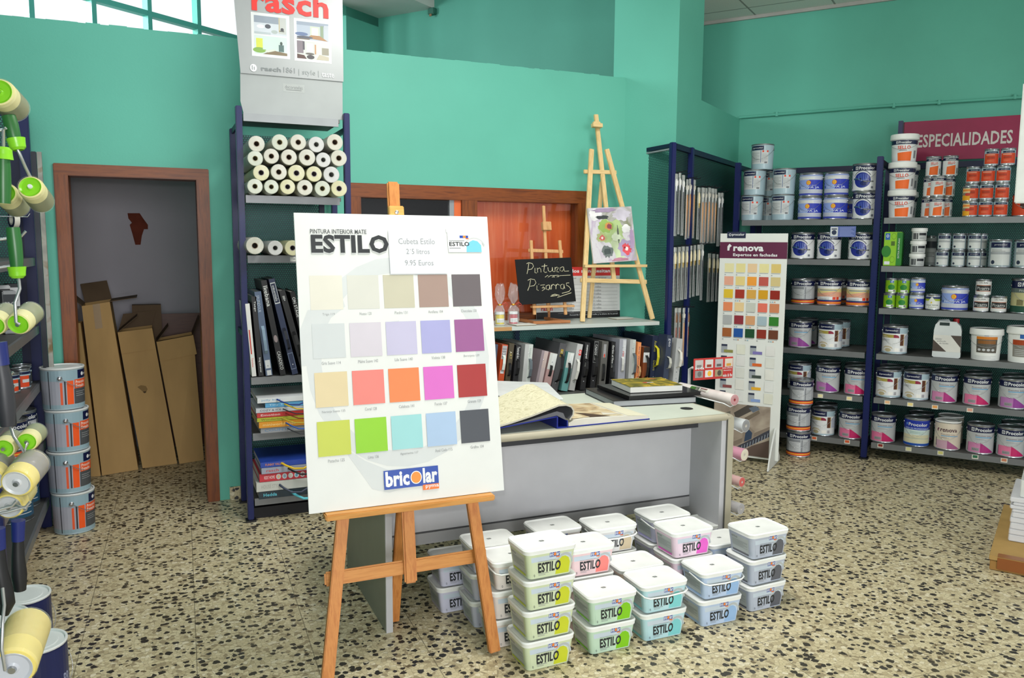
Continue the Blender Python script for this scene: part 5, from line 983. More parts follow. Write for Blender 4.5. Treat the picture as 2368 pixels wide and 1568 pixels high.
up(1342, 797, .044, 11, '#b9bab9', lambda t, h: [('rect', 0, h*.76, t*.45, h*.88, mat('#d2322c')), ('text', '5', t*.1, h*.79, t*.35, h*.86, cWH, .02)], 'light grey pattern book with a red square five in the standing row', ('#d9d9d2', .06, .2, .035))
up(1359, 793, .042, 6, DK, lambda t, h: tx('metropolis', t, h, .62, .95, '#c9cbca', .45, .03) + tx('Itaj', t, h, .5, .58, '#8d8f8d', .4), 'black pattern book lettered metropolis in the standing row', ('#101012', .08, .2, .03))
up(1380, 788, .04, 5, '#1a1a1d', lambda t, h: [('rect', -t*.4, h*.55, t*.4, h*.98, mat('#8a8c8c')), ('rect', -t*.36, h*.56, t*.36, h*.97, mat('#1a1a1d'))] + tx('CASADECO', t, h, .6, .92, '#c9cbca', .42, 0), 'black pattern book lettered CASADECO on the low shelf', ('#101012', .08, .22, .03))
up(1400, 790, .052, 4, '#5b5a57', lambda t, h: [('rect', -t*.2, h*.66, t*.2, h*.94, mat('#98989a')), ('disc', 0, h*.7, t*.1, .012, cRED)], 'brownish grey wide pattern book with a silver plate', ('#101012', .05, .16, .012))
up(1419, 791, .034, 3, '#141417', lambda t, h: tx('Garden of Flowers', t, h, .45, .93, '#d0d2d1', .42, .02), 'black pattern book lettered Garden of Flowers', ('#2a2c32', .06, .16, .03))
up(1441, 784, .058, 2, '#9ea0aa', lambda t, h: [('rect', .0, h*.5, t*.45, h*.98, mat('#c9ccd0'))] + [('text', 'rasch', t*.02, h*.55, t*.3, h*.74, mat('#c23a34'), .02, 1), ('text', 'oxid', t*.2, h*.72, t*.42, h*.95, mat('#e0e2e2'), .02, 1)], 'silver pattern book with red lettering on the low shelf', ('#cfd0cc', .1, .2, .016))
up(1464, 786, .048, 2, GRY, lambda t, h: [('rect', -t*.02, .0, t*.48, h, mat('#c3c9c4'))] + [('text', 'Hidden Richness', t*.08, h*.5, t*.3, h*.92, mat('#84908a'), 0, 1)], 'light grey pattern book lettered Hidden Richness, before the peach one', ('#5a646a', .08, .22, .03, .01))
up(1479, 792, .03, 3, '#e8935a', lambda t, h: tx('New Workshop', t, h, .3, .9, '#5a4060', .45, .01), 'peach pattern book lettered New Workshop', ('#c9a070', .06, .14, .03))
up(1496, 803, .05, 3, '#8a4a28', lambda t, h: [('rect', -t*.5, h*.6, t*.5, h*.86, mat('#d3d5d4')), ('rect', -t*.5, h*.86, t*.5, h, mat('#2a2422')), ('text', 'OPTIMUM', t*.1, h*.64, t*.3, h*.8, mat('#7a7a78'), 0, 1)], 'brown pattern book with a white label in the standing row', ('#1a1a1c', .05, .2, .03))
up(1517, 777, .056, 3, '#252d44', lambda t, h: tx('Accents', t, h, .68, .9, '#a9a04a', .4, .01) + tx('Decors', t, h, .3, .5, '#a9a04a', .35, .01), 'navy pattern book lettered Accents with a yellow strap', ('#d3c92f', .12, .26, .045))
up(1534, 786, .046, 4, '#262f42', lambda t, h: tx('SALINAS', t, h, .7, .95, '#c9cbca', .35, .02), 'dark blue pattern book lettered SALINAS', ('#23272e', .08, .2, .03))
up(1549, 776, .045, 5, '#303a50', lambda t, h: tx('geo', t, h, .78, .94, '#b9bcc4', .45, .01), 'slate blue pattern book lettered geo at the right of the row', ('#b9bab0', .12, .2, .04), y=4.39, d=.0)
up(1572, 784, .05, 5, '#aeb0b0', lambda t, h: [('disc', 0, h*.3, .003, .003, INK)], 'light grey pattern book with a white strap, last of the row', ('#d9d8ce', .12, .24, .04), y=4.39, d=.0)
# ---- on the white top: small easels, slate, canvas, jars, leaflet
PW1, PW2 = '#cba970', '#dfc48e'
PZ = LZ + .0012
def pt(px, py, y): return on_y(px, py, y)
yf, yt = 4.62, 4.80
def lean_pt(px, py, y0, z0, tilt):                # point of a plane leaning back by tilt from (y0, z0)
    n = V((0, -math.cos(tilt), math.sin(tilt))); d = sight(px, py); return EYEP + d*((V((0, y0, z0)) - EYEP).dot(n)/d.dot(n))
tl = math.radians(9); n_ = V((0, -math.cos(tl), math.sin(tl))); u_ = V((0, math.sin(tl), math.cos(tl)))
ce = tag(empty('tabletop_easel', (2.75, 4.66, PZ)), 'pale pine easel holding the painted canvas on the white top board', 'easel')
pw = wood(PW1, PW2, 'z'); pwx = wood(PW1, PW2, 'x')
def cb(name, a, b, w, t, par=None, mt=None, nrm=None, bev=.002):
    m = MB(); o = (par or ce).location; m.bar(a - o, b - o, w, t, mt or pw, nrm or n_, bev); return part(name, m, par or ce)
P = lambda px, py, off=0: lean_pt(px, py, 4.62 + off, PZ, tl)
def leg(top, foot, off):
    a, b = P(*top, off), P(*foot, off); s = (a.z - PZ - .005)/(a.z - b.z); return a, a + (b - a)*s
a, b = leg((1368, 345), (1347, 738), 0); cb('leg', b, a, .032, .016); a, b = leg((1403, 345), (1508, 734), 0); cb('leg', b, a, .032, .016)
cb('mast', P(1420, 650, .02), P(1378, 265, .02), .03, .016); cb('crossbar', P(1350, 397, .017), P(1425, 399, .017), .026, .014, mt=pwx); cb('crossbar', P(1342, 648, .017), P(1495, 652, .017), .028, .014, mt=pwx)
a = P(1378, 291, -.01); m = MB(); B_ = MX((V((1, 0, 0)), -n_, u_)).transposed().to_4x4(); B_.translation = a - ce.location; m.box(-.03, .042, -.02, .012, -.012, .014, pwx, .002, B_); m.box(-.02, .03, -.012, .012, .014, .026, pwx, .002, B_); part('clamp_block', m, ce)
a, b = P(1350, 613, -.02), P(1494, 617, -.02); m = MB(); z = (a.z + b.z)/2; m.box(a.x - ce.location.x, b.x - ce.location.x, a.y - .02 - ce.location.y, a.y + .015 - ce.location.y, z - .009 - PZ, z + .009 - PZ, pwx, .002); part('tray', m, ce); cz = z + .0105; cy = a.y
f = V((P(1383, 733).x + .06, 4.85, PZ)); h = P(1392, 420, .05); cb('rear_leg', f + V((0, 0, .004)), h, .028, .014)
# canvas
q = P(1371, 608, -.02); cw = P(1472, 608, -.02).x - q.x; ch = .365
ca = tag(empty('canvas', (q.x, cy - .013, cz)), 'small abstract canvas of red, green and violet blotches on the pine easel', 'painting')
BASEC = mottled(((.3, lin('#8b8f74')), (.42, lin('#c7c3cb')), (.5, lin('#cfcdd0')), (.58, lin('#b6a6bd')), (.7, lin('#9fb08a'))), 5, 4, 1.2)
M_ = MX.Rotation(-tl, 4, 'X') @ MX.Rotation(math.radians(-3.5), 4, 'Y'); m = MB(); m.box(0, cw, 0.0, .014, .006, ch, mat('#d6d4d0', .6), .001, M_); part('stretched_canvas', m, ca)
T = lambda u, v, k: M_ @ V((u*cw, -.0006 - .0001*k, .006 + v*(ch - .006)))
def blob(cx, cy_, rx, ry, col, seed, n=22):
    rnd = random.Random(seed); k = [1 + rnd.uniform(-.22, .22) for _ in range(n)]
    return ('poly', [(min(.985, max(.015, cx + rx*k[i]*math.cos(2*PI*i/n))), min(.985, max(.015, cy_ + ry*k[i]*math.sin(2*PI*i/n)))) for i in range(n)], mat(col, .55, 0, .3, .25))
m = MB(); A = [('rect', 0, 0, 1, 1, BASEC), blob(.75, .85, .2, .1, '#cbc6d2', 1), blob(.15, .88, .13, .1, '#e3e3e2', 2), blob(.5, .55, .28, .24, '#a9bf85', 3), blob(.62, .3, .2, .22, '#bccba6', 4), blob(.3, .82, .14, .035, '#3c4042', 5), blob(.36, .66, .16, .12, '#8fab5c', 6), blob(.42, .66, .09, .07, '#c98f50', 7), blob(.44, .65, .055, .05, '#8e4652', 8),
    blob(.24, .46, .12, .09, '#a8b07a', 9), blob(.25, .45, .06, .05, '#c4605c', 10), blob(.25, .45, .025, .022, '#e6d0cc', 11), blob(.34, .2, .13, .11, '#6f7876', 12), blob(.33, .2, .08, .06, '#4c5556', 13), blob(.76, .24, .17, .16, '#a99ab8', 14), blob(.78, .22, .1, .1, '#d2525a', 15), blob(.78, .23, .04, .035, '#ead9d6', 16), blob(.74, .25, .02, .02, '#8a2430', 24), blob(.62, .5, .02, .16, '#5f665c', 17), blob(.82, .6, .1, .08, '#e6e6e6', 18), blob(.93, .4, .05, .2, '#b79fc0', 19), blob(.35, .95, .25, .04, '#a08ea8', 20), blob(.6, .03, .2, .04, '#b07a8c', 21), blob(.15, .03, .1, .05, '#d9d6d8', 22), blob(.55, .45, .1, .07, '#cfdabf', 23)]
m.art(T, A); part('paint', m, ca)
# chalk slate on its little easel
tl2 = math.radians(12); n2 = V((0, -math.cos(tl2), math.sin(tl2)))
sl = tag(empty('tabletop_easel', (2.3, 4.66, PZ)), 'small wooden easel with a flat base frame holding the chalk slate', 'easel'); bw = wood('#9a6238', '#b0754a', 'x'); bz = wood('#b98a58', '#cda06e', 'z')
Q = lambda px, py, off=0: lean_pt(px, py, 4.68 + off, PZ, tl2)
y1 = 4.60; m_ = lambda px, py: on_z(px, py, PZ + .008)
bl, br_ = on_y(1232, 740, y1 + .01), on_y(1318, 737, y1 + .01); bl.z = br_.z = PZ + .0105
cb('base_bar', bl, br_, .02, .018, sl, bw, V((0, 0, 1))); cb('base_bar', bl + V((.02, .01, 0)), bl + V((.0, .26, 0)), .018, .018, sl, bw, V((0, 0, 1))); cb('base_bar', br_ + V((-.03, .01, 0)), br_ + V((-.05, .26, 0)), .018, .018, sl, bw, V((0, 0, 1)))
a, b = Q(1212, 710, -.012), Q(1327, 708, -.012); z = (a.z + b.z)/2; m = MB(); m.box(Q(1230, 709, -.01).x - 2.3, b.x - 2.3, a.y - .014 - 4.66, a.y + .03 - 4.66, z - .007 - PZ, z + .007 - PZ, bz, .002); part('tray', m, sl); tz = z + .0085; ty = a.y
for px in (1236, 1308): cb('upright', Q(px, 728, .004), Q(px - 8 if px < 1280 else px - 14, 556, .004), .02, .014, sl, bz, n2)
cb('mast', Q(1268, 720, .02), Q(1257, 476, .02), .02, .012, sl, bz, n2); cb('crossbar', Q(1222, 579, .016), Q(1302, 582, .016), .022, .01, sl, bz, n2)
a = Q(1264, 523, .002); m = MB(); B_ = MX((V((1, 0, 0)), -n2, V((0, math.sin(tl2), math.cos(tl2))))).transposed().to_4x4(); B_.translation = a - sl.location; m.box(-.03, .03, -.012, .02, -.028, .028, bz, .002, B_); part('clamp_block', m, sl)
cb('prop', br_ + V((-.05, .2, .01)), Q(1270, 640, .035), .016, .01, sl, bw, n2)
c0 = Q(1204, 707, -.02); sw_ = Q(1334, 705, -.02).x - c0.x; shh = (Q(1260, 600, -.02) - Q(1265, 706, -.02)).length
cs = tag(empty('chalk_slate', (c0.x, ty - .008, tz)), 'black chalk slate lettered by hand, on the small easel', 'slate'); M_ = MX.Rotation(-tl2, 4, 'X') @ MX.Rotation(math.radians(-2), 4, 'Y')
m = MB(); m.box(-.004, sw_ - .004, 0, .005, .008, shh, mat('#141618', .6, 0, .2), .0006, M_); part('panel', m, cs)
CH = mat('#c9c4a6', .9, 0, .1, .3)
T = lambda u, v, k: M_ @ V((u*sw_, -.0004 - .0001*k, v*shh))
STROKES = ["""18 90,22 92,28 90,30 84,26 78,20 77|22 90,20 80,17 68|32 80,31 70,34 69|36 80,36 70|36 77,40 80,42 77,42 70|50 88,47 72,49 69,52 70|44 83,54 84|55 80,55 73,58 70,62 73,63 80|63 80,63 71,66 70|68 80,67 70|67 76,71 80,74 78,71 74,70 70,74 69|82 80,77 78,76 72,80 70,83 74,83 80,84 70,92 70""",
 """17 54,22 57,29 55,31 48,27 42,20 41|22 55,19 42,15 32|32 42,31 33,34 31|35 44,36 45|38 42,46 43,42 38,46 34,40 30|40 36,46 36|53 42,48 40,48 33,52 31,54 36,54 42,55 32|58 42,57 32|57 38,61 43,64 40|66 42,65 32|65 38,69 43,72 40|78 42,74 40,74 33,78 31,80 36,80 42,81 32|90 44,85 44,85 39,89 36,92 30,88 25,75 22""",
 """48 59,53 63,55 59,52 57,58 62,64 62,65 58,60 58,66 62,72 62,72 58,68 58,76 61,94 61|56 19,62 21,70 18,66 13,70 15,92 22|54 17,66 18"""]
m = MB()
for s_ in STROKES:
    for st in s_.split('|'):
        pts = [tuple(float(c)/100 for c in q.split()) for q in st.split(',')]
        m.tube([M_ @ V((x*sw_, -.0006, y*shh)) for x, y in pts], .0021, CH, 5)
part('chalk_lettering', m, cs)
# leaflet about wallpaper rolls, leaning behind the easels
lx0, lx1 = on_y(1240, 690, 4.92).x, on_y(1433, 700, 4.92).x; lt = on_y(1420, 617, 4.92).z
lf = tag(empty('information_chart', (lx0, 4.912, PZ), (math.radians(-3), 0, 0)), 'white and red wallpaper roll chart leaning behind the easels', 'poster'); lw, lh = lx1 - lx0, lt - PZ
m = MB(); m.box(0, lw, 0, .003, 0, lh, mat('#cfd0ce', .5)); part('sheet', m, lf); RDm = mat('#c83430', .5)
A = [('rect', 0, lh - .06, lw, lh, RDm), ('text', '¿Cuántos rollos se necesitan?', .03, lh - .045, lw - .06, lh - .014, cWH, .03), ('rect', 0, 0, lw, .045, BLACK), ('text', 'Recuerde la anchura del rollo y la altura de la pared', .25, .016, lw - .02, .027, cLG, .01), ('text', 'rasch', .035, .055, .12, .085, RDm, .03)]
for i in range(9): A += [('rect', .16, lh - .12 - .024*i, lw - .02, lh - .1185 - .024*i, mat('#9a9a9a'))] + [('text', '%d rollos' % (6 + i), x, lh - .118 - .024*i, x + .06, lh - .104 - .024*i, mat('#77787a')) for x in (.22, lw - .21)]
A += [('text', 'Altura de pared', .19, lh - .082, .3, lh - .07, mat('#77787a')), ('text', '2-3 metros', .2, lh - .096, .28, lh - .085, mat('#77787a')), ('text', 'Altura de pared', lw - .22, lh - .082, lw - .11, lh - .07, mat('#77787a'))]
m = MB(); m.art(flat((0, -.0004, 0), (1, 0, 0), (0, 0, 1), None, .00005), A); part('print', m, lf)
# jars in cellophane gift bags
FIL = film('#dfe6e8', .16, .05)
for px, col, lab in ((1156, '#d8c21e', 'cellophane bag with a yellow paint jar, left of the slate'), (1187, '#b23a48', 'cellophane bag with a red paint jar, beside the slate')):
    c = on_y(px, 735, 4.64); r = tag(empty('gift_bag', (c.x, 4.64, PZ)), lab, 'gift bag', 'cellophane gift bags on the white top')
    m = MB(); m.lathe([(0, .007), (.026, .007), (.027, .01), (.027, .06), (.024, .066)], mat(col, .35), 20); m.art(cyl(.027, .05, .012), [('rect', -.7, .1, .7, .6, cWH)] + lines(-.5, .15, .4, .5, 3), .11); j = part('paint_jar', m, r)
    m = MB(); m.lathe([(.025, .066), (.028, .067), (.028, .082), (.0, .083)], cWH, 20); part('jar_lid', m, j)
    if px < 1170: m = MB(); m.lathe([(0, .0), (.03, 0), (.033, .003), (.03, .006), (0, .006)], mat('#c9c9c0', .35), 24); part('saucer', m, r)
    m = MB(); n = 20; prof = [(.05, .006), (.055, .03), (.05, .09), (.03, .115), (.01, .125), (.012, .13), (.04, .16), (.05, .19), (.045, .23), (.03, .255)]; vs = []
    rnd = random.Random(int(px))
    for i, (rr_, zz) in enumerate([(a_*.62, b_) for a_, b_ in prof]):
        for k in range(n): f = 1 + rnd.uniform(-.22, .22); vs.append((rr_*f*math.cos(2*PI*k/n), rr_*f*math.sin(2*PI*k/n), zz + rnd.uniform(-.008, .008)*(i > 1)))
    m.add(vs, [(i*n + k, i*n + (k + 1) % n, (i + 1)*n + (k + 1) % n, (i + 1)*n + k) for i in range(len(prof) - 1) for k in range(n)], FIL); part('cellophane', m, r)
    m = MB(); m.lathe([(.012, .12), (.015, .124), (.012, .13)], mat('#c8862c', .3, .6), 14); m.tube([(.01, -.01, .125), (.03, -.02, .14), (.045, -.022, .125), (.03, -.02, .115)], .002, mat('#c83a2a', .3), 5); part('ribbon', m, r)
for px, py, lab in ((1436, 737, 'blank white canvas panel lying under the pine easel'), (1183, 744, 'blank white canvas panel lying beside the gift bags')):
    p = on_z(px, py, PZ); o = tag(empty('blank_canvas', (p.x, max(p.y, 4.6), PZ), .1), lab, 'canvas', 'blank canvas panels'); m = MB(); m.box(-.07, .07, -.045, .05, 0.0, .004, mat('#8a7f6a', .7)); m.box(-.07, .07, -.045, .05, .004, .006, mat('#d4d6d0', .6)); 
    if px < 1200: o.location.y = 4.545 + .05; o.location.x -= .02
    part('panel', m, o)
# ================================================================== BRUSH DISPLAY IN THE CORNER
e0, e1 = V((3.115, 4.925, 0)), V((3.112, 4.535, 0)); TOPZ = 2.165
br = tag(empty('brush_display', e1), 'tall corner unit of dark blue perforated panels hung with paint brushes', 'shelving')
for p, nm in ((e0, 0), (e1, 1)): m = MB(); q = p - e1; m.box(q.x - .018, q.x + .018, q.y - .018, q.y + .018, 0, TOPZ, NAVY, .004); part('post', m, br)
m = MB(); m.box(-.01, .012, 0, .39, TOPZ - .03, TOPZ - .005, NAVYD); part('rail', m, br); m = MB(); m.box(-.01, .012, 0, .39, TOPZ - .045, TOPZ - .035, mat('#8d8f96', .4)); part('rail', m, br)
o = None; m = MB(); m.add([(0, .018, .06), (0, .37, .06), (0, .37, TOPZ - .04), (0, .018, TOPZ - .04)], [(0, 1, 2, 3)], perforated('#123a3c', 'yz', .013, .0046)); part('side_panel', m, br)
BA = -1.872; me1 = e1.dot(MD)
rot = MX.Rotation(THR, 4, 'Z')
def in_br(name, mb):                               # built in the rack's turned frame, origin at e1
    o = part(name, mb, br); o.rotation_euler = (0, 0, THR); return o
LM = 6.70 - me1
m = MB(); m.add([(.0, .02, .06), (.0, LM, .06), (.0, LM, TOPZ - .04), (.0, .02, TOPZ - .04)], [(0, 1, 2, 3)], perforated('#0d2228', 'yz', .013, .0036)); in_br('back_panel', m)
for y in (.33, LM - .02): m = MB(); m.box(-.006, .03, y - .02, y + .02, 0, TOPZ, NAVY, .003); in_br('post', m)
m = MB(); m.box(-.008, .02, .02, LM, TOPZ - .04, TOPZ - .005, NAVYD); in_br('rail', m)
def hooks(zs):
    for y, z, L in zs:
        m = MB(); m.tube([(.0, y, z), (L, y, z + .004), (L + .01, y, z + .02)], .0025, mat('#23262c', .4, .6), 6); in_br('hook', m)
0 and hooks([(.1, 2.02, .26), (.45, 1.95, .26), (.8, 1.96, .26), (.12, 1.53, .26), (.5, 1.53, .26), (.85, 1.53, .2), (.1, 1.13, .3), (.5, 1.13, .26)])
def packet(hc, fc, bc, bl, w=.05, H=.36, nb=1):
    """a brush in its clear sleeve, hanging from a hook at the top; local x = width"""
    s = MB(); s.box(-w/2, w/2, -.004, .004, -H, 0, film('#d5dada', .42, .1)); s.box(-w/2, w/2, -.0042, .0042, -.03, .0, mat('#b9bdb9', .5))
    h = MB(); h.tube([(0, 0, -bl - .04), (0, 0, -bl - .09), (0, 0, -H*.6), (0, 0, -H + .015)], [.006, .008, .006, .0035], mat(hc, .3), 8)
    f = MB(); f.tube([(0, 0, -bl - .005), (0, 0, -bl - .042)], [.011, .007], mat(fc, .25, .8), 8); b = MB(); b.tube([(0, 0, -.03), (0, 0, -.045), (0, 0, -bl*.7), (0, 0, -bl - .008)], [.004, .009, .012, .011], mat(bc, .8, 0, .2, .2), 8)
    return Kind(('sleeve', s), ('brush_handle', h), ('ferrule', f), ('bristles', b))
BKD = dict(ora=packet('#cf8f4a', '#b9b9b0', '#c9c5b8', .06, .034, .4), blk=packet('#17181a', '#bfa35a', '#d8cda8', .1, .04, .36), whi=packet('#3b3f46', '#c9cacc', '#dcdcd8', .07, .034, .4), red=packet('#8a3a22', '#b5b5b0', '#7a5a44', .09, .036, .34))
def hang(k, px, py, a, label, group, turn=0):
    a = -1.835 + (a + 1.62)*.2; m_, z = on_a(px, py, a); p = RW(a, m_, z); h = MB(); y = m_ - me1; h.tube([(.002, y, z + .006), (a + 1.872 + .03, y, z + .009), (a + 1.872 + .035, y, z + .02)], .0025, mat('#23262c', .4, .6), 6); o = in_br('hook', h); o.location.z = 0; return BKD[k].put('brush_packet', label, 'paint brush', p, THR + PI/2 + turn*.5, group)
g = 'brush packets on the upper hooks'
for i, (px, py, k, a) in enumerate([(1565, 402, 'whi', -1.62), (1573, 400, 'whi', -1.65), (1581, 405, 'whi', -1.68), (1590, 415, 'ora', -1.62), (1597, 414, 'ora', -1.65), (1606, 416, 'ora', -1.68), (1617, 434, 'blk', -1.64), (1626, 434, 'ora', -1.62), (1633, 435, 'ora', -1.65), (1641, 434, 'ora', -1.62), (1649, 436, 'ora', -1.66), (1656, 437, 'ora', -1.68), (1664, 446, 'whi', -1.66), (1671, 446, 'whi', -1.7)]):
    hang(k, px, py, a, '%s brush in a clear packet, %s from the left on the upper hooks' % ({'whi': 'dark handled', 'ora': 'orange handled', 'blk': 'black handled'}[k], ORD[i] if i < 12 else ['thirteenth', 'last'][i - 12]), g, random.uniform(-.3, .3))
g = 'brush packets on the middle hooks'
for i, (px, py, k, a) in enumerate([(1562, 572, 'blk', -1.62), (1571, 571, 'blk', -1.65), (1580, 570, 'blk', -1.62), (1589, 570, 'blk', -1.66), (1598, 568, 'blk', -1.62), (1607, 567, 'blk', -1.65), (1617, 566, 'blk', -1.62), (1625, 566, 'whi', -1.66), (1641, 586, 'blk', -1.7), (1651, 587, 'blk', -1.72), (1660, 588, 'blk', -1.7)]):
    hang(k, px, py, a, '%s brush with bristles up, %s from the left on the middle hooks' % ({'whi': 'pale handled', 'blk': 'black handled'}[k], ORD[i]), g, random.uniform(-.25, .25))
g = 'brush packets on the lower hooks'
for i, (px, py, k, a) in enumerate([(1564, 712, 'red', -1.62), (1572, 712, 'red', -1.64), (1582, 712, 'ora', -1.63), (1592, 712, 'red', -1.62)]):
    hang(k, px, py, a, '%s brush in a clear packet, %s from the left on the lower hooks' % ({'red': 'brown handled', 'ora': 'orange handled'}[k], ORD[i]), g, random.uniform(-.25, .25))
# ================================================================== STANDING COLOUR CARD (facade paints)
c0 = on_z(1700, 1076); c1 = on_z(1793, 1081); ax = (c1 - c0).normalized()
rzr = THR + .02; RA = V((math.cos(rzr), math.sin(rzr), 0)); RN = V((math.sin(rzr), -math.cos(rzr), 0))
base = on_z(1793, 1076)
def on_card(px, py): d = sight(px, py); p = EYEP + d*((base - EYEP).dot(RN)/d.dot(RN)); return (p - base).dot(RA), p.z
x0 = on_card(1664, 560)[0]; x1 = on_card(1825, 560)[0]; xb0 = on_card(1650, 1040)[0]; xb1 = on_card(1797, 1040)[0]; zt = on_card(1745, 540)[1]
rc = tag(empty('colour_card_stand', base, rzr), 'tall white standing colour card for facade paints with a plum header', 'display stand')
X0, X1 = (x0 + xb0)/2, (x1 + xb1)/2; cw_ = X1 - X0
m = MB(); m.box(X0, X1, 0, .012, .03, zt, mat('#dcdfda', .45, 0, .35, .02), .001); part('panel', m, rc)
for sx in (X1 - .03, X0 + .03):
    m = MB(); pf = [(-.2, .002), (.16, .002), (.16, .03), (.03, .15), (-.01, .26), (-.05, .22), (-.11, .15), (-.16, .08)]; m.prism(pf, sx, sx + .01, mat('#d3d6d2', .45), 'yz'); part('foot', m, rc)
U = lambda f: X0 + cw_*f
def V_(py, px=1745): return on_card(px, py)[1]
PL = mat('#5c1f40', .45); A = [('rect', U(.105), V_(551), U(.385), V_(536), mat('#1c2440')), ('rect', X0, V_(598), X1, V_(560), PL), ('text', 'renova', U(.205), V_(581.5), U(.655), V_(570), cWH, .04), ('poly', [(U(.115), V_(580)), (U(.115), V_(570)), (U(.145), V_(564)), (U(.18), V_(569)), (U(.15), V_(573)), (U(.145), V_(580))], cWH), ('text', 'Expertos en fachadas', U(.205), V_(595), U(.86), V_(586), cWH, .025), ('text', 'procolor', U(.18), V_(547), U(.365), V_(539), cWH, .02), ('ring', U(.15), V_(543), .009, .009, .4, cWH)]
CC = ['e0d9a8 e0d596 e2c39a e0d79c d8c074', 'e2a58c e0cb84 e89a3a b8554a cdbb84', 'd9b832 9e3324 cf9f48 cc981f 8c2418', 'e0865a e0c592 c2c5ba dd6f5c c8805a', 'a9acac 8a303a cf9a6e 9fb4bc 2f7a2a', '9c5c30 20529a 1d4a2c 8a3022 663a26']
for r, row in enumerate(CC):
    for c, hx in enumerate(row.split()):
        u0 = U(.085 + .174*c); v1 = V_(610 + 30.3*r); v0 = V_(630.5 + 30.3*r); A.append(('rect', u0, v0, u0 + cw_*.14, v1, mat('#' + hx, .5, 0, .3, .03))); A.append(('rect', u0, v0 - .006, u0 + cw_*.13, v0 - .003, mat('#8f928f')))
        for q in range((r*c) % 3 + 1): A.append(('rect', u0 + .014*q, v0 - .022, u0 + .014*q + .009, v0 - .014, mat(['#a9acaa', '#8fb0c0', '#c98f6a'][q])))
for i in range(5):
    v0, v1 = V_(820 + 27.5*i), V_(800 + 27.3*i)
    for k, u in enumerate((.08, .52)):
        col = [['#8a8a4a', '#4fa59a', '#b8b33a', '#8a4a4a', '#777'], ['#7a72b0', '#d2632a', '#3f4a44', '#e0a82c', '#7f98c8']][k][i]
        A += [('rect', U(u), v0, U(u + .09), v1, mat('#9aa0a6')), ('rect', U(u), v1 - .014, U(u + .09), v1, mat('#2a3248')), ('rect', U(u + .04), v0 + .002, U(u + .18), v0 + .022, mat(col)), ('rect', U(u + .235), v0 - .004, U(u + .365), v1 + .004, mat(['#d9dacb', '#dadad6', '#d6d8d0', '#dcdcd4', '#dadcd8'][(i + k) % 5]))]
# photo of a facade with balconies, printed below
PU0, PU1, PV0, PV1 = U(.0), U(.86), V_(1055), V_(938)
t = NT('facade_photo'); STO = mottled(((.3, lin('#7f7266')), (.5, lin('#9c8f80')), (.7, lin('#b0a594'))), 8, 3, .6)
pw_, ph_ = PU1 - PU0, PV1 - PV0; F = lambda a, b: (PU0 + a*pw_, PV0 + b*ph_)
A += [('rect', PU0, PV0, PU1, PV1, STO), ('poly', [F(.45, .0), F(1, .0), F(1, .35), F(.7, .2)], mat('#5d4d46')), ('poly', [F(.3, .1), F(1, .55), F(1, .62), F(.3, .2)], mat('#7d7064')), ('poly', [F(.4, .02), F(1, .42), F(1, .56), F(.42, .14)], mat('#3a3c46')),
      ('poly', [F(.52, .24), F(.54, .48), F(.64, .58), F(.74, .5), F(.72, .34)], mat('#8d8072')), ('poly', [F(.56, .26), F(.58, .44), F(.64, .52), F(.7, .46), F(.69, .34)], mat('#33445c')), ('poly', [F(.4, .7), F(.72, .92), F(.8, .98), F(.6, 1), F(.36, .82)], mat('#4a4540')), ('poly', [F(.6, .68), F(.82, .86), F(.8, .92), F(.55, .74)], mat('#6f6355')), ('poly', [F(.7, .86), F(.82, .94), F(.74, 1), F(.62, .94)], mat('#5f6a78')), ('poly', [F(.0, .4), F(.3, .6), F(.3, .85), F(.0, .7)], mat('#6a665c'))]
for i in range(11): x = .46 + .05*i; A.append(('poly', [F(x, .045 + .034*i), F(x + .012, .052 + .034*i), F(x + .022, .15 + .034*i), F(x + .01, .145 + .034*i)], mat('#8d97a4')))
m = MB(); m.art(flat((0, -.0005, 0), (1, 0, 0), (0, 0, 1), None, .00003), A); part('print', m, rc)
# ================================================================== WIRE STAND OF ADHESIVE FILM beside the desk
p = on_z(1712, 1250); SX, SY = 2.62, 3.32
ds = tag(empty('film_roll_stand', (SX, SY, 0)), 'white wire stand of adhesive film rolls with a red header, behind the desk end', 'display stand'); WW = mat('#d3d6d6', .35)
hp = {k: on_y(*v, SY) - V((SX, SY, 0)) for k, v in dict(tl=(1605, 830), tr=(1695, 850), bl=(1605, 880), br=(1697, 905)).items()}
hw = (hp['tr'] - hp['tl']).x; zc0, zc1 = hp['bl'].z, hp['tl'].z; HX = hp['tl'].x
m = MB(); m.tube([(-.05, .215, .0), (-.05, .215, zc0 + .02), (-.05, .19, zc0 + .03), (-.05, .0045, zc0 + .03)], .008, WW); part('post', m, ds)
m = MB(); m.box(HX - .02, HX + hw - .06, .02, .3, .001, .012, WW, .003); part('base', m, ds)
m = MB(); m.box(HX, HX + hw, 0, .004, zc0, zc1, mat('#b8322e', .4), .001)
A = []; cols = ['#b9b3b0', '#c9c6c2', '#a9a6a8', '#c9bfb0', '#8f8a88', '#d0cdca', '#9a8a6a']
for i in range(4): x = HX + .008 + i*hw/4; A.append(('rect', x, zc1 - (zc1 - zc0)*.46, x + hw/4 - .012, zc1 - .008, mat(cols[i]))); A.append(('rect', x + .01, zc1 - (zc1 - zc0)*.42, x + hw/4 - .022, zc1 - (zc1 - zc0)*.3, mat(['#7a7470', '#8e3a24', '#5a5654', '#c98f3a'][i])))
for i in range(3): x = HX + .008 + i*hw/4; A.append(('rect', x, zc0 + .012, x + hw/4 - .012, zc0 + (zc1 - zc0)*.44, mat(cols[(i + 4) % 7]))); A.append(('disc', x + hw/9, zc0 + .03, .012, .014, mat(['#6a6462', '#e0a83a', '#4a4238'][i])))
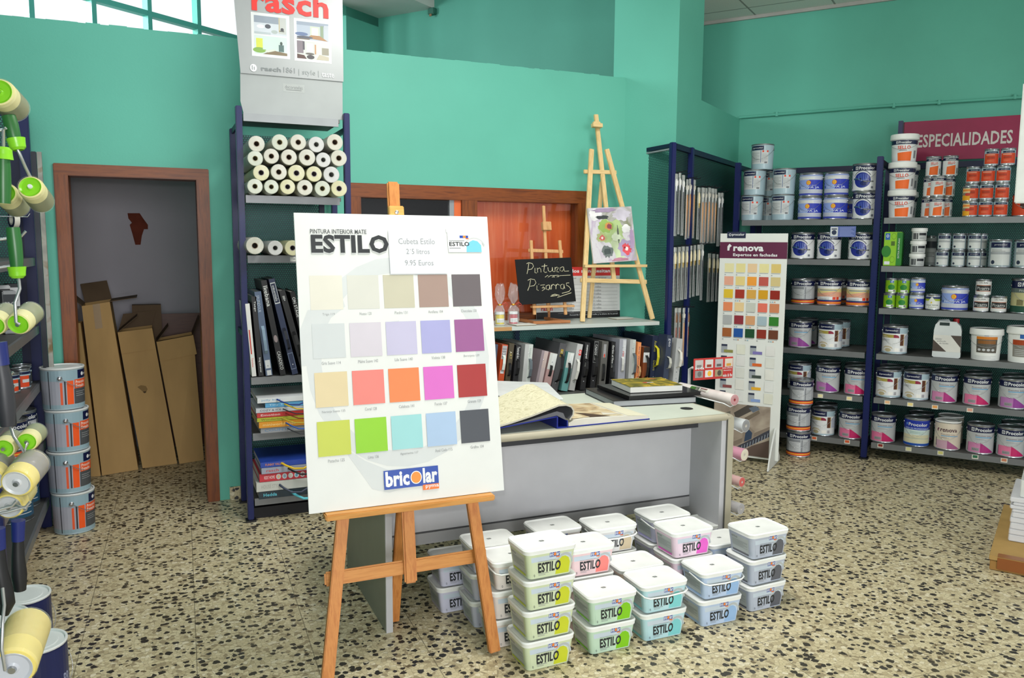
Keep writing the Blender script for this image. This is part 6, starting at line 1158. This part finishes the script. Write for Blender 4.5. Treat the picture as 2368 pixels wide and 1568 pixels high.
A += [('text', 'd-c-fix', HX + .006, zc0 + .053, HX + .062, zc0 + .066, cWH, .03), ('text', 'láminas adhesivas', HX + hw*.72, zc0 + .05, HX + hw*.97, zc0 + .058, cWH), ('text', 'decorativas', HX + hw*.75, zc0 + .038, HX + hw*.95, zc0 + .046, cWH), ('text', 'mix & fix', HX + hw*.74, zc0 + .008, HX + hw*.98, zc0 + .024, cWH, .02)]
m.art(flat((0, -.0004, 0), (1, 0, 0), (0, 0, 1)), A); part('header', m, ds)
ry = lambda px, py, y: on_y(px, py, y)
def stand_roll(ax_, bx_, r, paper, core, label, spiral=None):
    a, b = ax_, bx_; L = (b - a).length; o = tag(empty('film_roll', a), label, 'adhesive film roll', 'adhesive film rolls in the wire stand'); z = (b - a).normalized(); o.rotation_euler = z.to_track_quat('Z', 'Y').to_euler()
    m = MB(); m.lathe([(r*.25, 0), (r, .0), (r, L), (r*.25, L), (r*.2, L - .004)], mat(paper, .3, 0, .5, .15), 24); part('film', m, o); m = MB(); m.lathe([(r*.95, L + .0002), (r*.6, L + .0012), (r*.25, L + .0006)], mat(core, .4), 24); m.lathe([(r*.25, L + .0006), (0, L - .003)], mat('#8a2a30' if spiral else '#b9b2a8', .4), 24); part('roll_end', m, o); return o
a, b = on_y(1573, 896, 3.5), on_y(1699, 925, 3.1); top = stand_roll(a, b, .027, '#d6ccc9', '#b98a8c', 'marbled white adhesive film roll in the top cradle over the desk corner', 1)
m = MB(); m.art(lambda u, v, k: V((.0275*math.cos(v), .0275*math.sin(v), u)), []); 
la = (b - a); m = MB()
for f0, f1, col in ((.26, .42, '#3f6a2a'), (.44, .56, '#7d2f2c'), (.36, .6, '#d2cfc6')):
    n = 5; vs = []
    for s in (f0, f1):
        for k in range(n): an = 2.0 + .75*k/(n - 1); vs.append((.0275*math.cos(an), .0275*math.sin(an), la.length*s))
    m.add(vs, [(k, k + 1, n + k + 1, n + k) for k in range(n - 1)], mat(col, .4))
part('label', m, top)
for i, (px, py, r, pc, cc, lab) in enumerate([(1725, 985, .031, '#c9cdd0', '#8f8f90', 'silver adhesive film roll, second cradle from the top'), (1722, 1052, .03, '#c88fa4', '#d6d0bc', 'pink checked adhesive film roll, third cradle from the top'), (1716, 1115, .024, '#c9a5a2', '#c9605c', 'red and white adhesive film roll, fourth cradle from the top'), (1714, 1177, .027, '#c4c2c4', '#aaa8aa', 'grey adhesive film roll in the lowest cradle')]):
    b = on_y(px, py, 3.1); a = b + V((-.1, .4, .006)); stand_roll(a, b, r, pc, cc, lab)
for px, py in ((1699, 925), (1725, 985), (1722, 1052), (1716, 1115), (1714, 1177)):
    c = on_y(px, py, 3.1) - ds.location; r = .034; ux = V((.24, -.97, 0)); sx = V((.97, .24, 0)); pth = []
    for f, k in ((-.26, -.02), (-.1, -.02), (-.06, -.02), (.0, -.02)): pass
    c = c - ux*.1
    loop = [c + sx*r + ux*-.22 + V((0, 0, .006)), c + sx*r + ux*.06 + V((0, 0, .006)), c + sx*r*.8 + ux*.08 + V((0, 0, -.03)), c - sx*r*.2 + ux*.08 + V((0, 0, -.036)), c - sx*r*.9 + ux*.06 + V((0, 0, -.02)), c - sx*r + ux*-.22 + V((0, 0, -.004))]
    m = MB(); m.tube(loop, .003, WW, 6); part('cradle', m, ds)
# ================================================================== STOREROOM BOXES seen through the doorway
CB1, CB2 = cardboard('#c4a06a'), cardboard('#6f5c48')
def carton(fl_, fr_, tl_, tr_, back, label, depth=.26, name='cardboard_box', mt=None, top=None):
    a, b = on_z(*fl_, .002), on_z(*fr_, .002); c, d = on_y(*tl_, a.y + back), on_y(*tr_, b.y + back); q = V((.0, depth, 0))
    r = tag(empty(name, a), label, 'cardboard box', 'cardboard boxes in the storeroom'); vs = [v - a for v in (a, b, d, c)]; vs += [v + q for v in vs]; m = MB()
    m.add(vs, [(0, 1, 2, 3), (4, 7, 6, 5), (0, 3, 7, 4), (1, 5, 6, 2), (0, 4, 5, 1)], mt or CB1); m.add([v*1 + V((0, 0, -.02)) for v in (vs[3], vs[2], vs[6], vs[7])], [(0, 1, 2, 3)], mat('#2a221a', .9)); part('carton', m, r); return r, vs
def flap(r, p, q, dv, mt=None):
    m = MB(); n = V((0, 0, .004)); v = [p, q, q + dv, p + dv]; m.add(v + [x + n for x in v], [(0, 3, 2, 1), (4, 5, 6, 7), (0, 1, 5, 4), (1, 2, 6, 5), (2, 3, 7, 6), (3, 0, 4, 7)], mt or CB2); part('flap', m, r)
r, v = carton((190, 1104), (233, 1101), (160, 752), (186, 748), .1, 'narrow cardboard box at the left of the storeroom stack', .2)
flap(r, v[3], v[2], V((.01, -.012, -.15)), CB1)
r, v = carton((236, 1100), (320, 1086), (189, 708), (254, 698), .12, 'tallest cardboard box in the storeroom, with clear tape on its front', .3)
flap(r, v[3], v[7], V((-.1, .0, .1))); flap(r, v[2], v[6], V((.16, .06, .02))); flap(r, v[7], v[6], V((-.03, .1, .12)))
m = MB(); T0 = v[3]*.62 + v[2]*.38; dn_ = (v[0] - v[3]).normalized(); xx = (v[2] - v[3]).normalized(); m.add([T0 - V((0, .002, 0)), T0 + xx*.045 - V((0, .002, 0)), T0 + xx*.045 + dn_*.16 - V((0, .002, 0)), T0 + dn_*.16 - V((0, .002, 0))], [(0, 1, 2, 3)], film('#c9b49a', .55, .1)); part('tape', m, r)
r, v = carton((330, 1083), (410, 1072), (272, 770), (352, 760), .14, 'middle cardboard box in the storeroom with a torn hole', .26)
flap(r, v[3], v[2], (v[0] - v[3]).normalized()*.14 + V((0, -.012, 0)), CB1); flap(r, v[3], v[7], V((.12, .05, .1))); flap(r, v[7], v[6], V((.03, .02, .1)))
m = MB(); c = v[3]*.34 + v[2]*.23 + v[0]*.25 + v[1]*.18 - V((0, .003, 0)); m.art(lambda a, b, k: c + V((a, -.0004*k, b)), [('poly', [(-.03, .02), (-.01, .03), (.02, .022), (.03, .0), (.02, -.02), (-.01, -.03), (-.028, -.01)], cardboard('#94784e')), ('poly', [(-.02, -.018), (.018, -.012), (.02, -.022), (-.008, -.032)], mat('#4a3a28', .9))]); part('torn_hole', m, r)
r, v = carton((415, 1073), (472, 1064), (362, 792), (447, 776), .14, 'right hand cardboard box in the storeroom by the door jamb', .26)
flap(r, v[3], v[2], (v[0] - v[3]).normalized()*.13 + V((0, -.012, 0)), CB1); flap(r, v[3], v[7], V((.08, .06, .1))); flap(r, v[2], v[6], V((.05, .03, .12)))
a = on_y(330, 700, 6.3); m = MB(); p0, p1 = on_y(305, 706, 6.34), on_y(372, 700, 6.34); m.box(0, p1.x - p0.x, 0, .1, -p0.z + .002, 0, CB2); o = tag(part('cardboard_box', m), 'brown cardboard box standing at the back of the storeroom', 'cardboard box', 'cardboard boxes in the storeroom'); o.location = (p0.x, 6.34, p0.z)
p0, p1 = on_y(372, 726, 6.45), on_y(470, 718, 6.45); m = MB(); m.box(0, .36, 0, .02, -p0.z + .002, 0, wood('#4a2a1a', '#5a3524', 'x')); o = tag(part('wooden_board', m), 'dark brown board leaning behind the storeroom boxes', 'board'); o.location = (p0.x, 6.45, p0.z)
# ================================================================== LEFT RACK
LX = -.545; LY1 = 4.86
lk = tag(empty('shelf_rack', (LX, LY1, 0)), 'dark blue steel rack along the left edge, its end panel beside the doorway', 'shelving')
for y in (-.02, -1.42):
    for x in (-.02, -.42):
        m = MB(); m.box(x - .025, x + .025, y - .02, y + .02, 0, 2.16 if x == -.02 else 2.16, NAVY, .004); part('post', m, lk)
m = MB(); m.add([(-.4, -.02, .06), (-.045, -.02, .06), (-.045, -.02, 2.12), (-.4, -.02, 2.12)], [(0, 1, 2, 3)], perforated('#12303a', 'xz', .013, .0046)); part('end_panel', m, lk)
m = MB(); m.box(-.4, -.045, -.03, -.01, 2.12, 2.155, NAVY); part('rail', m, lk); m = MB(); m.box(-.085, -.045, -.026, -.012, .06, 2.12, NAVYD); part('rail', m, lk)
m = MB(); m.box(-.45, -.44, -1.42, -.04, .05, 2.1, mat('#101820', .5)); part('back_panel', m, lk)
LZS = [1.42, on_x(84, 757, LX).z, on_x(102, 874, LX).z, .475, .165]
for z in LZS:
    m = MB(); m.box(-.42, -.012, -1.42, -.05, z - .02, z, SHELF); m.box(-.012, 0, -1.42, -.05, z - .04, z, LIP); part('shelf', m, lk)
m = MB(); m.box(-.1, -.05, -1.42, -.06, .0, .09, wood('#6a3a1e', '#80482a', 'y')); part('plinth', m, lk)
# metal framed strip (edge of a mirror) hanging on the rack end
p0, p1 = on_y(90, 470, 4.80), on_y(112, 862, 4.80)
m = MB(); m.box(-.012, .012, -.012, .012, p1.z, p0.z + .25, mat('#2a2d33', .3, .5), .003); mr = tag(empty('framed_mirror', (p0.x - .004, 4.74, 0)), 'dark metal framed mirror seen edge on beside the left rack', 'mirror'); part('frame', m, mr)
m = MB(); m.box(.014, .034, -.006, .014, p1.z - .01, p0.z + .25, mottled(((.3, lin('#8a8a84')), (.55, lin('#a3a29a')), (.68, lin('#7d6a48'))), 9, 3, .4)); part('side_frame', m, mr)
# goods on the left rack
def on_l(px, py, x=-.62): return on_x(px, py, x)
KD['LO'] = tin(.042, .1, [('rect', -1.9, 0, 1.9, .985, cPALE), ('rect', -.9, .02, .5, .72, mat('#d8481f')), ('rect', -.2, .8, .9, .96, cNAVY), ('rect', .0, .3, .5, .5, cLG), ('rect', .5, .05, 1.2, .7, mat('#3a3d42'))], False)
KD['LB'] = tin(.06, .16, [('rect', -1.9, 0, 1.9, .985, mat('#b9bcc0')), ('rect', -.8, .3, .8, .98, mat('#23305a')), ('rect', -.7, .55, .7, .8, mat('#d8481f')), ('text', 'Procolor', -.5, .84, .6, .94, cWH, .02), ('rect', -.9, .05, -.55, .9, mat('#b02a22'))], False)
KD['LG'] = tin(.085, .19, [('rect', -1.9, 0, 1.9, .985, mat('#3a3f42')), ('rect', -.6, .1, .7, .7, mat('#24516e')), ('text', '1.0 l', -.3, .74, .5, .92, cLG, .02)] + lines(-.4, .2, .5, .6, 5, cLG))
zz = LZS
for yy, k, z, x, lb in [(4.46, 'LO', zz[2], -.64, 'small orange tin on the left rack, nearest the dark handles'), (4.58, 'LO', zz[2], -.61, 'small orange tin second on the left rack'), (4.62, 'LO', zz[2], -.715, 'small orange tin set back on the left rack'), (4.71, 'LO', zz[2], -.62, 'small orange tin closest to the doorway on the left rack'),
                        (4.70, 'LB', zz[2], -.83, 'red and navy tin at the back of the left rack'), (4.5, 'LB', zz[2], -.83, 'red and navy tin half hidden at the back left')]:
    KD[k].put('paint_can', lb, 'paint can', (x, yy, z), .3, 'tins on the left rack')
for yy, z, x, lb in [(4.71, zz[3], -.65, 'grey tin on the lower left shelf under the orange tins'), (4.49, zz[3], -.66, 'grey tin beside it on the lower left shelf'), (4.71, zz[4], -.66, 'dark tin on the bottom shelf of the left rack'), (4.47, zz[4], -.66, 'dark blue tin low on the left rack behind the black handles')]:
    KD['LG' if z < .3 else 'OS'].put('paint_can', lb, 'paint can', (x, yy, z), .4, 'tins on the left rack')
for i, (px, x, h, c1, c2, lb) in enumerate([(8, -.62, .2, '#8f9396', '#2c3138', 'grey and black product pack standing on the upper left shelf'), (30, -.66, .22, '#b9bcbe', '#1d2026', 'pale product pack on the upper left shelf'), (56, -.64, .22, '#1f232a', '#c9ccd0', 'black product pack with white print on the upper left shelf')]):
    y = (4.42, 4.55, 4.69)[i]; m = MB(); m.box(-.028, .028, -.04, .04, .001, h, mat(c1, .4), .004); m.art(flat((0, -.0405, 0), (1, 0, 0), (0, 0, 1)), [('rect', -.026, h*.5, .026, h*.92, mat(c2))] + [('rect', -.024, h*.1 + .014*k, .024 - .006*(k % 3), h*.1 + .014*k + .006, mat(c2)) for k in range(5)] + [('text', 'PRO', -.02, h*.6, .02, h*.75, mat(c1), .02)])
    o = tag(part('product_pack', m), lb, 'product pack', 'packs on the upper left shelf'); o.location = (x, y, zz[1] + .001); o.rotation_euler = (0, 0, .3)
p = on_l(64, 513, -.6); m = MB(); m.lathe([(.018, -.012), (.042, -.012), (.042, .012), (.018, .012), (.018, -.012)], mat('#d6d4c8', .5), 28, MX.Rotation(PI/2, 4, 'Y')); m.lathe([(.026, -.0125), (.04, -.0125)], mat('#1b2444'), 28, MX.Rotation(PI/2, 4, 'Y')); o = tag(part('tape_roll', m), 'roll of masking tape hanging on the left rack above the green handle', 'tape'); o.location = (-.6, min(p.y, 4.6), p.z); o.rotation_euler = (0, 0, .5)
m = MB(); m.tube([(-.7, min(p.y, 4.6), p.z + .014), (-.54, min(p.y, 4.6) - .01, p.z + .014), (-.53, min(p.y, 4.6) - .01, p.z + .03)], .003, STEEL, 6); o = part('hook', m, None); o.parent = lk; o.matrix_parent_inverse = MX.Translation(lk.location).inverted()
# stack of four big tins on the floor by the doorway
A_FL = [('rect', -1.9, 0, 1.9, .985, mat('#a3a6b2', .35)), ('rect', -1.9, .72, 1.9, .985, mat('#8fa9b4', .35)), ('rect', -1.9, 0, 1.9, .1, mat('#8fa9b4', .35)), ('rect', -.56, 0, -.53, .98, mat('#2a2d33')), ('rect', -.2, .1, -.13, .68, mat('#e0582c')), ('rect', -.08, .1, -.03, .72, mat('#2f3238')), ('rect', .0, .1, .2, .72, mat('#e8561c')), ('rect', .22, .1, .9, .5, mat('#4a4d50')), ('rect', .24, .5, .9, .74, mat('#e0582c')), ('text', 'Procolor', .28, .63, .7, .71, mat('#e6d8cc'), .02), ('text', 'Esmalte', .28, .53, .66, .61, mat('#e6d8cc'), .02), ('rect', .36, .76, .95, .985, cNAVY), ('disc', .56, .87, .06, .05, cWH), ('text', 'procolor', .64, .82, .9, .9, cWH, .02)] + lines(.28, .3, .7, .46, 3, mat('#8d9092'))
KD['FL'] = tin(.1, .216, A_FL, False, LIDW, mat('#9fb2ba', .3), .955); KF = KD['FL']
def ear(r, h): 
    m = MB(); m.lathe([(.012, 0), (.012, .003), (.006, .008), (0, .009)], STEEL, 12, MX.Translation((-.03, -r*.95, h*.76)) @ MX.Rotation(PI/2, 4, 'X')); m.tube([(-.03, -r - .004, h*.76), (.02, -r - .006, h*.6), (.06, -r*.9, h*.52)], .0018, STEEL, 5); return m
for i in range(4):
    c = on_z(170, 1236, 0); o = KF.put('paint_can', 'grey blue tin with orange stripe, %s of the four by the doorway' % ['bottom', 'second from the floor', 'third from the floor', 'top'][i], 'paint can', (c.x - .006*(i % 2) - .004*i, c.y + .09, .2175*i), (.3, .24, .33, .27)[i], 'large tins stacked by the doorway')
    part('handle', ear(.1, .216), o)
# big tins on the floor at the lower left
def bigtin(body, txt): return tin(.088, .21, [('rect', -1.9, 0, 1.9, .985, mat(body, .3)), ('text', txt, .1, .3, .5, .5, mat('#8d93ad'), .02)] + lines(.1, .1, .5, .25, 3, mat('#6a7090')), True, LIDW, mat(body, .3))
KD['FB'] = bigtin('#1c2350', 'PRO'); KD['FT'] = bigtin('#2f6f80', 'PRO')
for px, py, z, k, lb in [(84, 1482, .21, 'FB', 'dark blue tin with a white lid at the lower left, nearest'), (54, 1374, .21, 'FB', 'dark blue tin with a white lid at the lower left, farther back'), (-2, 1424, .21, 'FT', 'teal tin with a white lid at the lower left picture edge')]:
    p = on_z(px, py, z); KD[k].put('paint_can', lb, 'paint can', (p.x, p.y, 0), .9, 'large tins on the floor at the lower left')
# ================================================================== PAINT ROLLERS ON HOOKS, left foreground
def at_d(px, py, d): s = sight(px, py); return EYEP + s*(d/s.dot(FW))
hp_ = tag(empty('hook_panel', (-.74, 2.05, 0)), 'perforated hook panel at the left edge, with wire hooks for rollers', 'display rack')
m = MB(); m.add([(0, -.9, .3), (0, .35, .3), (0, .35, 2.1), (0, -.9, 2.1)], [(0, 1, 2, 3)], perforated('#0d2228', 'yz')); part('panel', m, hp_)
for y in (-.92, .37): m = MB(); m.box(-.02, .02, y - .02, y + .02, 0, 2.12, NAVY, .003); part('post', m, hp_)
WIRE = mat('#c6c8c8', .25, .7, .6)
def hook(px, py, d):
    p = at_d(px, py, d); m = MB(); l = hp_.location; m.tube([V((-.745, p.y + .02, p.z - .05)) - l, V((-.6, p.y + .01, p.z - .035)) - l, p + V((-.04, 0, -.008)) - l, p - l, p + V((.01, -.002, .012)) - l], .0035, WIRE, 8); part('hook', m, hp_)
for h in ((50, 546, 2.05), (40, 612, 2.2), (24, 903, 1.8), (28, 1170, 1.8), (60, 1172, 1.9), (22, 870, 2.3), (14, 300, 2.0), (8, 985, 2.3)): hook(*h)
LIME = mat('#86cf2a', .3); DGR = mat('#2f6a34', .35); FLE = mat('#dcd59a', .8, 0, .2, .08); FLY = mat('#e6d47a', .85, 0, .2, .1); GLS = film('#e9efe2', .16, .06)
def roller(end, d, far, r, label, cap=LIME, fleece=FLE, L=.11, band='#234a2c', wire=None, grip=None, gripm=None, collar=None, hub=True):
    """end: photo pixel of the near end; far: pixel towards which the sleeve runs away"""
    a = at_d(*end, d); b = at_d(*far, d + L*.92); ax = (b - a).normalized(); o = tag(empty('paint_roller', a), label, 'paint roller', 'paint rollers hanging at the left'); R = ax.to_track_quat('Z', 'Y').to_matrix().to_4x4()
    m = MB(); m.lathe([(r*.8, 0), (r*.93, .002), (r, .012), (r, L - .012), (r*.93, L - .002), (0, L)], fleece, 28, R); s = part('sleeve', m, o)
    m = MB(); m.lathe([(r*.99, .3*L), (r*1.02, .5*L), (r*1.02, .94*L)], film(band, .5, .3), 28, R); m.lathe([(r*1.0, .0), (r*1.025, .01), (r*1.02, L*.98), (r*.9, L*1.02)], GLS, 28, R); part('wrapper', m, s)
    m = MB(); m.lathe([(0, .0), (r*.2, -.001), (r*.3, .003), (r*.68, .003), (r*.82, -.001), (r*.86, .004)], cap, 28, R); c = part('end_cap', m, o)
    if hub: m = MB(); m.lathe([(r*.0, -.006), (r*.16, -.006), (r*.2, -.001)], STEEL if hub == 1 else cWH, 14, R); part('hub', m, c)
    if wire: m = MB(); m.tube([at_d(x, y, dd) - a for x, y, dd in wire], .0038, WIRE, 8); part('wire_frame', m, o)
    if grip:
        m = MB(); p = [at_d(x, y, dd) - a for x, y, dd in grip]; n = len(p); m.tube(p, [.0125, .0155, .0165, .015, .0145][:n] if n <= 5 else .015, gripm or DGR, 14); g_ = part('grip', m, o)
        if collar:
            m = MB(); q = at_d(*collar[:2], collar[2]) - a; zx = (p[-1] - p[0]).normalized(); RR = zx.to_track_quat('Z', 'Y').to_matrix().to_4x4(); RR.translation = q; m.lathe([(.012, -.012), (.018, -.006), (.019, .004), (.021, .016), (.017, .014), (.015, .0)], LIME, 18, RR); part('collar', m, g_)
    return o
roller((-3, 212), 1.95, (34, 250), .034, 'lime capped roller at the very top left, cut by the picture edge', wire=[(-3, 212, 1.94), (-30, 215, 1.9)], hub=0, L=.1)
roller((70, 432), 2.0, (98, 468), .029, 'lime capped roller beside the top of the door frame', L=.1, hub=2, wire=[(98, 460, 2.08), (68, 405, 2.04), (58, 385, 2.02), (45, 355, 2.0), (38, 338, 2.0)], grip=[(38, 340, 2.0), (32, 315, 2.0), (26, 290, 2.0), (20, 268, 2.0)], collar=(40, 336, 2.0))
roller((10, 447), 2.03, (42, 478), .029, 'lime capped roller half behind the upright green handle, upper left', L=.1, wire=[(-10, 440, 1.98), (8, 355, 1.96), (8, 300, 1.96), (14, 296, 1.96)], grip=[(8, 352, 1.93), (8, 390, 1.93), (8, 430, 1.93), (8, 470, 1.93)], collar=(8, 352, 1.93))
roller((42, 750), 2.0, (74, 722), .0285, 'lime capped roller hanging on a green handle at mid height', L=.085, wire=[(45, 750, 1.98), (37, 745, 1.975), (35, 700, 1.98), (46, 668, 1.99), (42, 632, 2.0)], grip=[(40, 634, 2.0), (38, 600, 2.0), (34, 560, 2.0), (30, 526, 2.0)], collar=(40, 632, 2.0))
roller((-14, 752), 2.0, (18, 724), .0285, 'lime capped roller cut by the picture edge at mid height', L=.085)
roller((62, 1022), 1.98, (84, 1000), .0255, 'lime capped roller above the blue banded ones', L=.075, wire=[(64, 1024, 1.96), (56, 1045, 1.95), (32, 1010, 1.96), (24, 985, 1.97)], grip=[(26, 985, 1.97), (20, 950, 1.98), (10, 905, 2.0), (4, 860, 2.0)], gripm=mat('#222326', .5))
roller((8, 1038), 1.98, (30, 1016), .0265, 'lime capped roller at the picture edge above the blue banded ones', L=.075)
roller((38, 1118), 1.9, (78, 1070), .038, 'thick yellow roller with a white end and blue band', cap=mat('#d3d6d8', .3), fleece=FLY, L=.1, band='#2b3f92', hub=1)
roller((20, 1172), 1.94, (52, 1130), .034, 'thick yellow roller with a white end under the blue banded one', cap=mat('#c9ccce', .3), fleece=FLY, L=.1, band='#c9c27a', hub=1, wire=[(20, 1172, 1.92), (40, 1168, 1.9), (62, 1178, 1.9)])
roller((-24, 1110), 1.92, (2, 1062), .034, 'yellow roller with a blue band cut by the picture edge', cap=mat('#d3d6d8', .3), fleece=FLY, L=.1, band='#2b3f92')
def brushhandle(pts, label, d, rs, col='#1d1e21', collar=None):
    a = at_d(*pts[0], d); o = tag(empty('brush', a), label, 'brush', 'black handled brushes at the left'); m = MB(); m.tube([at_d(x, y, d) - a for x, y in pts], rs, mat(col, .45), 14); part('brush_handle', m, o); m = MB(); p = at_d(*pts[0], d) - a; q = at_d(*pts[1], d) - a; u = (p - q).normalized(); m.tube([p, p + u*.05], [rs[0]*1.15, rs[0]*1.3], mat(collar or '#1f2a6a', .4), 12); part('ferrule', m, o); return o
brushhandle([(42, 1250), (42, 1285), (45, 1330), (47, 1365)], 'black brush handle hanging in front of the far blue tin', 1.9, [.012, .014, .017, .013])
brushhandle([(-4, 1270), (0, 1320), (10, 1370), (18, 1395), (10, 1420)], 'black curved brush handle at the lower left picture edge', 1.85, [.014, .016, .02, .016, .01])
brushhandle([(2, 845), (8, 880), (14, 940), (18, 985)], 'thick charcoal brush handle at the left picture edge', 1.75, [.015, .018, .02, .014], '#34353a')
roller((28, 1548), 1.75, (66, 1445), .05, 'large yellow fleece roller in front of the lower left tins', cap=mat('#c9cdd6', .3), fleece=FLY, L=.17, band='#e6d88a', hub=1, wire=[(12, 1550, 1.73), (4, 1500, 1.72), (6, 1440, 1.74), (10, 1400, 1.76), (6, 1360, 1.78)])
# ================================================================== LOWER RIGHT: carton with wrapped panels
zt_ = .07
A0 = on_z(2290, 1284, zt_); A1 = on_z(2322, 1172, zt_); uy = (A1 - A0); L_ = uy.length; uy.normalize(); ux = V((uy.y, -uy.x, 0)); rz_ = math.atan2(ux.y, ux.x)
o = tag(empty('flat_carton', (A0.x, A0.y, 0), rz_), 'flat brown carton on the floor at the right edge under white panels', 'cardboard box')
m = MB(); m.box(0, .6, 0, L_ + .05, .002, zt_ - .022, cardboard('#a37a45'), .002); part('base', m, o); m = MB(); m.box(-.004, .604, -.004, L_ + .054, zt_ - .02, zt_, cardboard('#b5935a'), .002); part('lid', m, o)
m = MB(); m.box(.03, .6, -.005, -.0042, .012, zt_ - .004, mat('#8a4f24', .5)); m.box(.03, .6, -.0045, .05, zt_, zt_ + .0006, mat('#8f5a2c', .35)); part('tape', m, o)
q = on_z(2333, 1251, zt_ + .001); z = zt_ + .0015; ys = [1249, 1231, 1216, 1199, 1185, 1171, 1163, 1153, 1145, 1132]
for i in range(9):
    h = max(.010, (ys[i] - ys[i + 1])*.00175*1.08); w_ = random.uniform(-.012, .004); p = q + ux*w_ + uy*.0
    o = tag(empty('wrapped_panel', (p.x, p.y, z), rz_ + random.uniform(-.01, .01)), 'white shrink wrapped panel, %s from the bottom of the pile on the carton' % ORD[i], 'panel', 'white wrapped panels on the carton')
    m = MB(); m.box(.003, .39, .003, .4, .0005, h - .0008, mat('#d6d6da', .4), .003); part('board', m, o); m = MB(); m.box(.0, .393, .0, .403, .0003, h - .0004, film('#f2f2f6', .25, .06), .004); part('wrapping', m, o); z += h
o = tag(empty('wrapped_panel', (q.x + ux.x*.03 + uy.x*.02, q.y + ux.y*.03 + uy.y*.02, z + .0005), rz_), 'thick white block on top of the wrapped panels at the right edge', 'panel'); m = MB(); m.box(0, .36, 0, .38, 0, .085, mat('#cfd2cf', .5), .003); part('board', m, o); z += .086
for i in range(4):
    o = tag(empty('wrapped_panel', (q.x + ux.x*.045 + uy.x*.02, q.y + ux.y*.045 + uy.y*.02, z + .001), rz_), 'thin white panel, %s above the thick white block' % ORD[i], 'panel', 'thin white panels at the top of the pile'); m = MB(); m.box(random.uniform(-.004, .004), .34, 0, .36, 0, .014, mat('#d9dadb', .35), .002); part('board', m, o); z += .0155
